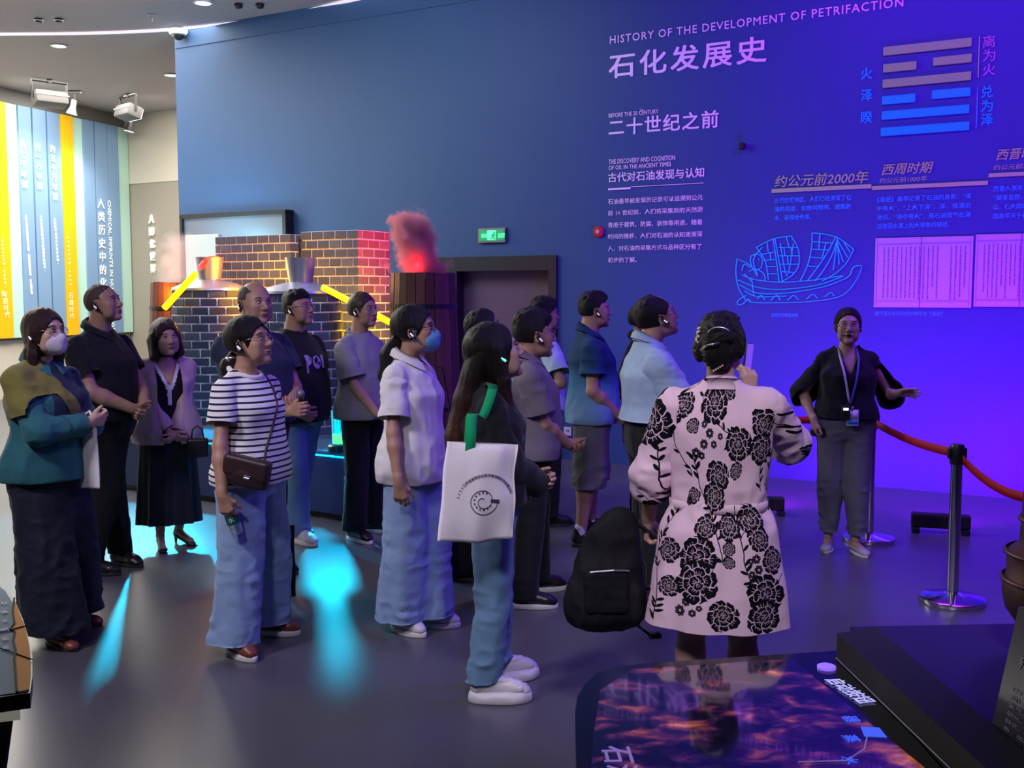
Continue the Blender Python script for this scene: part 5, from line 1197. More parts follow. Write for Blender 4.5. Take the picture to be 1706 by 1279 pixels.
    def shoes(s, m_, m_sole=None, style='sneaker', socks=None, L=.265, lace=None):
        k = s.s * (.93 if s.sex == 'f' else 1.0); ms = m_sole or m_
        for sd in 'RL':
            x, y, ya = s.ft[sd]; R = rot(yaw=ya); fr = Frame((x, y, 0), R); g = 1 if sd == 'L' else -1; pt = Part()
            l = L * k; x0, x1 = -.065 * k, l - .065 * k; so = s.sole
            chunky = style == 'chunky'; th = .045 if chunky else (.028 if style in ('sneaker', 'canvas') else .018)
            wd = .050 * k * (1.12 if chunky else 1.0)
            def outline(e, n=26):
                o = []
                for i in range(n):
                    a = 2 * PI * i / n; c_, s_ = math.cos(a), math.sin(a); xx = (x0 + x1) / 2 + (l / 2 + e) * math.copysign(abs(c_) ** .75, c_); t = (xx - x0) / l
                    w_ = wd * np.interp(t, [0, .25, .65, .9, 1], [.78, .80, 1.0, .80, .5]) + e; o.append((xx, w_ * math.copysign(abs(s_) ** .8, s_) - g * .008 * k * (t - .4)))
                return o
            if style == 'heel':
                L_ = [cone((x1 - .05, 0, .018), (x1 - .015, 0, .014), .033 * k, .016 * k, k=.02, sq=(V3(0, 0, 1), .55)), cone((x0 + .03, 0, .055), (x1 - .05, 0, .018), .030 * k, .034 * k, k=.02, sq=(V3(0, 0, 1), .5)), cone((x0 + .02, 0, .075), (x0 + .045, 0, .07), .030 * k, .030 * k, k=.02)]
                sub = [ell((x0 + .065 * k, 0, .105), (.085 * k, .024, .045), k=.01, sub=True)]
                V, Q = surface(L_ + sub, .005); pt.add(fr.o + V @ R.T, Q, 0)
                mb = M(); mb.tube([(x0 + .012, 0, .05), (x0 + .008, 0, .0)], [.014, .006], 8, 1); mb.box((x1 - .06, 0, .004), (.10, .055, .006), 1, None, .002); pt.addm(mb, fr)
                # foot itself
                V, Q = surface([cone((x0 + .035, 0, .085), (x1 - .05, 0, .035), .030 * k, .026 * k, k=.02), cone((x0 + .035, 0, .085), (x0 + .045, 0, .13), .031 * k, .030 * k, k=.02)], .006); pt.add(fr.o + V @ R.T, Q, 2)
                o = pt.build('shoe', [m_, ms, s.skin], s.root)
                continue
            if style == 'flat' or style == 'loafer':
                U = [cone((x0 + .035 * k, 0, .035), (x1 - .045 * k, 0, .026), .036 * k, .036 * k, k=.02, sq=(V3(0, 0, 1), .75)), cone((x0 + .03 * k, 0, .045), (x0 + .04 * k, 0, .05), .034 * k, .034 * k, k=.015), cone((x1 - .06 * k, 0, .026), (x1 - .028 * k, 0, .020), .036 * k, .028 * k, k=.02, sq=(V3(0, 0, 1), .7))]
                sub = [ell((x0 + .075 * k, 0, .085), (.078 * k, .030 * k, .040), k=.008, sub=True)]
                V, Q = surface(U + sub, .005); pt.add(fr.o + V @ R.T, Q, 0)
                V, Q = surface([cone((x0 + .04 * k, 0, .055), (x1 - .05 * k, 0, .030), .030 * k, .026 * k, k=.02), cone((x0 + .04 * k, 0, .055), (x0 + .055 * k, 0, .12), .030 * k, .030 * k, k=.02)], .006); pt.add(fr.o + V @ R.T, Q, 2)
            else:
                hi_ = .085 if style != 'dress' else .07
                U = [cone((x0 + .035 * k, 0, th + .022), (x1 - .065 * k, 0, th + .018), .038 * k, .040 * k, k=.02, sq=(V3(0, 0, 1), .9)), cone((x1 - .07 * k, 0, th + .016), (x1 - .035 * k, 0, th + .008), .041 * k, .033 * k, k=.02, sq=(V3(0, 0, 1), .75)),
                     cone((x0 + .042 * k, 0, th + .03), (x0 + .052 * k, 0, th + hi_), .037 * k, .036 * k, k=.02), cone((x0 + .07 * k, 0, th + .055), (x1 - .10 * k, 0, th + .030), .032 * k, .030 * k, k=.02)]
                V, Q = surface(U, .0055); V, Q = cutp(V, Q, (0, 0, .008), (0, 0, -1))
                if chunky: N = vnormals(V, Q); V = V + N * (np.sign(noise3(V * np.array((26, 26, 30)), 4)) * .0022 + noise3(V * 70, 2) * .001)[:, None]
                pt.add(fr.o + V @ R.T, Q, 0)
                if lace is not False:
                    mb = M()
                    for i in range(5):
                        t = i / 4; xx = x0 + .095 * k + t * .062 * k; zz = th + .082 - t * .030 + .004
                        mb.tube([(xx - .004, -.020, zz - .006), (xx, 0, zz + .003), (xx + .004, .020, zz - .006)], .0028, 5, 2)
                    pt.addm(mb, fr)
            mb = M(); o1, o2 = outline(.004 if chunky else .001), outline(.010 if chunky else .002)
            n = len(o1); tt = th if style not in ('flat', 'loafer') else .014
            lv = [(o1, 0), (o2, .006), (o2, tt * .6), (o1, tt)]; vs = [(x_, y_, z_ + (.006 * math.sin(i * 1.7) if chunky and j in (2, 3) else 0)) for j, (o_, z_) in enumerate(lv) for i, (x_, y_) in enumerate(o_)]
            fs = [(j * n + i, j * n + (i + 1) % n, (j + 1) * n + (i + 1) % n, (j + 1) * n + i) for j in range(3) for i in range(n)] + [tuple(range(n))[::-1], tuple(3 * n + i for i in range(n))]
            mb.add(vs, fs, 1); pt.addm(mb, fr)
            o = pt.build('shoe', [m_, ms, (lace or ms) if style not in ('flat', 'loafer') else s.skin], s.root)
        return s
# ================================================================= cloth materials
def cloth(name, c, rough=0.85, b=0.25, sc=160, sheen=0.1, var=0.05): return mat(name, c, rough, bump=b, bscale=sc, sheen=sheen, var=var, vscale=9, spec=0.25)
c_teal = cloth('teal_cotton', (0.025, 0.135, 0.17)); c_olive = cloth('olive_knit', (0.20, 0.19, 0.05), b=0.25); c_navy = cloth('navy_drape', (0.008, 0.012, 0.03), 0.7)
c_black = cloth('black_cotton', (0.010, 0.011, 0.016)); c_blackp = cloth('black_trouser', (0.009, 0.010, 0.014)); c_pink = cloth('pale_pink_knit', (0.55, 0.40, 0.46)); c_white = cloth('white_cotton', (0.80, 0.80, 0.84), b=.12)
c_jean = cloth('light_denim', (0.27, 0.41, 0.68), b=0.5, sc=300, var=0.18); c_jeanm = cloth('mid_denim', (0.13, 0.26, 0.42), b=0.5, sc=300, var=0.2); c_jeand = cloth('dark_denim', (0.035, 0.06, 0.12), b=0.5, sc=300)
c_grey = cloth('grey_cotton', (0.27, 0.28, 0.31)); c_gpolo = cloth('grey_polo', (0.17, 0.155, 0.19)); c_lblue = cloth('light_blue_cotton', (0.40, 0.56, 0.75)); c_short = cloth('grey_shorts', (0.13, 0.13, 0.13)); c_gtr = cloth('grey_drape_trousers', (0.15, 0.15, 0.20), 0.75)
c_dsk = cloth('black_skirt', (0.006, 0.012, 0.016), 0.6); c_dblue = cloth('dark_blue_cotton', (0.02, 0.03, 0.07))
m_shoeb = mat('black_leather', (0.012, 0.012, 0.014), 0.35); m_shoew = mat('white_leather', (0.62, 0.62, 0.66), 0.45, bump=0.2, bscale=60); m_shoebr = mat('brown_leather', (0.20, 0.055, 0.035), 0.35); m_solew = mat('white_rubber', (0.7, 0.7, 0.7), 0.6); m_soleb = mat('black_rubber', (0.02, 0.02, 0.02), 0.7)
m_beige = mat('beige_canvas', (0.45, 0.42, 0.38), 0.7); m_maskw = cloth('lilac_mask', (0.62, 0.55, 0.72), b=0.1); m_maskb = cloth('blue_surgical_mask', (0.16, 0.42, 0.75), b=0.1)
def zmat(name, fn):                    # a node material driven by the height of the garment
    m_ = bpy.data.materials.new(name); m_.use_nodes = True; nt = m_.node_tree; b = nt.nodes['Principled BSDF']; b.inputs['Roughness'].default_value = .85; b.inputs['Specular IOR Level'].default_value = .25
    tc = nt.nodes.new('ShaderNodeTexCoord'); sp = nt.nodes.new('ShaderNodeSeparateXYZ'); nt.links.new(tc.outputs['Object'], sp.inputs[0]); fn(nt, b, tc, sp); return m_
def _mth(nt, op, a, b=None):
    n = nt.nodes.new('ShaderNodeMath'); n.operation = op
    for i, v in enumerate((a, b)):
        if v is None: continue
        if isinstance(v, (int, float)): n.inputs[i].default_value = v
        else: nt.links.new(v, n.inputs[i])
    return n.outputs[0]
def stripes(nt, b, tc, sp):
    z = sp.outputs[2]; f = _mth(nt, 'FRACT', _mth(nt, 'MULTIPLY', z, 1 / 0.0285)); g = _mth(nt, 'GREATER_THAN', f, 0.68)
    mx = nt.nodes.new('ShaderNodeMix'); mx.data_type = 'RGBA'; mx.inputs[6].default_value = (.82, .82, .86, 1); mx.inputs[7].default_value = (.012, .014, .04, 1); nt.links.new(g, mx.inputs[0]); nt.links.new(mx.outputs[2], b.inputs['Base Color'])
def ombre(nt, b, tc, sp):
    cr = nt.nodes.new('ShaderNodeValToRGB'); mr = nt.nodes.new('ShaderNodeMapRange'); mr.inputs[1].default_value = .85; mr.inputs[2].default_value = 1.45; nt.links.new(sp.outputs[2], mr.inputs[0]); nt.links.new(mr.outputs[0], cr.inputs[0])
    e = cr.color_ramp.elements; e[0].position = 0; e[0].color = (.22, .40, .62, 1); e[1].position = .62; e[1].color = (.012, .05, .13, 1); q = e.new(.38); q.color = (.07, .22, .42, 1); nt.links.new(cr.outputs[0], b.inputs['Base Color'])
c_stripe = zmat('striped_cotton', stripes); c_ombre = zmat('ombre_polo', ombre)
# ---------------- floral print generated from a small flower program (peonies, blossoms, twigs)
def floral_image():
    S = 1536; SW, SH = 1.30, 1.16       # metres covered (girth, height)
    img = np.zeros((S, S), np.float32); rs = np.random.RandomState(11); px = S / SW; py = S / SH
    def patch(cx, cy, r): 
        x0, x1 = int((cx - r) * px), int((cx + r) * px) + 1; y0, y1 = max(0, int((cy - r) * py)), min(S, int((cy + r) * py) + 1)
        xs = np.arange(x0, x1); ys = np.arange(y0, y1)
        return xs % S, ys, (xs[None, :] / px - cx), (ys[:, None] / py - cy)
    def peony(cx, cy, R, sd):
        r_ = np.random.RandomState(sd); xi, yi, X, Y = patch(cx, cy, R * 1.25)
        if len(yi) == 0: return
        a0 = r_.uniform(0, 6); ink = np.zeros((len(yi), len(xi)), np.float32)
        for ring, (rr, n, pr) in enumerate(((.70, 8, .40), (.42, 6, .30), (.16, 3, .22))):
            for k in range(n):
                a = a0 + 2 * PI * (k + ring * .5) / n + r_.uniform(-.15, .15); q = rr * R * r_.uniform(.9, 1.12); ux, uy = X - math.cos(a) * q, Y - math.sin(a) * q
                u = ux * math.cos(a) + uy * math.sin(a); v = -ux * math.sin(a) + uy * math.cos(a); pr_ = pr * R * r_.uniform(.85, 1.1)
                d = np.sqrt((u / (pr_ * .85)) ** 2 + (v / (pr_ * (1 + .12 * np.sin(u / pr_ * 3)))) ** 2) + .07 * np.sin(np.arctan2(v, u) * 6 + k)
                ink[d < 1.16] = 0; ink[d < 1.0] = 1
                for vv in (-.35, 0, .35): ink[(np.abs(v - vv * pr_ * (1 + u / pr_)) < .018 * pr_ + .0005) & (u < .25 * pr_) & (d < .85)] = 0
        img[np.ix_(yi, xi)] = np.maximum(img[np.ix_(yi, xi)] * (np.hypot(X, Y) > R * .9), ink)
    def blossom(cx, cy, R, sd):
        xi, yi, X, Y = patch(cx, cy, R * 1.3); a = np.arctan2(Y, X); d = np.hypot(X, Y)
        if len(yi) == 0: return
        n = 5 + sd % 3; ed = R * (.72 + .28 * np.abs(np.cos(a * n / 2 + sd))); ink = (d < ed) & (d > R * .22) & (np.abs(np.sin(a * n / 2 + sd + PI / 2 * 0)) > .10); img[np.ix_(yi, xi)] = np.maximum(img[np.ix_(yi, xi)], ink)
    def twig(x, y, ang, L, w_=.0024, depth=0):
        for st in range(int(L / .004)):
            ang += rs.uniform(-.22, .22) * .8; x += math.cos(ang) * .004; y += math.sin(ang) * .004
            xi, yi, X, Y = patch(x, y, w_ * 1.6)
            if len(yi): img[np.ix_(yi, xi)] = np.maximum(img[np.ix_(yi, xi)], np.hypot(X, Y) < w_)
            if rs.rand() < .13: 
                b = ang + rs.choice([-1, 1]) * rs.uniform(.6, 1.1); lx, ly = x + math.cos(b) * .016, y + math.sin(b) * .016; xi, yi, X, Y = patch(lx, ly, .018)
                if len(yi): u = X * math.cos(b) + Y * math.sin(b); v = -X * math.sin(b) + Y * math.cos(b); img[np.ix_(yi, xi)] = np.maximum(img[np.ix_(yi, xi)], (u / .015) ** 2 + (v / (.0055)) ** 2 < 1)
            if depth < 1 and rs.rand() < .03: twig(x, y, ang + rs.choice([-1, 1]) * .8, L * .35, w_ * .8, 1)
    for x, y, a in ((.42, .02, 1.6), (.80, .05, 1.5), (.50, .55, 1.4), (.86, .50, 1.8), (.12, .1, 1.5), (1.1, .2, 1.6), (.1, .6, 1.5), (1.15, .65, 1.6), (.66, .25, 1.2), (.60, .8, 1.0)): twig(x, y, a, .42)
    def q_(x, y, R): return (.65 + (x - 1180) * .00213 * 1.06, 1.215 - (y - 488) * .00213, R)
    PE = [q_(*a) for a in ((1161, 672, .076), (1203, 647, .045), (1216, 739, .062), (1270, 708, .055), (1266, 750, .055), (1092, 677, .045), (1119, 711, .028), (1174, 795, .058), (1216, 786, .032), (1166, 830, .055), (1151, 881, .042), (1198, 879, .048), (1142, 930, .072), (1143, 972, .078), (1243, 868, .055), (1250, 900, .045), (1275, 938, .048), (1255, 992, .072), (1250, 1030, .06), (1186, 1026, .055), (1088, 925, .045), (1097, 985, .036), (1118, 830, .030), (1196, 915, .026), (1196, 938, .022))] + [
          (.20, .90, .08), (.10, .60, .085), (.25, .42, .08), (.12, .22, .09), (.30, .10, .08), (1.10, .92, .08), (1.20, .66, .08), (1.05, .50, .07), (1.12, .30, .085), (1.18, .08, .08), (.33, .62, .06), (1.03, .06, .07)]
    for i, (x, y, R) in enumerate(PE): peony(x, y, R, i + 2)
    for x, y, R in [q_(*a) for a in ((1142, 707, .016), (1154, 722, .020), (1177, 727, .014), (1163, 741, .016), (1142, 741, .020), (1137, 761, .016), (1242, 932, .018), (1245, 950, .018), (1233, 957, .014), (1117, 1023, .022), (1138, 1024, .015), (1127, 1006, .018), (1148, 1015, .012), (1161, 990, .014), (1126, 757, .022), (1110, 840, .018), (1232, 935, .012))]: blossom(x, y, R, int(x * 100))
    for _ in range(60):
        x, y = rs.uniform(0, SW), rs.uniform(0, SH)
        if .44 < x < .90: continue
        blossom(x, y, rs.uniform(.015, .028), int(x * 77))
    rgb = np.empty((S, S, 4), np.float32); bg = np.array((.90, .79, .86)); fg = np.array((.018, .018, .07)); m_ = img[..., None]; rgb[..., :3] = bg * (1 - m_) + fg * m_; rgb[..., 3] = 1
    im = bpy.data.images.new('peony_print', S, S); im.pixels.foreach_set(rgb.ravel()); im.update()
    return im, SW, SH
fim, FSW, FSH = floral_image()
c_flor = bpy.data.materials.new('floral_cotton'); c_flor.use_nodes = True
_nt = c_flor.node_tree; _b = _nt.nodes['Principled BSDF']; _b.inputs['Roughness'].default_value = .85; _b.inputs['Specular IOR Level'].default_value = .2
_t = _nt.nodes.new('ShaderNodeTexImage'); _t.image = fim; _uv = _nt.nodes.new('ShaderNodeUVMap'); _uv.uv_map = 'UVMap'; _nt.links.new(_uv.outputs[0], _t.inputs[0]); _nt.links.new(_t.outputs[0], _b.inputs['Base Color'])
PPL = {}
ONLY = globals().get('ONLY_PEOPLE')
def want(n): return ONLY is None or n in ONLY
# ---- 1 woman with mask and olive shawl, arms crossed
def p_shawl():
    f = Fig('woman in teal shirt and olive shawl with arms crossed, wearing a lilac mask', 90, 1060, -28, 1.62, 'f', 1.05, 'light', head=(4, 6, 0), hoff=(.01, 0),
            arms=dict(R=dict(w=(.235, .07, 1.13), pole=(.1, -1, -1.0), D=(.15, 1, .12), T=(.3, 0, 1), curl=.6, shx=.02), L=dict(w=(.21, -.09, 1.12), pole=(.2, 1, -.8), D=(.1, -1, .2), T=(0, 0, 1), curl=.7)),
            feet=dict(R=('px', 92, 1074, 0), L=('px', 120, 1038, 6)), sole=.02)
    f.body(hide_hand='L'); f.hair('long', .016, m_hairb, extra=[lambda E, C: C((-.05, -.055, -.08), (-.075, -.05, -.30), .042, .03), lambda E, C: C((-.05, .05, -.08), (-.07, .05, -.28), .04, .03), lambda E, C: C((-.07, 0, -.05), (-.085, 0, -.28), .05, .035)])
    f.glasses(); f.mask(m_maskw, .006, kn=True); f.earpiece('R')
    f.shirt(c_teal, hem=.84, ease=.035, flare=.03, sleeve=1.92, sr=.072, sr2=.052, neck='collar', amp=.010, seed=4, neckr=.95, mats=[c_teal, c_dblue], mfun=lambda C: ((C[:, 0] > .02) & (np.abs(C[:, 1] - .05) < .12) & (C[:, 2] > 1.12) & (C[:, 2] < 1.47)).astype(int), snaps=[lambda C: np.abs(C[:, 1] - .05) - .12])
    f.trousers(c_navy, waist=.95, hem=.085, thigh=.115, knee=.135, ankle=.160, ease=.03, amp=.014, seed=3, legs_k=.05)
    f.shoes(m_shoebr, m_soleb, 'flat')
    k = f.s
    ks = [(z, w_ + .048, d_ + .052, ox) for z, w_, d_, ox in f.keys if .9 * k < z < 1.30 * k] + [(z, w_ + .028, d_ + .030, ox) for z, w_, d_, ox in f.keys if z >= 1.30 * k]
    a, e_ = f.sh['R'], f.el['R']; b0 = V3(f.cx(1.42) * k - .008, -.035, 1.405 * k); b1 = b0 * V3(1, -1, 1)
    S_ = [column(ks, k=.04), cone(b0, a + V3(0, 0, .0), .058 * k, .068 * k, k=.04), cone(b1, f.sh['L'], .056 * k, .064 * k, k=.04), cone(a, e_, .076 * k, .088 * k, k=.04)]
    V, Q = surface(S_, .010); V = relax(V, Q, 1, .5); V = folds(V, Q, .008, (5, 12, 18), 8); V = relax(V, Q, 2, .5)
    n0 = V3(f.cx(1.43) * k, 0, 1.44 * k)
    def keep(C):
        cape = np.minimum(np.minimum(-.055 - C[:, 1], C[:, 2] - (1.16 + .25 * np.maximum(0, C[:, 0])) * k), .13 - C[:, 0] + 0 * C[:, 2])
        back = np.minimum(np.minimum(-.02 - C[:, 0], C[:, 2] - 1.12 * k), .10 - C[:, 1])
        band = np.minimum(np.minimum(C[:, 0], .040 - np.abs(C[:, 1] + .085 - (1.41 * k - C[:, 2]) * .62)), C[:, 2] - 1.13 * k)
        hole = np.hypot(C[:, 0] - n0[0], C[:, 1]) - .072 * k
        return -np.minimum(np.maximum(np.maximum(cape, back), band), hole)
    V, Q = cutg(V, Q, keep); Part().add(V, Q).build('shawl', c_olive, f.root)
    return f
# ---- 2 tall man in a black polo
def p_blackpolo():
    f = Fig('tall man in black polo shirt and trousers, hands clasped, before the coloured slats', 182, 945, -18, 1.755, 'm', 1.16, 'mid', head=(8, 12, 0), hoff=(.015, 0),
            arms=dict(R=dict(w=(.245, -.055, .975), pole=(-.6, -1, -.3), D=(.35, .9, -.35), T=(.6, .1, .8), curl=.9), L=dict(w=(.255, .06, .95), pole=(-.6, 1, -.3), D=(.3, -.9, -.2), T=(.5, 0, .8), curl=.9)),
            feet=dict(R=('px', 200, 938, -6), L=('px', 150, 955, 0)))
    f.body(); f.hair('buzz', .003, mat('shaved_hair', (.07, .05, .045), .7), front=.062); f.earpiece('R')
    f.shirt(c_black, hem=.90, ease=.022, flare=.02, sleeve=.62, sr=.080, neck='collar', amp=.006, seed=6)
    f.trousers(c_blackp, waist=.99, hem=.07, thigh=.098, knee=.080, ankle=.070, ease=.018, amp=.008, seed=5); f.shoes(m_shoeb, m_soleb, 'dress', lace=m_shoeb); return f
# ---- 3 woman in pink cardigan
def p_cardigan():
    f = Fig('woman in pale pink cardigan and long black skirt with hands clasped', 284, 911, -62, 1.52, 'f', 1.08, 'light', head=(10, 3, 4), hoff=(.01, 0), hs=1.05,
            arms=dict(R=dict(w=(.17, -.01, .885), pole=(-.5, -1, -.3), D=(.3, .8, -.6), T=(.6, .2, .6), curl=.6), L=dict(w=(.18, .03, .86), pole=(-.5, 1, -.3), D=(.2, -.8, -.5), T=(.6, 0, .6), curl=.7)),
            feet=dict(R=('px', 268, 914, 4), L=('px', 300, 905, 18)), sole=.05)
    f.body(); f.hair('bob', .020, m_hairb, seed=9)
    k = f.s
    f.shirt(c_black, hem=.86, ease=.012, flare=.008, sleeve=None, neck='v', amp=.004, name='blouse', mats=[c_black, c_white], vz=1.21, snaps=[lambda C: np.abs(C[:, 1]) - (C[:, 2] - 1.15 * k) * .42, lambda C: np.abs(C[:, 1]) - .012], mfun=lambda C: ((C[:, 0] > 0) & ((np.abs(C[:, 1]) < (C[:, 2] - 1.15 * k) * .42) & (C[:, 2] > 1.2 * k) | (np.abs(C[:, 1]) < .012) & (C[:, 2] > 1.08 * k) & (C[:, 2] < 1.25 * k))).astype(int))
    f.shirt(c_pink, hem=.80, ease=.030, flare=.045, sleeve=1.88, sr=.070, sr2=.058, neck='none', amp=.009, seed=11, name='cardigan', sho=.010, opening=lambda C: np.minimum(C[:, 0], .090 * k - .12 * np.maximum(0, 1.05 * k - C[:, 2]) - np.abs(C[:, 1])))
    f.skirt(c_dsk, waist=1.0, hem=.20, w0=.155, w1=.235, n=12, amp=.07, seed=2, d1=.19); f.shoes(m_shoeb, m_shoeb, 'heel'); return f
# ---- 4 woman in a striped tee
def p_striped():
    f = Fig('woman in navy and white striped tee and light jeans holding a water bottle', 424, 1072, -26, 1.585, 'f', 1.13, 'mid', head=(8, 12, 0), hoff=(.0, 0), hs=1.05,
            arms=dict(R=dict(w=('px', 370, 842, -.30), pole=(-1, -.35, 0), D=(.25, .1, -1), T=(1, .3, 0), curl=.75, thumb=.9), L=dict(w=('px', 462, 845, .22), pole=(-1, .4, 0), D=(.1, 0, -1), T=(1, 0, 0), curl=.9)),
            feet=dict(R=('px', 392, 1090, -10), L=('px', 446, 1056, 12)), sole=.03)
    f.body(); f.hair('pulled', .016, seed=5); f.glasses(); f.earpiece('R')
    h = f.hf; q = f.hs; f.lock([h.to(V3(-.10, 0, -.04) * q), h.to(V3(-.135, 0, -.085) * q), h.to(V3(-.15, .0, -.15) * q), h.to(V3(-.135, 0, -.20) * q)], [.030, .042, .036, .014])
    mb = M(); mb.tube([V3(-.105 + .028 * math.cos(a), .03 * math.sin(a), -.045) * q for a in np.linspace(0, 2 * PI, 15)], .008, 6, caps=False); mb.ball(V3(-.11, -.032, -.05) * q, .012, 6); Part().addm(mb, h).build('hair_clip', m_steel, f.root)
    f.shirt(c_stripe, hem=.86, ease=.022, flare=.020, sleeve=.60, sr=.078, neck='round', amp=.006, seed=3, collar_m=c_white)
    f.trousers(c_jean, waist=.98, hem=.075, thigh=.103, knee=.105, ankle=.115, ease=.018, amp=.013, seed=8); f.shoes(m_shoebr, m_solew, 'canvas', lace=m_shoew, L=.26); return f
# ---- 5 bald man behind
def p_bald():
    f = Fig('bald older man in dark shirt behind the woman in the striped tee', 430, 900, -38, 1.765, 'm', 1.22, 'mid', head=(-6, 2, 0), hoff=(.01, 0), Y=6.45, hs=1.06,
            arms=dict(R=dict(w=('px', 484, 690, -.25), pole=(-.5, -.8, -.8), D=(1, .2, .2), T=(0, 0, 1), curl=.8), L=dict(w=(.24, .05, 1.0), pole=(-.5, 1, -.5), D=(.6, -.7, 0), curl=.8)))
    f.body(); f.hair('balding', .004, mat('grey_hair', (0.05, 0.045, 0.045), 0.6)); f.earpiece('R')
    f.shirt(c_dblue, hem=.90, ease=.022, flare=.02, sleeve=.62, sr=.080, neck='collar', amp=.006, seed=12); f.trousers(c_blackp, waist=.99, hem=.07, thigh=.098, knee=.08, ankle=.07, amp=.008, seed=12); f.shoes(m_shoeb, m_soleb, 'dress'); return f
# ---- 6 man with white letters on his tee
def p_tee():
    f = Fig('man with glasses in black tee with large white letters and jeans', 500, 902, -30, 1.715, 'm', 1.20, 'mid', head=(6, 8, 0), hoff=(.01, 0),
            arms=dict(R=dict(w=('px', 497, 688, -.20), pole=(-.6, -1, -.3), D=(.7, .6, -.3), T=(.3, 0, .8), curl=.8), L=dict(w=('px', 530, 690, .0), pole=(-.6, 1, -.3), D=(.4, -.8, -.4), T=(.4, 0, .8), curl=.8)),
            feet=dict(R=('px', 498, 903, -6), L=('px', 478, 893, 10)))
    f.body(); f.hair('crop', .008, seed=4); f.glasses(r=.020); f.earpiece('R')
    f.shirt(c_black, hem=.83, ease=.026, flare=.02, sleeve=.62, sr=.082, neck='round', amp=.007, seed=14); f.trousers(c_jeanm, waist=.95, hem=.075, thigh=.098, knee=.080, ankle=.072, amp=.010, seed=15); f.shoes(m_shoew, m_solew, 'sneaker')
    # letters projected on the chest
    m_print = mat('lavender_print', (.42, .38, .62), .7); Vs = np.array([v.co[:] for v in f.shirtobj.data.vertices]); mb = M()
    def proj(y, z):
        d = (Vs[:, 1] - y) ** 2 + (Vs[:, 2] - z) ** 2 + (Vs[:, 0] < 0) * 9; return V3(Vs[np.argmin(d), 0] + .004, y, z)
    def blob(poly): mb.add([tuple(proj(*p)) for p in poly], [tuple(range(len(poly)))])
    ell_ = lambda cy, cz, ry, rz, n=16: [(cy + ry * math.cos(a), cz + rz * math.sin(a)) for a in np.linspace(0, 2 * PI, n + 1)[:-1]]
    # P, O, I from her right to left
    def ribbon(pts, w_):
        P = [proj(*p) for p in pts]
        for a, b in zip(P[:-1], P[1:]):
            u = b - a; u[0] = 0; n_ = nrm(V3(0, -u[2], u[1])) * w_ / 2; mb.add([tuple(a - n_), tuple(a + n_), tuple(b + n_), tuple(b - n_)], [(0, 1, 2, 3)])
    ribbon([(-.085, 1.29), (-.087, 1.25), (-.089, 1.21), (-.090, 1.17)], .020)
    for i in range(4): blob(ell_(-.073, 1.257, .022, .034)) if i == 0 else None
    blob(ell_(-.005, 1.240, .040, .044)); ribbon([(.055, 1.285), (.057, 1.25), (.058, 1.20)], .022)
    mb.f = [q for q in mb.f]; o = Part().addm(mb).build('lettering', m_print, f.root)
    mb = M(); mb.add([tuple(proj(*p) + V3(.003, 0, 0)) for p in ell_(.012, 1.232, .011, .012)], [tuple(range(16))]); Part().addm(mb).build('lettering', c_black, f.root)
    return f
# ---- 7 thin man in grey tee
def p_thin():
    f = Fig('thin young man with glasses in loose grey tee and black trousers', 607, 893, -28, 1.70, 'm', .93, 'mid', head=(-4, 3, 0), hoff=(.005, 0),
            arms=dict(R=dict(w=('px', 630, 690, -.22), pole=(-1, -.5, -.2), D=(.8, .4, -.4), curl=.6), L=dict(w=('px', 642, 688, -.05), pole=(-.8, .8, 0), D=(.5, -.7, -.3), curl=.7)),
            feet=dict(R=('px', 590, 899, -10), L=('px', 622, 886, 8)))
    f.body(); f.hair('short', .010, mat('dark_brown_hair', (.03, .018, .014), .5, bump=.4, bscale=80), seed=6); f.glasses(); f.earpiece('R')
    f.shirt(c_grey, hem=.84, ease=.040, flare=.030, sleeve=.78, sr=.095, neck='round', amp=.010, seed=17); f.trousers(c_blackp, waist=.97, hem=.07, thigh=.098, knee=.085, ankle=.078, amp=.009, seed=18); f.shoes(m_shoeb, m_solew, 'sneaker'); return f
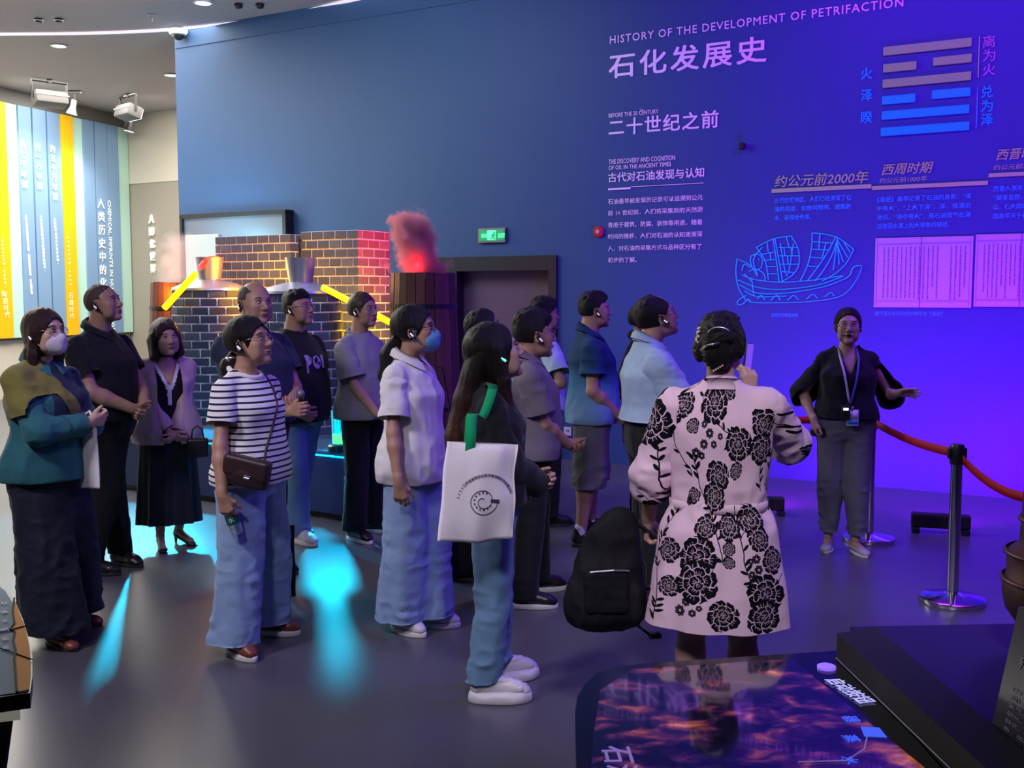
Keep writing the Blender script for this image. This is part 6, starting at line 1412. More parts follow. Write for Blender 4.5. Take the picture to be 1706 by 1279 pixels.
# ---- 8 woman in a white shirt with blue mask
def p_whiteshirt():
    f = Fig('woman in white short-sleeved shirt and wide jeans wearing a blue surgical mask', 690, 1049, -22, 1.636, 'f', 1.02, 'mid', head=(14, 6, 0), hoff=(.012, 0), hs=1.03,
            arms=dict(R=dict(w=('px', 664, 806, -.29), pole=(-1, -.3, 0), D=(.1, .1, -1), T=(1, .3, 0), curl=.45), L=dict(w=(.10, .16, .84), pole=(-1, .4, 0), D=(.2, 0, -1), curl=.6)),
            feet=dict(R=('px', 668, 1052, -8), L=('px', 714, 1043, 10)), sole=.03)
    f.body(); f.hair('pulled', .014, seed=7); f.glasses(m_black); f.mask(m_maskb, .004); f.earpiece('R')
    h = f.hf; q = f.hs; f.lock([h.to(V3(-.095, 0, -.03) * q), h.to(V3(-.14, 0, -.10) * q), h.to(V3(-.175, .02, -.20) * q), h.to(V3(-.17, .03, -.30) * q)], [.032, .048, .042, .018])
    f.shirt(c_white, hem=.80, ease=.028, flare=.026, sleeve=.72, sr=.082, neck='collar', amp=.011, seed=21)
    mb = M(); k = f.s; Vs = np.array([v.co[:] for v in f.shirtobj.data.vertices])
    for z in (1.32, 1.24, 1.16, 1.08, 1.0, .92):
        d = Vs[:, 1] ** 2 + (Vs[:, 2] - z * k) ** 2 + (Vs[:, 0] < 0) * 9; v = Vs[np.argmin(d)]; mb.lathe([(.007, 0), (.006, .003), (0, .003)], 10, 0, (v[0] - .001, 0, z * k), True, Matrix(((0, 0, 1), (0, 1, 0), (-1, 0, 0))))
    Part().addm(mb).build('buttons', mat('pearl_button', (.5, .6, .8), .2), f.root)
    f.trousers(c_jean, waist=.98, hem=.075, thigh=.105, knee=.115, ankle=.128, ease=.02, amp=.012, seed=22); f.shoes(m_shoew, m_solew, 'sneaker', L=.25); return f
# ---- 9 woman with long hair and tote
def p_tote():
    f = Fig('long-haired woman in black jacket and blue jeans with chunky white trainers', 818, 1156, 12, 1.573, 'f', .98, 'light', head=(4, 16, 0), hoff=(.012, 0), hs=1.08,
            arms=dict(R=dict(w=(.24, .0, .96), pole=(-.8, -.7, -.4), D=(.6, .7, 0), T=(.2, 0, 1), curl=.6), L=dict(w=(.22, .04, .99), pole=(-.8, .8, -.4), D=(.6, -.6, 0), T=(0, 0, 1), curl=.6)),
            feet=dict(R=('px', 806, 1168, -4), L=('px', 828, 1136, 4)), sole=.045)
    f.body(hide_hand='R'); hb = mat('ombre_brown_hair', (.05, .022, .014), .34, bump=.8, bscale=60, bstretch=(9, 9, .7))
    def omb(nt, b, tc, sp):
        cr = nt.nodes.new('ShaderNodeValToRGB'); mr = nt.nodes.new('ShaderNodeMapRange'); mr.inputs[1].default_value = .95; mr.inputs[2].default_value = 1.5; nt.links.new(sp.outputs[2], mr.inputs[0]); nt.links.new(mr.outputs[0], cr.inputs[0])
        e = cr.color_ramp.elements; e[0].color = (.10, .035, .02, 1); e[1].color = (.012, .009, .010, 1); e[1].position = .75; nt.links.new(cr.outputs[0], b.inputs['Base Color']); b.inputs['Roughness'].default_value = .36
        n = nt.nodes.new('ShaderNodeTexNoise'); mp = nt.nodes.new('ShaderNodeMapping'); mp.inputs['Scale'].default_value = (9, 9, .7); n.inputs['Scale'].default_value = 60; bp = nt.nodes.new('ShaderNodeBump'); bp.inputs['Strength'].default_value = .8; bp.inputs['Distance'].default_value = .01
        nt.links.new(tc.outputs['Object'], mp.inputs[0]); nt.links.new(mp.outputs[0], n.inputs['Vector']); nt.links.new(n.outputs[0], bp.inputs['Height']); nt.links.new(bp.outputs[0], b.inputs['Normal'])
    hm = zmat('long_hair_ombre', omb)
    f.hair('long', .014, hm, seed=10)
    h = f.hf; q = f.hs; bk = h.to(V3(-.06, 0, .0) * q); f.lock([h.to(V3(-.055, -.012, .02) * q), V3(-.115, -.015, 1.36) * f.s, V3(-.165, -.02, 1.20) * f.s, V3(-.175, -.02, 1.02) * f.s, V3(-.17, -.02, .92) * f.s], [.075, .062, .052, .040, .018], hm, 'long_hair', flat=(nrm((1, 0, 0)), .8))
    f.earpiece('R', m_earg)
    f.shirt(c_black, hem=.90, ease=.040, flare=.012, sleeve=1.9, sr=.082, sr2=.064, neck='round', amp=.009, seed=24, fr=(9, 9, 10), name='jacket'); f.trousers(c_jeanm, waist=.97, hem=.095, thigh=.095, knee=.078, ankle=.072, ease=.014, amp=.012, seed=26); f.shoes(m_shoew, m_shoew, 'chunky', L=.29, lace=m_shoew); return f
# ---- 10 man hidden behind
def p_hidden():
    f = Fig('man in dark clothes mostly hidden behind the long-haired woman', 806, 965, 5, 1.605, 'm', 1.0, 'dark', head=(6, 14, 0), Y=6.5, feet=dict(R=('px', 772, 968, 0), L=(.05, .1, 0)))
    f.body(); f.hair('short', .010, seed=8); f.shirt(c_dblue, hem=.86, sleeve=.6, amp=.008, seed=31); f.trousers(c_blackp, waist=.98, thigh=.095, knee=.08, ankle=.075, seed=32); f.shoes(m_shoeb, m_soleb, 'sneaker'); return f
# ---- 11 man in grey polo
def p_greypolo():
    f = Fig('dark-haired man in grey polo shirt and black trousers, right of the long-haired woman', 882, 1000, 6, 1.60, 'm', 1.10, 'mid', head=(10, 2, 0), hoff=(.015, 0), hs=1.10,
            arms=dict(R=dict(w=(.22, -.05, .93), pole=(-.8, -.8, -.2), D=(.7, .5, -.3), curl=.6), L=dict(w=(.22, .04, .93), pole=(-.8, .8, -.2), D=(.6, -.6, -.3), curl=.6)), feet=dict(R=('px', 872, 1012, 0), L=('px', 893, 985, 4)))
    f.body(); f.hair('crop', .016, seed=12); f.earpiece('R')
    f.shirt(c_gpolo, hem=.86, ease=.030, flare=.022, sleeve=.75, sr=.086, neck='collar', amp=.008, seed=34); f.trousers(c_blackp, waist=.97, hem=.07, thigh=.098, knee=.082, ankle=.074, seed=35)
    f.shoes(m_shoeb, m_solew, 'sneaker'); return f
# ---- 12 man photographing
def p_photo():
    f = Fig('man in pale blue shirt raising a dark camera behind the man in grey polo', 905, 868, 22, 1.655, 'm', 1.0, 'dark', head=(0, 4, 0), Y=7.9,
            arms=dict(R=dict(w=('px', 922, 640, -.05), pole=(0, -1, -1), D=(.4, .3, 1), T=(-.5, .5, 0), curl=.9), L=dict(w=('px', 934, 625, .1), pole=(0, 1, -1), D=(.4, -.2, 1), T=(-.5, -.5, 0), curl=.9)))
    f.body(); f.hair('crop', .022, seed=13); f.shirt(c_lblue, hem=.88, sleeve=.7, sr=.085, amp=.009, neck='collar', seed=37); f.trousers(c_blackp, waist=.98, thigh=.095, knee=.08, ankle=.075, seed=38); f.shoes(m_shoeb, m_soleb, 'dress'); return f
# ---- 13 man in ombre polo and shorts
def p_ombre():
    f = Fig('young man in navy-to-sky-blue polo shirt and grey shorts', 984, 903, 2, 1.70, 'm', 1.12, 'mid', head=(4, 4, 0), hoff=(.01, 0),
            arms=dict(R=dict(w=('px', 1028, 690, -.14), pole=(-1, -.5, -.2), D=(.7, .4, -.6), T=(.7, 0, .6), curl=.7), L=dict(w=('px', 1034, 697, .04), pole=(-1, .6, -.2), D=(.6, -.5, -.5), T=(.6, 0, .6), curl=.8)),
            feet=dict(R=('px', 968, 910, -4), L=('px', 984, 888, 4)))
    f.body(); f.hair('crop', .012, seed=15, front=.078); f.earpiece('R')
    f.shirt(c_ombre, hem=.83, ease=.028, flare=.020, sleeve=.60, sr=.086, neck='collar', amp=.007, seed=41)
    f.trousers(c_short, waist=.94, hem=.40, thigh=.112, knee=.108, ankle=.10, ease=.02, amp=.010, seed=42, name='shorts')
    k = f.s; pt = Part()
    for sd in 'RL': an = f.__dict__['an' + sd]; V, Q = surface([cone(an + V3(0, 0, -.03), an + V3(-.004, 0, .03), .037, .039, k=.01)], .006); pt.add(V, Q)
    pt.build('socks', c_white, f.root); f.shoes(m_shoeb, m_soleb, 'sneaker'); return f
# ---- 14 man in light blue shirt
def p_blueshirt():
    f = Fig('balding man with glasses in light blue short-sleeved shirt', 1082, 980, 8, 1.69, 'm', 1.20, 'mid', head=(4, 18, 0), hoff=(.02, 0), Y=6.05, hs=1.06,
            arms=dict(R=dict(w=(.30, -.03, 1.04), pole=(-.8, -.9, -.6), D=(.8, .5, .1), curl=.6), L=dict(w=(.30, .04, 1.04), pole=(-.8, .8, -.6), D=(.7, -.5, 0), curl=.6)))
    f.body(); f.hair('thin', .009, seed=17); f.glasses(); f.earpiece('R')
    f.shirt(c_lblue, hem=1.0, ease=.032, flare=.022, sleeve=.72, sr=.092, neck='collar', amp=.011, seed=44); f.trousers(c_blackp, waist=1.02, hem=.07, thigh=.10, knee=.085, ankle=.076, seed=45)
    K0 = np.array(f.keys); k = f.s; z = 1.01 * k; w_ = np.interp(z, K0[:, 0], K0[:, 1]) + .022; d_ = np.interp(z, K0[:, 0], K0[:, 2]) + .022; mb = M(); ox = np.interp(z, K0[:, 0], K0[:, 3]); mb.tube([V3(ox + d_ * math.cos(a), w_ * math.sin(a), z) for a in np.linspace(0, 2 * PI, 33)], .016, 6, caps=False); Part().addm(mb).build('belt', m_shoeb, f.root)
    f.shoes(m_shoeb, m_soleb, 'dress'); return f
# ---- 15 man behind 14
def p_behind():
    f = Fig('man in dark jacket almost hidden behind the man in the light blue shirt', 1068, 920, 10, 1.62, 'm', 1.0, 'mid', Y=7.7)
    f.body(); f.hair('short', .012, seed=18); f.shirt(c_black, hem=.86, sleeve=1.9, sr=.08, sr2=.06, neck='collar', seed=46); f.trousers(c_blackp, seed=47); f.shoes(m_shoeb, m_soleb, 'dress'); return f
# ---- 16 woman in the floral dress, seen from behind
def p_floral():
    f = Fig('woman in pink and navy floral dress seen from behind, photographing with her phone', 1190, 1263, 82, 1.625, 'f', 1.16, 'light', head=(-8, 2, 0), hoff=(.0, 0), Y=3.95, hs=1.0,
            arms=dict(R=dict(w=('px', 1251, 658, .20), pole=(-.1, -.8, -1.0), D=(.0, .12, 1), T=(-.35, 1, .2), curl=.6, thumb=.8, shz=.01), L=dict(w=(.14, .27, .86), pole=(-1, .7, -.1), D=(.5, 0, -1), T=(1, -.3, 0), curl=.9)),
            feet=dict(R=(.0, -.115, 0), L=(.03, .105, 0)), sole=.02)
    f.body(); f.hair('updo', .014, seed=19); k = f.s; q = f.hs
    mb = M()      # pearls and metal clips in the hair
    rs = random.Random(2)
    for i in range(20): d_ = nrm(V3(-.62 + .1 * math.sin(i * 2.2), .85, .55 - i * .075)); mb.ball((V3(-.024, 0, .030) + d_ * V3(.108, .100, .104)) * q, .0045 + .0018 * (i % 2), 5)
    for i in range(5): mb.ball(V3(-.150, -.02 + i * .008, -.055 - .005 * i) * q, .004, 5)
    Part().addm(mb, f.hf).build('hair_pearls', mat('pearl', (.6, .5, .42), .25), f.root)['kind'] = 'stuff'
    mb = M(); mb.tube([V3(-.137 - .006 * math.sin(a), -.04 * math.cos(a) - .005, .055 + .030 * math.sin(a)) * q for a in np.linspace(.3, 2.9, 12)], .004, 6); mb.tube([V3(-.158, -.01, .03) * q, V3(-.162, .035, .02) * q, V3(-.145, .06, .0) * q], .004, 6)
    Part().addm(mb, f.hf).build('hair_clip', m_steel, f.root)
    hem = .485; cxo = f.cx(1.0) * k
    keys = [(hem - .03, .262, .19), (hem, .262, .19), (.60, .246, .185), (.75, .228, .172), (.88, .212, .158), (.955, .178, .128), (.985, .165, .120), (1.03, .172, .126), (1.15, .188, .135), (1.25, .192, .138), (1.31, .178, .122), (1.36, .135, .10), (1.41, .080, .075), (1.45, .060, .062)]
    keys = [(z * k if z > .6 else z, a, b, f.cx(z) * k) for z, a, b in keys]
    ph = 1.3
    def fold(a, z, x, y): t = np.clip((.93 - z) / .45, 0, 1); return .035 * t * np.sin(7 * a + ph) + .02 * t * np.sin(13 * a)
    L = [column(keys, fold=fold, k=.03)]
    for sg, sd in ((-1, 'R'), (1, 'L')): L += [cone(V3(f.cx(1.42) * k - .008, sg * .045, 1.395 * k), f.sh[sd] + V3(-.005, -sg * .008, .0), .048 * k, .058 * k, k=.035), ell(f.sh[sd], (.064 * k,) * 3, k=.03)]
    V, Q = surface(L, .0095); V = relax(V, Q, 1, .5)
    wf = lambda P: .6 + 1.3 * np.exp(-((P[:, 2] - .97 * k) / .07) ** 2); V = folds(V, Q, .009, (10, 10, 7), 51, w_=wf); V, Q = cutp(V, Q, (0, 0, hem), (0, 0, -1))
    n0 = V3(f.cx(1.43) * k, 0, 1.445 * k); V, Q = cutg(V, Q, lambda C: np.minimum(C[:, 2] - n0[2] + .02, .07 - np.hypot(C[:, 0] - n0[0], C[:, 1])))
    pt = Part(); pt.add(V, Q); NT = pt.n
    for sd, endt in (('R', .40), ('L', .22)):
        a, e, w_ = f.sh[sd], f.el[sd], f.wr[sd]; end = e + (w_ - e) * endt; ax_ = nrm(w_ - e)
        P = [cone(a, e, .074 * k, .078 * k, k=.03), cone(e, end + ax_ * .03, .078 * k, .074 * k, k=.03)]; V, Q = surface(P, .009); V = relax(V, Q, 1, .5); V = folds(V, Q, .010, (11, 11, 14), 53)
        d = (V - end) @ ax_; nw = np.linalg.norm(V - end, axis=1) < .2; Q = Q[((d < 0) | ~nw)[Q].any(1)]; mm = (d > 0) & nw; V[mm] -= d[mm, None] * ax_; pt.add(V, Q)
        # turned-up cuff
        V, Q = surface([cone(end - ax_ * .05, end + ax_ * .012, .080 * k, .082 * k, k=.01)], .008); d = (V - end) @ ax_; Q = Q[(np.abs(d[Q]) < .045).all(1)]; V = folds(V, Q, .005, (12, 12, 12), 55); pt.add(V, Q)
    mb = M(); ring = lambda r, dz: [V3(n0[0] + (r + .004) * math.cos(a), r * math.sin(a), n0[2] + dz - .010 * math.cos(a)) for a in np.linspace(0, 2 * PI, 37)]
    r0, r1, r2 = ring(.078, -.034), ring(.055, .016), ring(.062, .006); vs = [tuple(p) for i in range(37) for p in (r0[i], r1[i], r2[i])]; mb.add(vs, [(i * 3 + j, (i + 1) * 3 + j, (i + 1) * 3 + j + 1, i * 3 + j + 1) for i in range(36) for j in range(2)]); pt.addm(mb)
    def uv(P):
        a = np.arctan2(P[:, 1] - 0, -(P[:, 0] - cxo)); out = np.arange(len(P)) >= NT
        u = .5 + (-a) * .20 / FSW; v = (P[:, 2] - hem) / FSH
        u = np.where(out, .22 - (P[:, 1] * .8 + P[:, 0] * .5) / FSW, u); v = np.where(out, v - .12, v)
        return np.stack([u % 1.0 if False else u, v], 1)
    f.dress = pt.build('dress', c_flor, f.root, uv=uv)
    # belt band of the same cloth
    K0 = np.array(keys); z = .968 * k; w_ = np.interp(z, K0[:, 0], K0[:, 1]) + .004; d_ = np.interp(z, K0[:, 0], K0[:, 2]) + .004; vs = []
    for a in np.linspace(0, 2 * PI, 49):
        for dz, e in ((-.018, 0), (-.017, .005), (.017, .005), (.018, 0)): vs.append((cxo + (d_ + e) * math.cos(a), (w_ + e) * math.sin(a), z + dz))
    mb = M(); mb.add(vs, [(i * 4 + j, (i + 1) * 4 + j, (i + 1) * 4 + j + 1, i * 4 + j + 1) for i in range(48) for j in range(3)]); Part().addm(mb).build('waist_tie', c_flor, f.root, uv=uv)
    f.shoes(m_shoeb, m_soleb, 'flat'); return f
# ---- 17 guide
def p_guide():
    f = Fig('guide in black blouse and grey trousers with lanyard, gesturing with one open hand', 1403, 917, -98, 1.60, 'f', 1.02, 'light', head=(-6, 6, 0), hoff=(.0, 0), hs=1.05,
            arms=dict(R=dict(w=('px', 1356, 700, -.05), pole=(-1, -.6, 0), D=(.1, .0, -1), T=(1, .3, 0), curl=.85), L=dict(w=('px', 1494, 655, -.22), pole=(-.3, .6, -1.0), D=(.35, 1, .12), T=(.6, -.2, .8), curl=.15, spread=.6)),
            feet=dict(R=('px', 1379, 913, -6), L=('px', 1425, 920, 10)), sole=.02)
    f.body(); f.hair('pulled', .013, seed=20, front=.084); f.glasses(r=.022); k = f.s; q = f.hs
    f.shirt(c_black, hem=.955, ease=.045, flare=.012, sleeve=dict(R=1.12, L=1.30), sr=.098, sr2=.082, neck='v', amp=.012, seed=61, name='blouse')
    f.trousers(c_gtr, waist=1.02, hem=.13, thigh=.108, knee=.088, ankle=.062, ease=.022, amp=.012, seed=62); f.shoes(mat('pale_suede', (.45, .42, .46), .7), m_solew, 'loafer', L=.25)
    # headset microphone
    mb = M(); mb.tube([V3(-.01, -.086, .01) * q, V3(.03, -.078, -.03) * q, V3(.085, -.045, -.052) * q, V3(.112, -.008, -.052) * q], .0022, 6); mb.ball(V3(.114, .0, -.052) * q, (.012, .014, .010), 8); mb.tube([V3(-.02, -.088, .02) * q, V3(-.06, -.075, .03) * q, V3(-.105, 0, .03) * q, V3(-.06, .075, .03) * q, V3(-.0, .086, .01) * q], .002, 6)
    Part().addm(mb, f.hf).build('headset_microphone', m_ear, f.root)
    Vs = np.array([v.co[:] for v in f.shirtobj.data.vertices])
    def pj(y, z, o=.008):
        d = (Vs[:, 1] - y) ** 2 + (Vs[:, 2] - z) ** 2 + (Vs[:, 0] < 0) * 9; return V3(max(Vs[np.argmin(d), 0], .085 if z < 1.3 else -1) + o, y, z)
    m_lan = mat('lanyard_blue', (.10, .12, .55), .6); m_lanw = mat('lanyard_white', (.6, .6, .75), .6); mb = M()
    for g, w_ in ((-1, 1), (1, 1)):
        pts = [V3(-.05, g * .04, 1.43 * k), V3(0.0, g * .058, 1.425 * k), pj(g * .058, 1.36 * k, .016), pj(g * .045, 1.28 * k, .022), pj(g * .030, 1.20 * k, .018), pj(g * .012, 1.10 * k, .014), V3(pj(0, 1.10 * k)[0] + .012, 0 + g * .004, 1.06 * k)]
        mb.tube(pts, .007, 6, 0 if g > 0 else 1, flat=.25)
    bx = pj(0, 1.0 * k)[0] + .014
    Part().addm(mb).build('lanyard', [m_lan, m_lanw], f.root)
    mb = M(); mb.box((bx, .012, .965 * k), (.004, .075, .105), 0, None, .001); mb.box((bx + .0025, .012, .985 * k), (.001, .065, .055), 1); mb.box((bx + .0025, .012, .932 * k), (.001, .065, .022), 2); mb.box((bx + .001, .010, 1.025 * k), (.004, .012, .03), 3)
    Part().addm(mb).build('name_badge', [mat('badge_card', (.35, .55, .85), .4), m_white, mat('badge_band', (.05, .25, .6), .4), m_steel], f.root)
    mb = M(); mb.box((bx + .018, -.035, 1.0 * k), (.022, .055, .095), 0, None, .006); mb.box((bx + .030, -.035, 1.025 * k), (.002, .032, .015), 1); mb.tube([V3(bx + .012, -.03, 1.045 * k), V3(bx, -.005, 1.09 * k)], .003, 5)
    Part().addm(mb).build('voice_receiver', [m_black, mat('lcd_light', (.9, .9, .7), .4, emit=(1, .95, .7), estr=1.6)], f.root)
    return f
for nm, fn in (('shawl', p_shawl), ('blackpolo', p_blackpolo), ('cardigan', p_cardigan), ('striped', p_striped), ('bald', p_bald), ('tee', p_tee), ('thin', p_thin), ('white', p_whiteshirt), ('tote', p_tote), ('hidden', p_hidden), ('greypolo', p_greypolo), ('photo', p_photo), ('ombre', p_ombre), ('blueshirt', p_blueshirt), ('behind', p_behind), ('floral', p_floral), ('guide', p_guide)):
    if want(nm): PPL[nm] = fn()
# ================================================================= things held, worn on straps, and the foreground furniture
def wpt(f, loc): l = V3(*loc); c, s_ = math.cos(f.deg), math.sin(f.deg); return V3(f.p0[0] + l[0] * c - l[1] * s_, f.p0[1] + l[0] * s_ + l[1] * c, l[2])
def wdir(f, d): return wpt(f, d) - V3(f.p0[0], f.p0[1], 0)
def sdf_obj(name, L, m_, h=.006, fold=None, mats=None, mf=None, **kw):
    V, Q = surface(L, h)
    if fold: V = relax(V, Q, 1, .4); V = folds(V, Q, *fold)
    pt = Part(); pt.add(V, Q, mf(V[Q].mean(1)) if mf else 0); return pt
def bag_panel(w_, h_, d_, seed, amp=.010, taper=0.0, n=26):
    """a soft cloth bag: front and back sheets bulging apart; origin at the middle of the top edge, hanging down -z, face normal -y"""
    V = []; Q = []
    for side in (-1, 1):
        for j in range(n + 1):
            for i in range(n + 1):
                u, v = i / n, j / n; x = (u - .5) * w_ * (1 + taper * v) ; z = -v * h_ - .012 * math.sin(u * PI) * v * 0
                b = d_ * (math.sin(PI * u) ** .5) * (.25 + .75 * math.sin(PI * min(1, v * 1.02) ** .8) ** .7 if v > 0 else .25)
                V.append((x, side * b / 2, z))
    V = np.array(V); m_ = n + 1
    for side in range(2):
        for j in range(n):
            for i in range(n):
                a = side * m_ * m_ + j * m_ + i; q = (a, a + m_, a + m_ + 1, a + 1); Q.append(q if side == 0 else q[::-1])
    for j in range(n):
        for i in (0, n):
            a = j * m_ + i; b = a + m_ * m_; q = (a, b, b + m_, a + m_); Q.append(q if i == n else q[::-1])
    for i in range(n): a = n * m_ + i; b = a + m_ * m_; Q.append((a, b, b + 1, a + 1))
    Q = np.array(Q); vv = -V[:, 2] / h_; P = V * np.array((16, 6, 5)) + 9
    nn = noise3(P, seed); V[:, 1] += nn * amp * np.sign(V[:, 1]) + noise3(V * np.array((9, 9, 9)) + 3, seed + 2) * amp * .7
    V[:, 0] += noise3(V * np.array((3, 3, 9)), seed + 4) * amp * .6; V[:, 2] += noise3(V * np.array((8, 3, 3)), seed + 5) * amp * vv
    return V, Q
def place(o, p, rz, rx=0.0, ry=0.0): o.location = p; o.rotation_euler = (rx, ry, rz)
# ---------- white tote with spiral print, hanging from the shoulder of the long-haired woman
if 'tote' in PPL:
    f = PPL['tote']; m_tote = cloth('white_canvas', (0.82, 0.80, 0.88), b=.12, sc=120)
    shp = wpt(f, f.sh['R'] + V3(-.01, .01, .072)); top = at(803, 738, f.p0[1] - .36); rz = math.atan2(.18, 1)
    r = empty('tote_bag', tuple(top), rz, label='white canvas tote with dark spiral print and green straps, hanging from her shoulder', cat='bag'); r.rotation_euler = (0, math.radians(4), rz)
    hgt = .375; V, Q = bag_panel(.275, hgt, .075, 5, .011, .05); Part().add(V, Q).build('bag_body', m_tote, r)
    RM = (Matrix.Translation(tuple(top)) @ r.rotation_euler.to_matrix().to_4x4()).inverted(); sl = RM @ Vector(tuple(shp))
    m_green = cloth('green_webbing', (0.0, 0.32, 0.11), b=.3)
    for sd, dx in ((-1, -.052), (1, -.040)):
        C_ = [Vector((-.048, sd * .024, -.03)), Vector((-.047, sd * .024, .03)), Vector((-.038, sl.y - .175 + sd * .012, sl.z * .55)), Vector((sl.x * .5 - .02, sl.y - .140, sl.z - .10)), Vector((sl.x, sl.y - .060, sl.z + .006)), Vector((sl.x, sl.y + .03, sl.z + .018)), Vector((sl.x + .01, sl.y + .10, sl.z - .02))]
        pts = []
        for i in range(len(C_) - 1):
            a0, a1, a2, a3 = C_[max(i - 1, 0)], C_[i], C_[i + 1], C_[min(i + 2, len(C_) - 1)]
            for t_ in (0, .25, .5, .75): pts.append(0.5 * ((2 * a1) + (a2 - a0) * t_ + (2 * a0 - 5 * a1 + 4 * a2 - a3) * t_ * t_ + (3 * a1 - a0 - 3 * a2 + a3) * t_ ** 3))
        pts.append(C_[-1])
        vs = []; w_ = .019
        for i, p in enumerate(pts): d = Vector((1, 0, 0)); nrm_ = Vector((0, -1, 0)) if i < 14 else Vector((0, -.5, 1)); vs += [p - d * w_ + nrm_ * .001, p + d * w_ + nrm_ * .001, p + d * w_ - nrm_ * .002, p - d * w_ - nrm_ * .002]
        mb = M(); mb.add(vs, [(i * 4 + k, i * 4 + (k + 1) % 4, (i + 1) * 4 + (k + 1) % 4, (i + 1) * 4 + k) for i in range(len(pts) - 1) for k in range(4)]); mb.build('strap', m_green, r, smooth='all')
    # print: arc of characters, spiral and small sign
    Vf = V[:27 * 27]; m_inkb = mat('navy_print', (.03, .03, .09), .8)
    def surf(x, z): i = np.argmin((Vf[:, 0] - x) ** 2 + (Vf[:, 2] - z) ** 2); c_ = np.argsort((Vf[:, 0] - x) ** 2 + (Vf[:, 2] - z) ** 2)[:4]; wt_ = 1 / (((Vf[c_, 0] - x) ** 2 + (Vf[c_, 2] - z) ** 2) + 1e-6); return Vector((x, float((Vf[c_, 1] * wt_).sum() / wt_.sum()) - .0022, z))
    mb = M(); cx_, cz_ = .025, -.225; R_ = .108; chs = '2023江苏省高等学校数字教学研究年会暨论坛'
    for i, ch in enumerate(chs):
        a = math.radians(172 - 148 * i / (len(chs) - 1)); me, A = textmesh(ch, 0, .03, 1)
        if len(A) == 0: continue
        mn, mx = A.min(0), A.max(0); q = (A - (mn + mx) / 2) * .0135; ca, sa = math.cos(a - PI / 2), math.sin(a - PI / 2)
        vs = [surf(cx_ + R_ * math.cos(a) + x * ca - y * sa, cz_ + .0 + R_ * math.sin(a) + x * sa + y * ca) - Vector((0, z_ * .0002, 0)) for (x, y), z_ in zip(q[:, :2], A[:, 2])]
        mb.add(vs, [tuple(p.vertices) for p in me.polygons]); bpy.data.meshes.remove(me)
    mb.build('lettering', m_inkb, r)
    mb = M(); pts = []
    for t in np.linspace(0, 1, 60): a = math.radians(-8 - 640 * t); rr = .052 * (1 - t) ** .75 + .006; pts.append(surf(cx_ - .012 + rr * math.cos(a), cz_ + .008 + rr * math.sin(a)))
    mb.tube(pts, .0014, 4)
    for i in range(11): a = math.radians(-30 - 26 * i); rr = .034; c_ = surf(cx_ - .012 + rr * math.cos(a), cz_ + .008 + rr * math.sin(a)); mb.box(c_, (.006, .001, .006))
    c_ = surf(cx_ + .034, cz_ + .010); mb.box(c_, (.034, .002, .012)); mb.build('spiral_print', m_inkb, r)
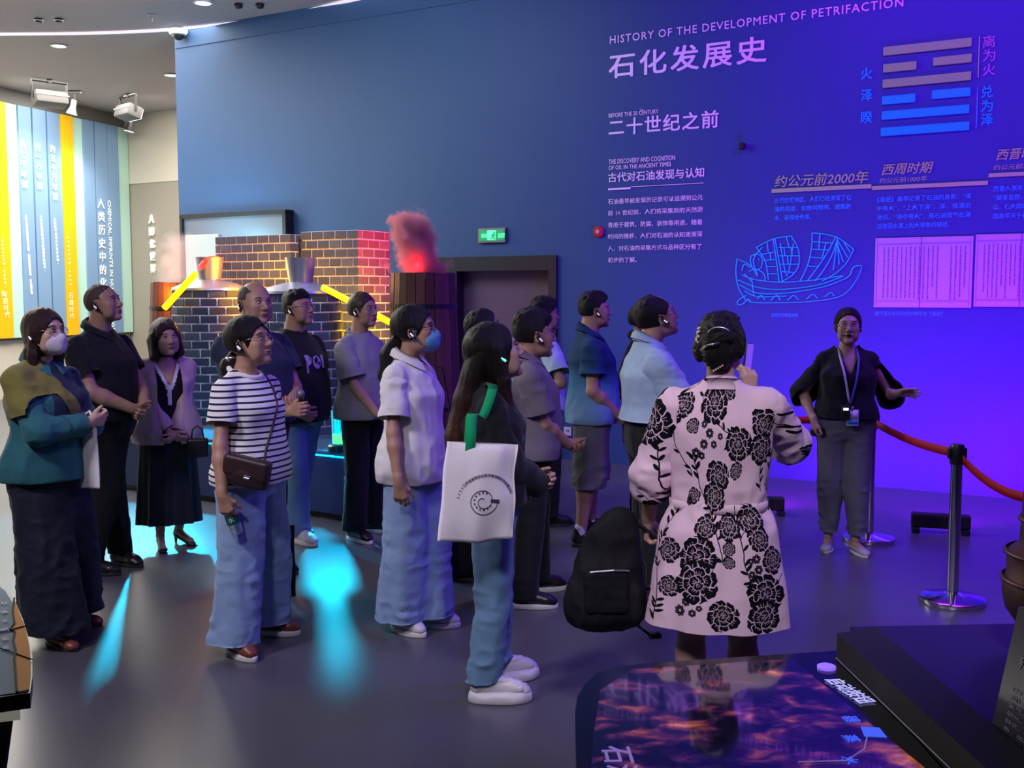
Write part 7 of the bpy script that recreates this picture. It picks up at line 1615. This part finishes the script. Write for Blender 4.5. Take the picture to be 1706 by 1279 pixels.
    # her phone-sized black pouch strap is left out: not readable in the photograph
# ---------- brown crossbody bag on the woman in the striped tee
if 'striped' in PPL:
    f = PPL['striped']; k = f.s; m_cb = mat('dark_brown_leather', (.035, .018, .022), .42, bump=.15, bscale=50)
    c = at(412, 786, f.p0[1] - .245); r = empty('crossbody_bag', tuple(c), math.radians(-26 + 78), label='small dark brown crossbody bag on the striped tee', cat='bag'); r.rotation_euler = (0, math.radians(12), math.radians(-8))
    V, Q = surface([box3((0, 0, 0), (.108, .030, .066), .022), ell((0, -.02, -.01), (.09, .03, .05), k=.03)], .0055); Part().add(V, Q).build('bag_body', m_cb, r)
    V, Q = surface([box3((0, -.012, .022), (.110, .036, .050), .02)], .0055); V, Q = cutf(V, Q, lambda C: C[:, 1] > .01); Part().add(V, Q).build('flap', m_cb, r)
    mb = M(); mb.box((.02, -.050, -.015), (.034, .004, .020), 0, None, .001); mb.tube([(.008, -.053, -.015), (.032, -.053, -.015)], .003, 6); mb.build('clasp', m_steel, r)
    RMx = (Matrix.Translation(tuple(c)) @ r.rotation_euler.to_matrix().to_4x4()).inverted(); tl = lambda p: RMx @ Vector(tuple(wpt(f, p)))
    Vs = np.array([v.co[:] for v in f.shirtobj.data.vertices])
    def onsh(y, z, front=True, o=.006):
        d = (Vs[:, 1] - y) ** 2 + (Vs[:, 2] - z) ** 2 + ((Vs[:, 0] < 0) if front else (Vs[:, 0] > 0)) * 9; v = Vs[np.argmin(d)]; return V3(v[0] + (o if front else -o), y, z)
    pts = [tl(onsh(-.10, .97 * k)), tl(onsh(-.07, 1.05 * k)), tl(onsh(-.02, 1.15 * k)), tl(onsh(.03, 1.25 * k)), tl(onsh(.075, 1.34 * k)), tl(V3(.0, .10, 1.425 * k)), tl(onsh(.07, 1.34 * k, False)), tl(onsh(.0, 1.2 * k, False)), tl(onsh(-.10, 1.05 * k, False)), tl(V3(-.03, -.225, .98 * k))]
    mb = M(); mb.tube([Vector((.09, 0, .05))] + pts + [Vector((-.10, 0, .04))], .0055, 6, flat=.6); mb.build('strap', m_cb, r, smooth='all')
    # water bottle in her hand
    P_, D_, T_, N_ = f.palm['R']; c = wpt(f, P_ + N_ * .012 + D_ * .0); r = empty('water_bottle', tuple(c), 0, label='clear plastic water bottle with green label held upside down in her hand', cat='bottle'); r.rotation_euler = (math.radians(10), math.radians(-14), 0)
    m_pet = mat('clear_plastic', (.75, .85, .95), .08, trans=.85, alpha=.75); m_lab = mat('green_bottle_label', (.0, .10, .07), .5)
    mb = M(); mb.lathe([(.012, .10), (.014, .08), (.030, .05), (.031, .0), (.029, -.04), (.031, -.08), (.028, -.125), (.0, -.13)], 24, caps=False); mb.build('bottle_body', m_pet, r, smooth=True)
    mb = M(); mb.lathe([(.0318, -.028), (.0318, -.075)], 24, caps=False); mb.build('label', m_lab, r, smooth=True)
    mb = M(); mb.lathe([(.015, .112), (.015, .092)], 18); mb.build('cap', m_plate, r)
    mb = M(); me, A = textmesh('WATER' if False else '水', 0, 0, 1); q = (A - A.mean(0)) * .03
    for s_ in (-1,): mb.add([(.0325 * math.sin(x * 30), -.0325 * math.cos(x * 30), -.05 + y) for x, y, _ in q], [tuple(p.vertices) for p in me.polygons])
    mb.build('lettering', m_white, r)
    # black tote from her other hand
    hp = wpt(f, f.palm['L'][0]); c = at(469, 876, f.p0[1] + .14); r = empty('black_tote', tuple(c), math.radians(20), label='plain black tote bag hanging low behind the striped-tee woman', cat='bag')
    V, Q = bag_panel(.125, .36, .05, 9, .006, .06); Part().add(V, Q).build('bag_body', c_black, r)
    RMx = (Matrix.Translation(tuple(c)) @ r.rotation_euler.to_matrix().to_4x4()).inverted(); t = RMx @ Vector(tuple(hp)); mb = M()
    for sd in (-.02, .02): mb.tube([Vector((-.03, sd, -.01)), t * .5 + Vector((-.015, sd, 0)), t, t * .5 + Vector((.02, sd, 0)), Vector((.035, sd, -.01))], .006, 6)
    mb.build('handle', c_black, r, smooth='all')
if 'cardigan' in PPL:
    f = PPL['cardigan']; c = at(329, 728, f.p0[1] - .12); r = empty('handbag', tuple(c), math.radians(15), label='small black handbag hanging from the cardigan woman\'s arm', cat='bag')
    V, Q = surface([box3((0, 0, -.07), (.07, .03, .065), .02)], .006); Part().add(V, Q).build('bag_body', m_shoeb, r); mb = M(); mb.tube([(-.04, 0, -.02), (-.03, 0, .05), (0, 0, .075), (.03, 0, .05), (.04, 0, -.02)], .006, 6); mb.build('handle', m_shoeb, r, smooth='all')
if 'shawl' in PPL:
    f = PPL['shawl']; c = at(147, 712, f.p0[1] - .02); r = empty('cloth_bag', tuple(c), math.radians(-20), label='pale lilac cloth bag hanging from the crossed arms of the masked woman', cat='bag')
    V, Q = bag_panel(.10, .30, .03, 12, .008, .2); Part().add(V, Q).build('bag_body', c_white, r)
    mb = M(); mb.tube([(-.03, 0, -.01), (-.02, .0, .06), (.01, 0, .08), (.03, 0, .05), (.035, 0, -.01)], .006, 6); mb.build('handle', c_white, r, smooth='all')
if 'bald' in PPL:
    f = PPL['bald']; c = wpt(f, f.palm['R'][0] + V3(0, 0, .03)); r = empty('microphone', tuple(c), 0, label='small grey microphone held in front of the black tee', cat='microphone')
    mb = M(); mb.lathe([(.010, -.06), (.013, .03), (.013, .04)], 14); mb.build('grip', m_black, r, smooth=30); mb = M(); mb.ball((0, 0, .060), .026, 8); mb.build('head', mat('mesh_grey', (.25, .25, .28), .5, .6), r, smooth='all')
if 'white' in PPL:     # black shoulder bag on her far side
    f = PPL['white']; c = at(736, 738, f.p0[1] + .28); r = empty('shoulder_bag', tuple(c), math.radians(10), label='black shoulder bag on the far side of the white-shirt woman', cat='bag')
    V, Q = bag_panel(.17, .78, .07, 15, .010, .02); V[:, 2] *= .95; Part().add(V, Q).build('bag_body', c_black, r)
    mb = M(); mb.tube([(-.06, 0, -.01), (-.05, -.03, .2), (-.06, -.05, .42), (0, -.02, .40), (.04, 0, .2), (.06, 0, -.01)], .010, 6, flat=.4); mb.build('strap', c_black, r, smooth='all')
if 'photo' in PPL:
    f = PPL['photo']; c = (wpt(f, f.palm['R'][0]) + wpt(f, f.palm['L'][0])) / 2 + V3(.03, 0, .03); r = empty('camera_body', tuple(c), math.radians(20), label='dark camera raised by the man behind the grey polo', cat='camera')
    mb = M(); mb.box((0, 0, 0), (.13, .05, .085), 0, None, .012); mb.build('body', m_black, r, smooth=30); mb = M(); mb.lathe([(.034, 0), (.036, .03), (.032, .055), (.026, .05)], 20, 0, (.01, .02, 0), True, Matrix.Rotation(-PI / 2, 3, 'X')); mb.build('lens', m_black, r, smooth=30)
if 'ombre' in PPL:
    f = PPL['ombre']; P_ = f.palm['R'][0]; c = wpt(f, P_ + V3(.03, 0, -.05)); r = empty('folded_pouch', tuple(c), math.radians(5), label='dark pouch held low by the young man in the ombre polo', cat='bag'); V, Q = surface([box3((0, 0, -.03), (.028, .05, .09), .02)], .006); Part().add(V, Q).build('bag_body', c_black, r)
if 'guide' in PPL:
    f = PPL['guide']; P_, D_, T_, N_ = f.palm['R']; c = wpt(f, P_ + D_ * .01); r = empty('amplifier', tuple(c), math.radians(12), label='black handheld voice amplifier in the guide\'s lowered hand', cat='device')
    V, Q = surface([box3((.04, 0, 0), (.075, .026, .026), .012)], .005); Part().add(V, Q).build('case', m_black, r); mb = M(); mb.box((.10, -.026, 0), (.02, .004, .03)); mb.build('switch', m_steel, r)
if 'floral' in PPL:
    f = PPL['floral']; P_, D_, T_, N_ = f.palm['R']; c = at(1245, 604, f.p0[1] + .25); r = empty('smartphone', tuple(c), math.radians(60), label='smartphone held up beside the head of the woman in the floral dress', cat='phone'); r.rotation_euler = (math.radians(4), math.radians(6), math.radians(58))
    mb = M(); mb.box((0, 0, 0), (.074, .009, .155), 0, None, .004); mb.build('body', m_black, r, smooth=30)
    mb = M(); mb.box((0, -.0051, 0), (.068, .001, .148)); mb.build('screen', mat('phone_screen', (.1, .05, .5), .2, emit=(.22, .08, .85), estr=.9), r)
    mb = M(); mb.box((-.022, .006, .055), (.022, .004, .03), 0, None, .001); mb.build('camera_lens', m_steel, r)
    # black backpack
    c = at(1012, 858, f.p0[1] + .10); r = empty('backpack', tuple(c), math.radians(8), label='large soft black backpack hanging from the lowered hand of the woman in the floral dress', cat='bag')
    L = [cone((.04, 0, -.04), (-.03, 0, -.32), .07, .125, k=.08, sq=(V3(0, 1, 0), .62)), cone((-.02, 0, -.1), (-.05, 0, -.32), .07, .10, k=.06, sq=(V3(0, 1, 0), .7)), cone((.03, 0, -.12), (.05, 0, -.34), .08, .095, k=.06, sq=(V3(0, 1, 0), .7)), box3((.0, -.02, -.33), (.135, .075, .075), .04, k=.05)]
    V, Q = surface(L, .008); V = relax(V, Q, 1, .5); V = folds(V, Q, .014, (9, 9, 6), 21); Part().add(V, Q).build('bag_body', mat('black_nylon', (.006, .006, .010), .75, bump=.3, bscale=140, spec=.25), r)
    L = [box3((-.02, -.085, -.27), (.085, .022, .085), .02, k=.02)]; V, Q = surface(L, .007); V = folds(V, Q, .006, (12, 12, 12), 22); Part().add(V, Q).build('front_pocket', mat('black_nylon', (.01, .01, .01)), r)
    mb = M(); mb.tube([(-.09, -.108, -.19), (0, -.112, -.185), (.06, -.108, -.19)], .004, 5); mb.build('zip', m_steel, r)
    hp = wpt(f, f.palm['L'][0]); RMx = (Matrix.Translation(tuple(c)) @ r.rotation_euler.to_matrix().to_4x4()).inverted(); t = RMx @ Vector(tuple(hp))
    mb = M(); mb.tube([(.02, 0, -.04), (.05, 0, .03), tuple(t + Vector((0, 0, -.01))), tuple(t + Vector((.02, 0, -.01))), (.10, 0, -.02), (.07, 0, -.07)], .013, 8, flat=.5); mb.build('handle', c_black, r, smooth='all')
    mb = M(); mb.tube([(.10, .02, -.12), (.15, .0, -.20), (.14, -.02, -.36), (.12, -.02, -.43), (.17, -.02, -.47), (.20, -.02, -.46)], .012, 6, flat=.4); mb.build('shoulder_strap', c_black, r, smooth='all')
    mb = M(); mb.box((.185, -.02, -.47), (.05, .03, .022), 0, None, .006); mb.build('buckle', m_black, r)
# ================================================================= foreground: touch table, plinth, vat model, text plate, map table
m_tabb = mat('black_gloss', (.008, .008, .014), .12, spec=.7); m_tabs = mat('table_side', (.02, .02, .035), .5); m_ind = mat('indigo_top', (.012, .008, .06), .5)
TZ = .80
scr = bpy.data.materials.new('screen_image'); scr.use_nodes = True; nt = scr.node_tree; b = nt.nodes['Principled BSDF']; b.inputs['Roughness'].default_value = .06; b.inputs['Base Color'].default_value = (.01, .008, .02, 1); b.inputs['Coat Weight'].default_value = .5; b.inputs['Coat Roughness'].default_value = .03; b.inputs['Specular IOR Level'].default_value = .9
tc = nt.nodes.new('ShaderNodeTexCoord'); mp = nt.nodes.new('ShaderNodeMapping'); mp.inputs['Scale'].default_value = (7.0, 10.0, 1); mp.inputs['Rotation'].default_value = (0, 0, .12)
n1 = nt.nodes.new('ShaderNodeTexNoise'); n1.inputs['Scale'].default_value = 1.6; n1.inputs['Detail'].default_value = 8; n1.inputs['Distortion'].default_value = .5
cr = nt.nodes.new('ShaderNodeValToRGB'); e = cr.color_ramp.elements; e[0].position = .47; e[0].color = (.002, .001, .010, 1); e[1].position = .80; e[1].color = (1.0, .45, .25, 1)
for pos, c4 in ((.55, (.035, .006, .055, 1)), (.62, (.16, .03, .05, 1)), (.70, (.45, .10, .05, 1))): q = e.new(pos); q.color = c4
nt.links.new(tc.outputs['Object'], mp.inputs[0]); nt.links.new(mp.outputs[0], n1.inputs['Vector']); nt.links.new(n1.outputs[0], cr.inputs[0]); nt.links.new(cr.outputs[0], b.inputs['Emission Color']); b.inputs['Emission Strength'].default_value = .9
def zp(px, py, z): p = fp(px, py, z); return (p.x, p.y)
tb = empty('touch_table', (fp(1100, 1200, TZ).x, fp(1100, 1200, TZ).y, 0), label='black touch table with rounded corner showing a dark fiery picture', cat='table')
ol = [(zp(960, 1279, TZ)[0] + .0, 1.35), zp(960, 1279, TZ), zp(958, 1185, TZ), zp(962, 1160, TZ), zp(975, 1138, TZ), zp(995, 1121, TZ), zp(1025, 1110, TZ), zp(1080, 1104, TZ), zp(1402, 1083, TZ), (.80, 1.35)][::-1]
# outline must run counter-clockwise
def ccw(o): a = sum(o[i][0] * o[(i + 1) % len(o)][1] - o[(i + 1) % len(o)][0] * o[i][1] for i in range(len(o))); return o if a > 0 else o[::-1]
def inset(o, d):
    c = V3(sum(p[0] for p in o) / len(o), sum(p[1] for p in o) / len(o), 0); out = []
    for i in range(len(o)):
        a, b, c_ = V3(*o[i - 1], 0), V3(*o[i], 0), V3(*o[(i + 1) % len(o)], 0); n1_ = nrm(V3(-(b - a)[1], (b - a)[0], 0)); n2_ = nrm(V3(-(c_ - b)[1], (c_ - b)[0], 0)); m_ = nrm(n1_ + n2_); out.append(tuple((b + m_ * d)[:2]))
    return out
ol = ccw(ol)
mb = M(); mb.prism(ol, TZ - .05, TZ); adopt(mb.build('table_top', m_tabb), tb)
mb = M(); mb.prism(inset(ol, .03), 0, TZ - .05); adopt(mb.build('cabinet', m_tabs), tb)
sc_ol = ccw([zp(985, 1279, TZ), zp(990, 1215, TZ), zp(1000, 1150, TZ), zp(1055, 1115, TZ), zp(1320, 1098, TZ), zp(1455, 1210, TZ), zp(1540, 1279, TZ), (.66, 1.5), (zp(985, 1279, TZ)[0], 1.5)])
mb = M(); mb.prism(sc_ol, TZ, TZ + .0015); adopt(mb.build('screen', scr), tb)
def fltext(body, p, q, h, m_, parent, z=TZ + .003, bold=.02):   # text lying flat, baseline from p to q (xy), reading left to right
    p, q = V3(*p, z), V3(*q, z); U = nrm(q - p); W_ = np.linalg.norm(q - p); Vv = V3(-U[1], U[0], 0); me, A = textmesh(body, 0, bold, 2); mn, mx = A.min(0), A.max(0)
    W = p[None] + (A[:, :1] - mn[0]) / (mx[0] - mn[0]) * W_ * U + (A[:, 1:2] - mn[1]) / (mx[1] - mn[1]) * h * Vv + A[:, 2:3] * V3(0, 0, .0002); me.vertices.foreach_set('co', W.astype('f').ravel()); me.materials.append(m_); o = bpy.data.objects.new('lettering', me); COL.objects.link(o); return adopt(o, parent)
m_lit = mat('lit_white_text', (.8, .8, 1), .4, emit=(.45, .45, 1), estr=.7); m_litb = mat('lit_blue_text', (.1, .2, 1), .4, emit=(.05, .12, .8), estr=.9)
fltext('启动按钮', zp(1372, 1134, TZ), zp(1432, 1174, TZ), .045, m_lit, tb)
mb = M(); c = fp(1377, 1113, TZ); mb.lathe([(.022, 0), (.022, .006), (.018, .008), (0, .008)], 24, 0, (c.x, c.y, TZ), True); adopt(mb.build('start_button', mat('lit_button', (.4, .3, 1), .3, emit=(.25, .12, 1), estr=.9)), tb)
for ch, x, y in (('器', 1408, 1190), ('蒸', 1408, 1222), ('水', 1405, 1258)):
    p = V3(*zp(x - 8, y + 5, TZ), 0); fltext(ch, p[:2], (p + V3(.004, -.034, 0))[:2], .032, m_litb, tb)
p = V3(*zp(1000, 1245, TZ), 0); fltext('石油', p[:2], (p + V3(.005, -.16, 0))[:2], .062, mat('dim_lilac_text', (.5, .4, .7), .4, emit=(.3, .2, .6), estr=.5), tb)
mb = M(); hf_ = [zp(1434, 1212, TZ), zp(1465, 1214, TZ), zp(1478, 1230, TZ), zp(1440, 1228, TZ)]; mb.prism(ccw(hf_), TZ + .002, TZ + .003); adopt(mb.build('valve_symbol', m_litb), tb)
mb = M(); mb.tube([(*zp(1445, 1228, TZ), TZ + .004), (*zp(1440, 1250, TZ), TZ + .004), (*zp(1410, 1270, TZ), TZ + .004), (*zp(1330, 1272, TZ), TZ + .004)], .0012, 5); adopt(mb.build('pipe_line', mat('dim_lilac_text', (0, 0, 0))), tb)
# raised black ledge and indigo plinth
ld = empty('equipment_ledge', (.865, 2.0, 0), label='raised black ledge along the right side of the touch table', cat='ledge')
mb = M(); mb.prism(ccw([(.800, 2.60), (.914, 2.655), (.955, 1.35), (.86, 1.35)]), 0, .865); adopt(mb.build('body', m_blackm), ld)
mb = M(); a, b_ = (.799, 2.60), (.859, 1.35); mb.tube([(a[0], a[1], .804), (b_[0], b_[1], .804)], .0015, 4); adopt(mb.build('edge_trim', mat('violet_trim', (.2, .15, .4), .3)), ld)
ip = empty('indigo_plinth', (1.5, 2.2, 0), label='flat indigo plinth at the right carrying the brown cylinder model', cat='plinth')
mb = M(); mb.prism(ccw([(.916, 2.86), (2.4, 2.95), (2.4, 1.35), (.957, 1.35)]), 0, TZ); adopt(mb.build('body', m_ind), ip)
# brown cylinder model with rings and flared feet
cxm = V3(1.375, 2.60, TZ); m_cop = mat('brown_copper', (.085, .028, .028), .4, .25, bump=.03, bscale=30, var=.12); dm = empty('cylinder_model', tuple(cxm), label='tall brown metal cylinder model with rings on flared feet, cut by the right frame edge', cat='exhibit')
pr = [(.06, .03), (.085, .04), (.125, .085), (.150, .12), (.158, .16), (.158, .19), (.150, .205), (.150, .26), (.122, .285), (.118, .40), (.108, .41), (.108, .50), (.100, .51), (.096, .62), (.092, .80), (.090, .815), (.104, .82), (.104, .888), (.09, .90), (0, .90)]
mb = M(); mb.lathe(pr, 48); mb.build('body', m_cop, dm, smooth=30)
for r_, z in ((.158, .195), (.152, .262), (.121, .345), (.112, .405), (.104, .505), (.099, .60), (.093, .75)):
    mb = M(); mb.lathe([(r_, z - .006), (r_ + .006, z - .003), (r_ + .006, z + .003), (r_, z + .006)], 48, caps=False); mb.build('ring', m_cop, dm, smooth='all')
for i in range(3):
    a = math.radians(200 + 120 * i); mb = M(); R_ = lambda r, z: (r * math.cos(a), r * math.sin(a), z); mb.tube([R_(.08, .10), R_(.10, .05), R_(.125, .018), R_(.165, .004)], [.03, .024, .022, .026], 10, flat=.5); mb.build('foot', m_cop, dm, smooth='all')
V, Q = surface([box3((0, 0, .63), (.03, .105, .075), .02, rot(yaw=math.radians(215)))], .008); 
mb = M()
for i in range(9):
    pass
aw = math.radians(222); vs = []
for j, z in enumerate((.555, .57, .66, .69)):
    for i in range(9): a = aw - .42 + .105 * i; w_ = 1 if j in (1, 2) else .9; a = aw + (a - aw) * w_; r_ = np.interp(z, [.5, .62, .8], [.101, .097, .093]) + .002; vs.append((r_ * math.cos(a), r_ * math.sin(a), z))
mb.add(vs, [(j * 9 + i, j * 9 + i + 1, (j + 1) * 9 + i + 1, (j + 1) * 9 + i) for j in range(3) for i in range(8)]); mb.build('window', m_black, dm, smooth='all')
al = math.radians(215); mb = M(); r_ = .1195; vs = []
for z in (.300, .348):
    for i in range(5): a = al + .25 * i / 4; vs.append((r_ * math.cos(a), r_ * math.sin(a), z))
mb.add(vs, [(i, i + 1, 5 + i + 1, 5 + i) for i in range(4)]); mb.build('label_plate', mat('lilac_label', (.4, .35, .45), .5), dm)
# tilted grey text plate
tp0 = V3(*at(1697, 1010, 2.0)); tpb = V3(*at(1640, 1262, 2.06)); Uv = nrm(V3(.075, -.40, -.015)); Vv_ = nrm(tp0 - tpb); Hh = np.linalg.norm(tp0 - tpb) + .09
tp = empty('text_plate', tuple(tpb), label='tilted grey acrylic plate with white Chinese text at the right frame edge', cat='sign'); Nn = nrm(np.cross(Uv, Vv_)); base = tpb - Vv_ * .05
cs = [base, base + Uv * .42, base + Uv * .42 + Vv_ * (Hh - .04), base + Vv_ * (Hh - .04)]; mb = M(); mb.add([tuple(p) for p in cs] + [tuple(p - Nn * .008) for p in cs], [(0, 1, 2, 3), (7, 6, 5, 4), (0, 4, 5, 1), (1, 5, 6, 2), (2, 6, 7, 3), (3, 7, 4, 0)])
adopt(mb.build('plate', mat('grey_acrylic', (.085, .08, .13), .25)), tp)
def ptext(body, u, v, w_, h, m_):
    me, A = textmesh(body, 0, .02, 1); mn, mx = A.min(0), A.max(0); o0 = tp0 + Uv * u - Vv_ * v + Nn * .0012
    W = o0[None] + (A[:, :1] - mn[0]) / (mx[0] - mn[0]) * w_ * Uv + (A[:, 1:2] - mn[1]) / (mx[1] - mn[1]) * h * Vv_ + A[:, 2:3] * .0002 * Nn; me.vertices.foreach_set('co', W.astype('f').ravel()); me.materials.append(m_); o = bpy.data.objects.new('lettering', me); COL.objects.link(o); adopt(o, tp)
m_pt = mat('plate_lettering', (.55, .52, .7), .5)
ptext('科学原理', .035, .115, .13, .026, m_pt)
for i, ln in enumerate(['1774年，瑞典化学家舍勒在', '用）与浓盐酸反应制得氯气', '氯气。在一定条件下石油可', '裂化。石油的主要成分是烃', '转化。一般烃类通过加热裂', '色，加压后被送入精馏塔进', '体被冷却分离出来，不同沸', '点的组分在不同高度被收集', '形成汽油、煤油、柴油等多', '种油品以及化工原料产品。']):
    ptext(ln, .035, .165 + i * .0165, .235, .0095, m_pt)
ptext('操作说明', .035, .375, .13, .026, m_pt)
mb = M(); q0 = tp0 + Uv * .20 - Vv_ * .28 - Nn * .012; mb.tube([tuple(q0), (float(q0[0]) + .05, float(q0[1]) + .05, TZ + .002)], .012, 8); adopt(mb.build('support', m_black), tp)
# round map table at the left edge
MZ = .85; mt = empty('map_table', (-1.5, 2.5, 0), label='low drum table with a teal and orange cracked map print at the left frame edge', cat='table')
out = [zp(0, 973, MZ), zp(14, 984, MZ), zp(27, 1005, MZ), zp(38, 1030, MZ), zp(48, 1062, MZ), zp(54, 1092, MZ), zp(54, 1125, MZ), zp(50, 1153, MZ), (-1.13, 2.20), (-1.5, 1.95), (-1.9, 2.0), (-2.1, 2.4), (-2.05, 2.9), (-1.75, 3.2)]
out = ccw(out); m_map = mat('teal_map_print', (.20, .34, .31), .7, spec=.2, var=.15, vscale=5); m_mor = mat('orange_map_print', (.85, .36, .01), .7, spec=.2); m_rim = mat('dark_brown_rim', (.02, .015, .012), .4)
mb = M(); mb.prism(out, MZ - .035, MZ - .001); adopt(mb.build('table_top', m_rim), mt); mb = M(); mb.prism(inset(out, .008), MZ - .001, MZ + .001); adopt(mb.build('map_print', m_map), mt)
orr = [zp(24, 1000, MZ), zp(36, 1030, MZ), zp(44, 1052, MZ), zp(50, 1085, MZ), zp(51, 1120, MZ), zp(48, 1150, MZ), zp(28, 1154, MZ), zp(27, 1125, MZ), zp(25, 1100, MZ), zp(27, 1085, MZ), zp(23, 1068, MZ), zp(25, 1052, MZ), zp(18, 1050, MZ), zp(24, 1040, MZ), zp(22, 1018, MZ)]
mb = M(); mb.prism(ccw(orr), MZ + .001, MZ + .0025); adopt(mb.build('orange_region', m_mor), mt)
mb = M(); mb.tube([(*zp(x, y, MZ), MZ + .004) for x, y in ((24, 998), (21, 1018), (24, 1040), (17, 1050), (25, 1054), (22, 1068), (26, 1085), (24, 1100), (26, 1125), (28, 1155))], .0025, 5)
for a, b_ in (((0, 1056), (46, 1044)), ((0, 1082), (54, 1101))): mb.tube([(*zp(*a, MZ), MZ + .004), (*zp(*b_, MZ), MZ + .004)], .0015, 4)
adopt(mb.build('crack_line', m_blackm), mt)
for i, ch in enumerate('石器文明起源'): 
    x, y = 9 + i * .4, 1004 + i * 15; p = V3(*zp(x - 5, y + 6, MZ), 0); q = V3(*zp(x + 6, y + 4, MZ), 0); fltext(ch, p[:2], q[:2], .030, m_white, mt, z=MZ + .004)
mb = M(); mb.prism(inset(out, .03), MZ - .065, MZ - .035); adopt(mb.build('light_band', mat('pale_band', (.5, .5, .42), .4, emit=(.6, .6, .5), estr=.25)), mt)
mb = M(); i1, i2 = inset(out, .05), inset(out, .22); n = len(i1); mb.add([(x, y, MZ - .065) for x, y in i1] + [(x, y, 0) for x, y in i2], [(n + k, n + (k + 1) % n, (k + 1) % n, k) for k in range(n)] + [tuple(range(n)), tuple(range(n, 2 * n))[::-1]]); adopt(mb.build('pedestal', mat('brown_pedestal', (.06, .045, .035), .5, var=.3, vscale=4)), mt)
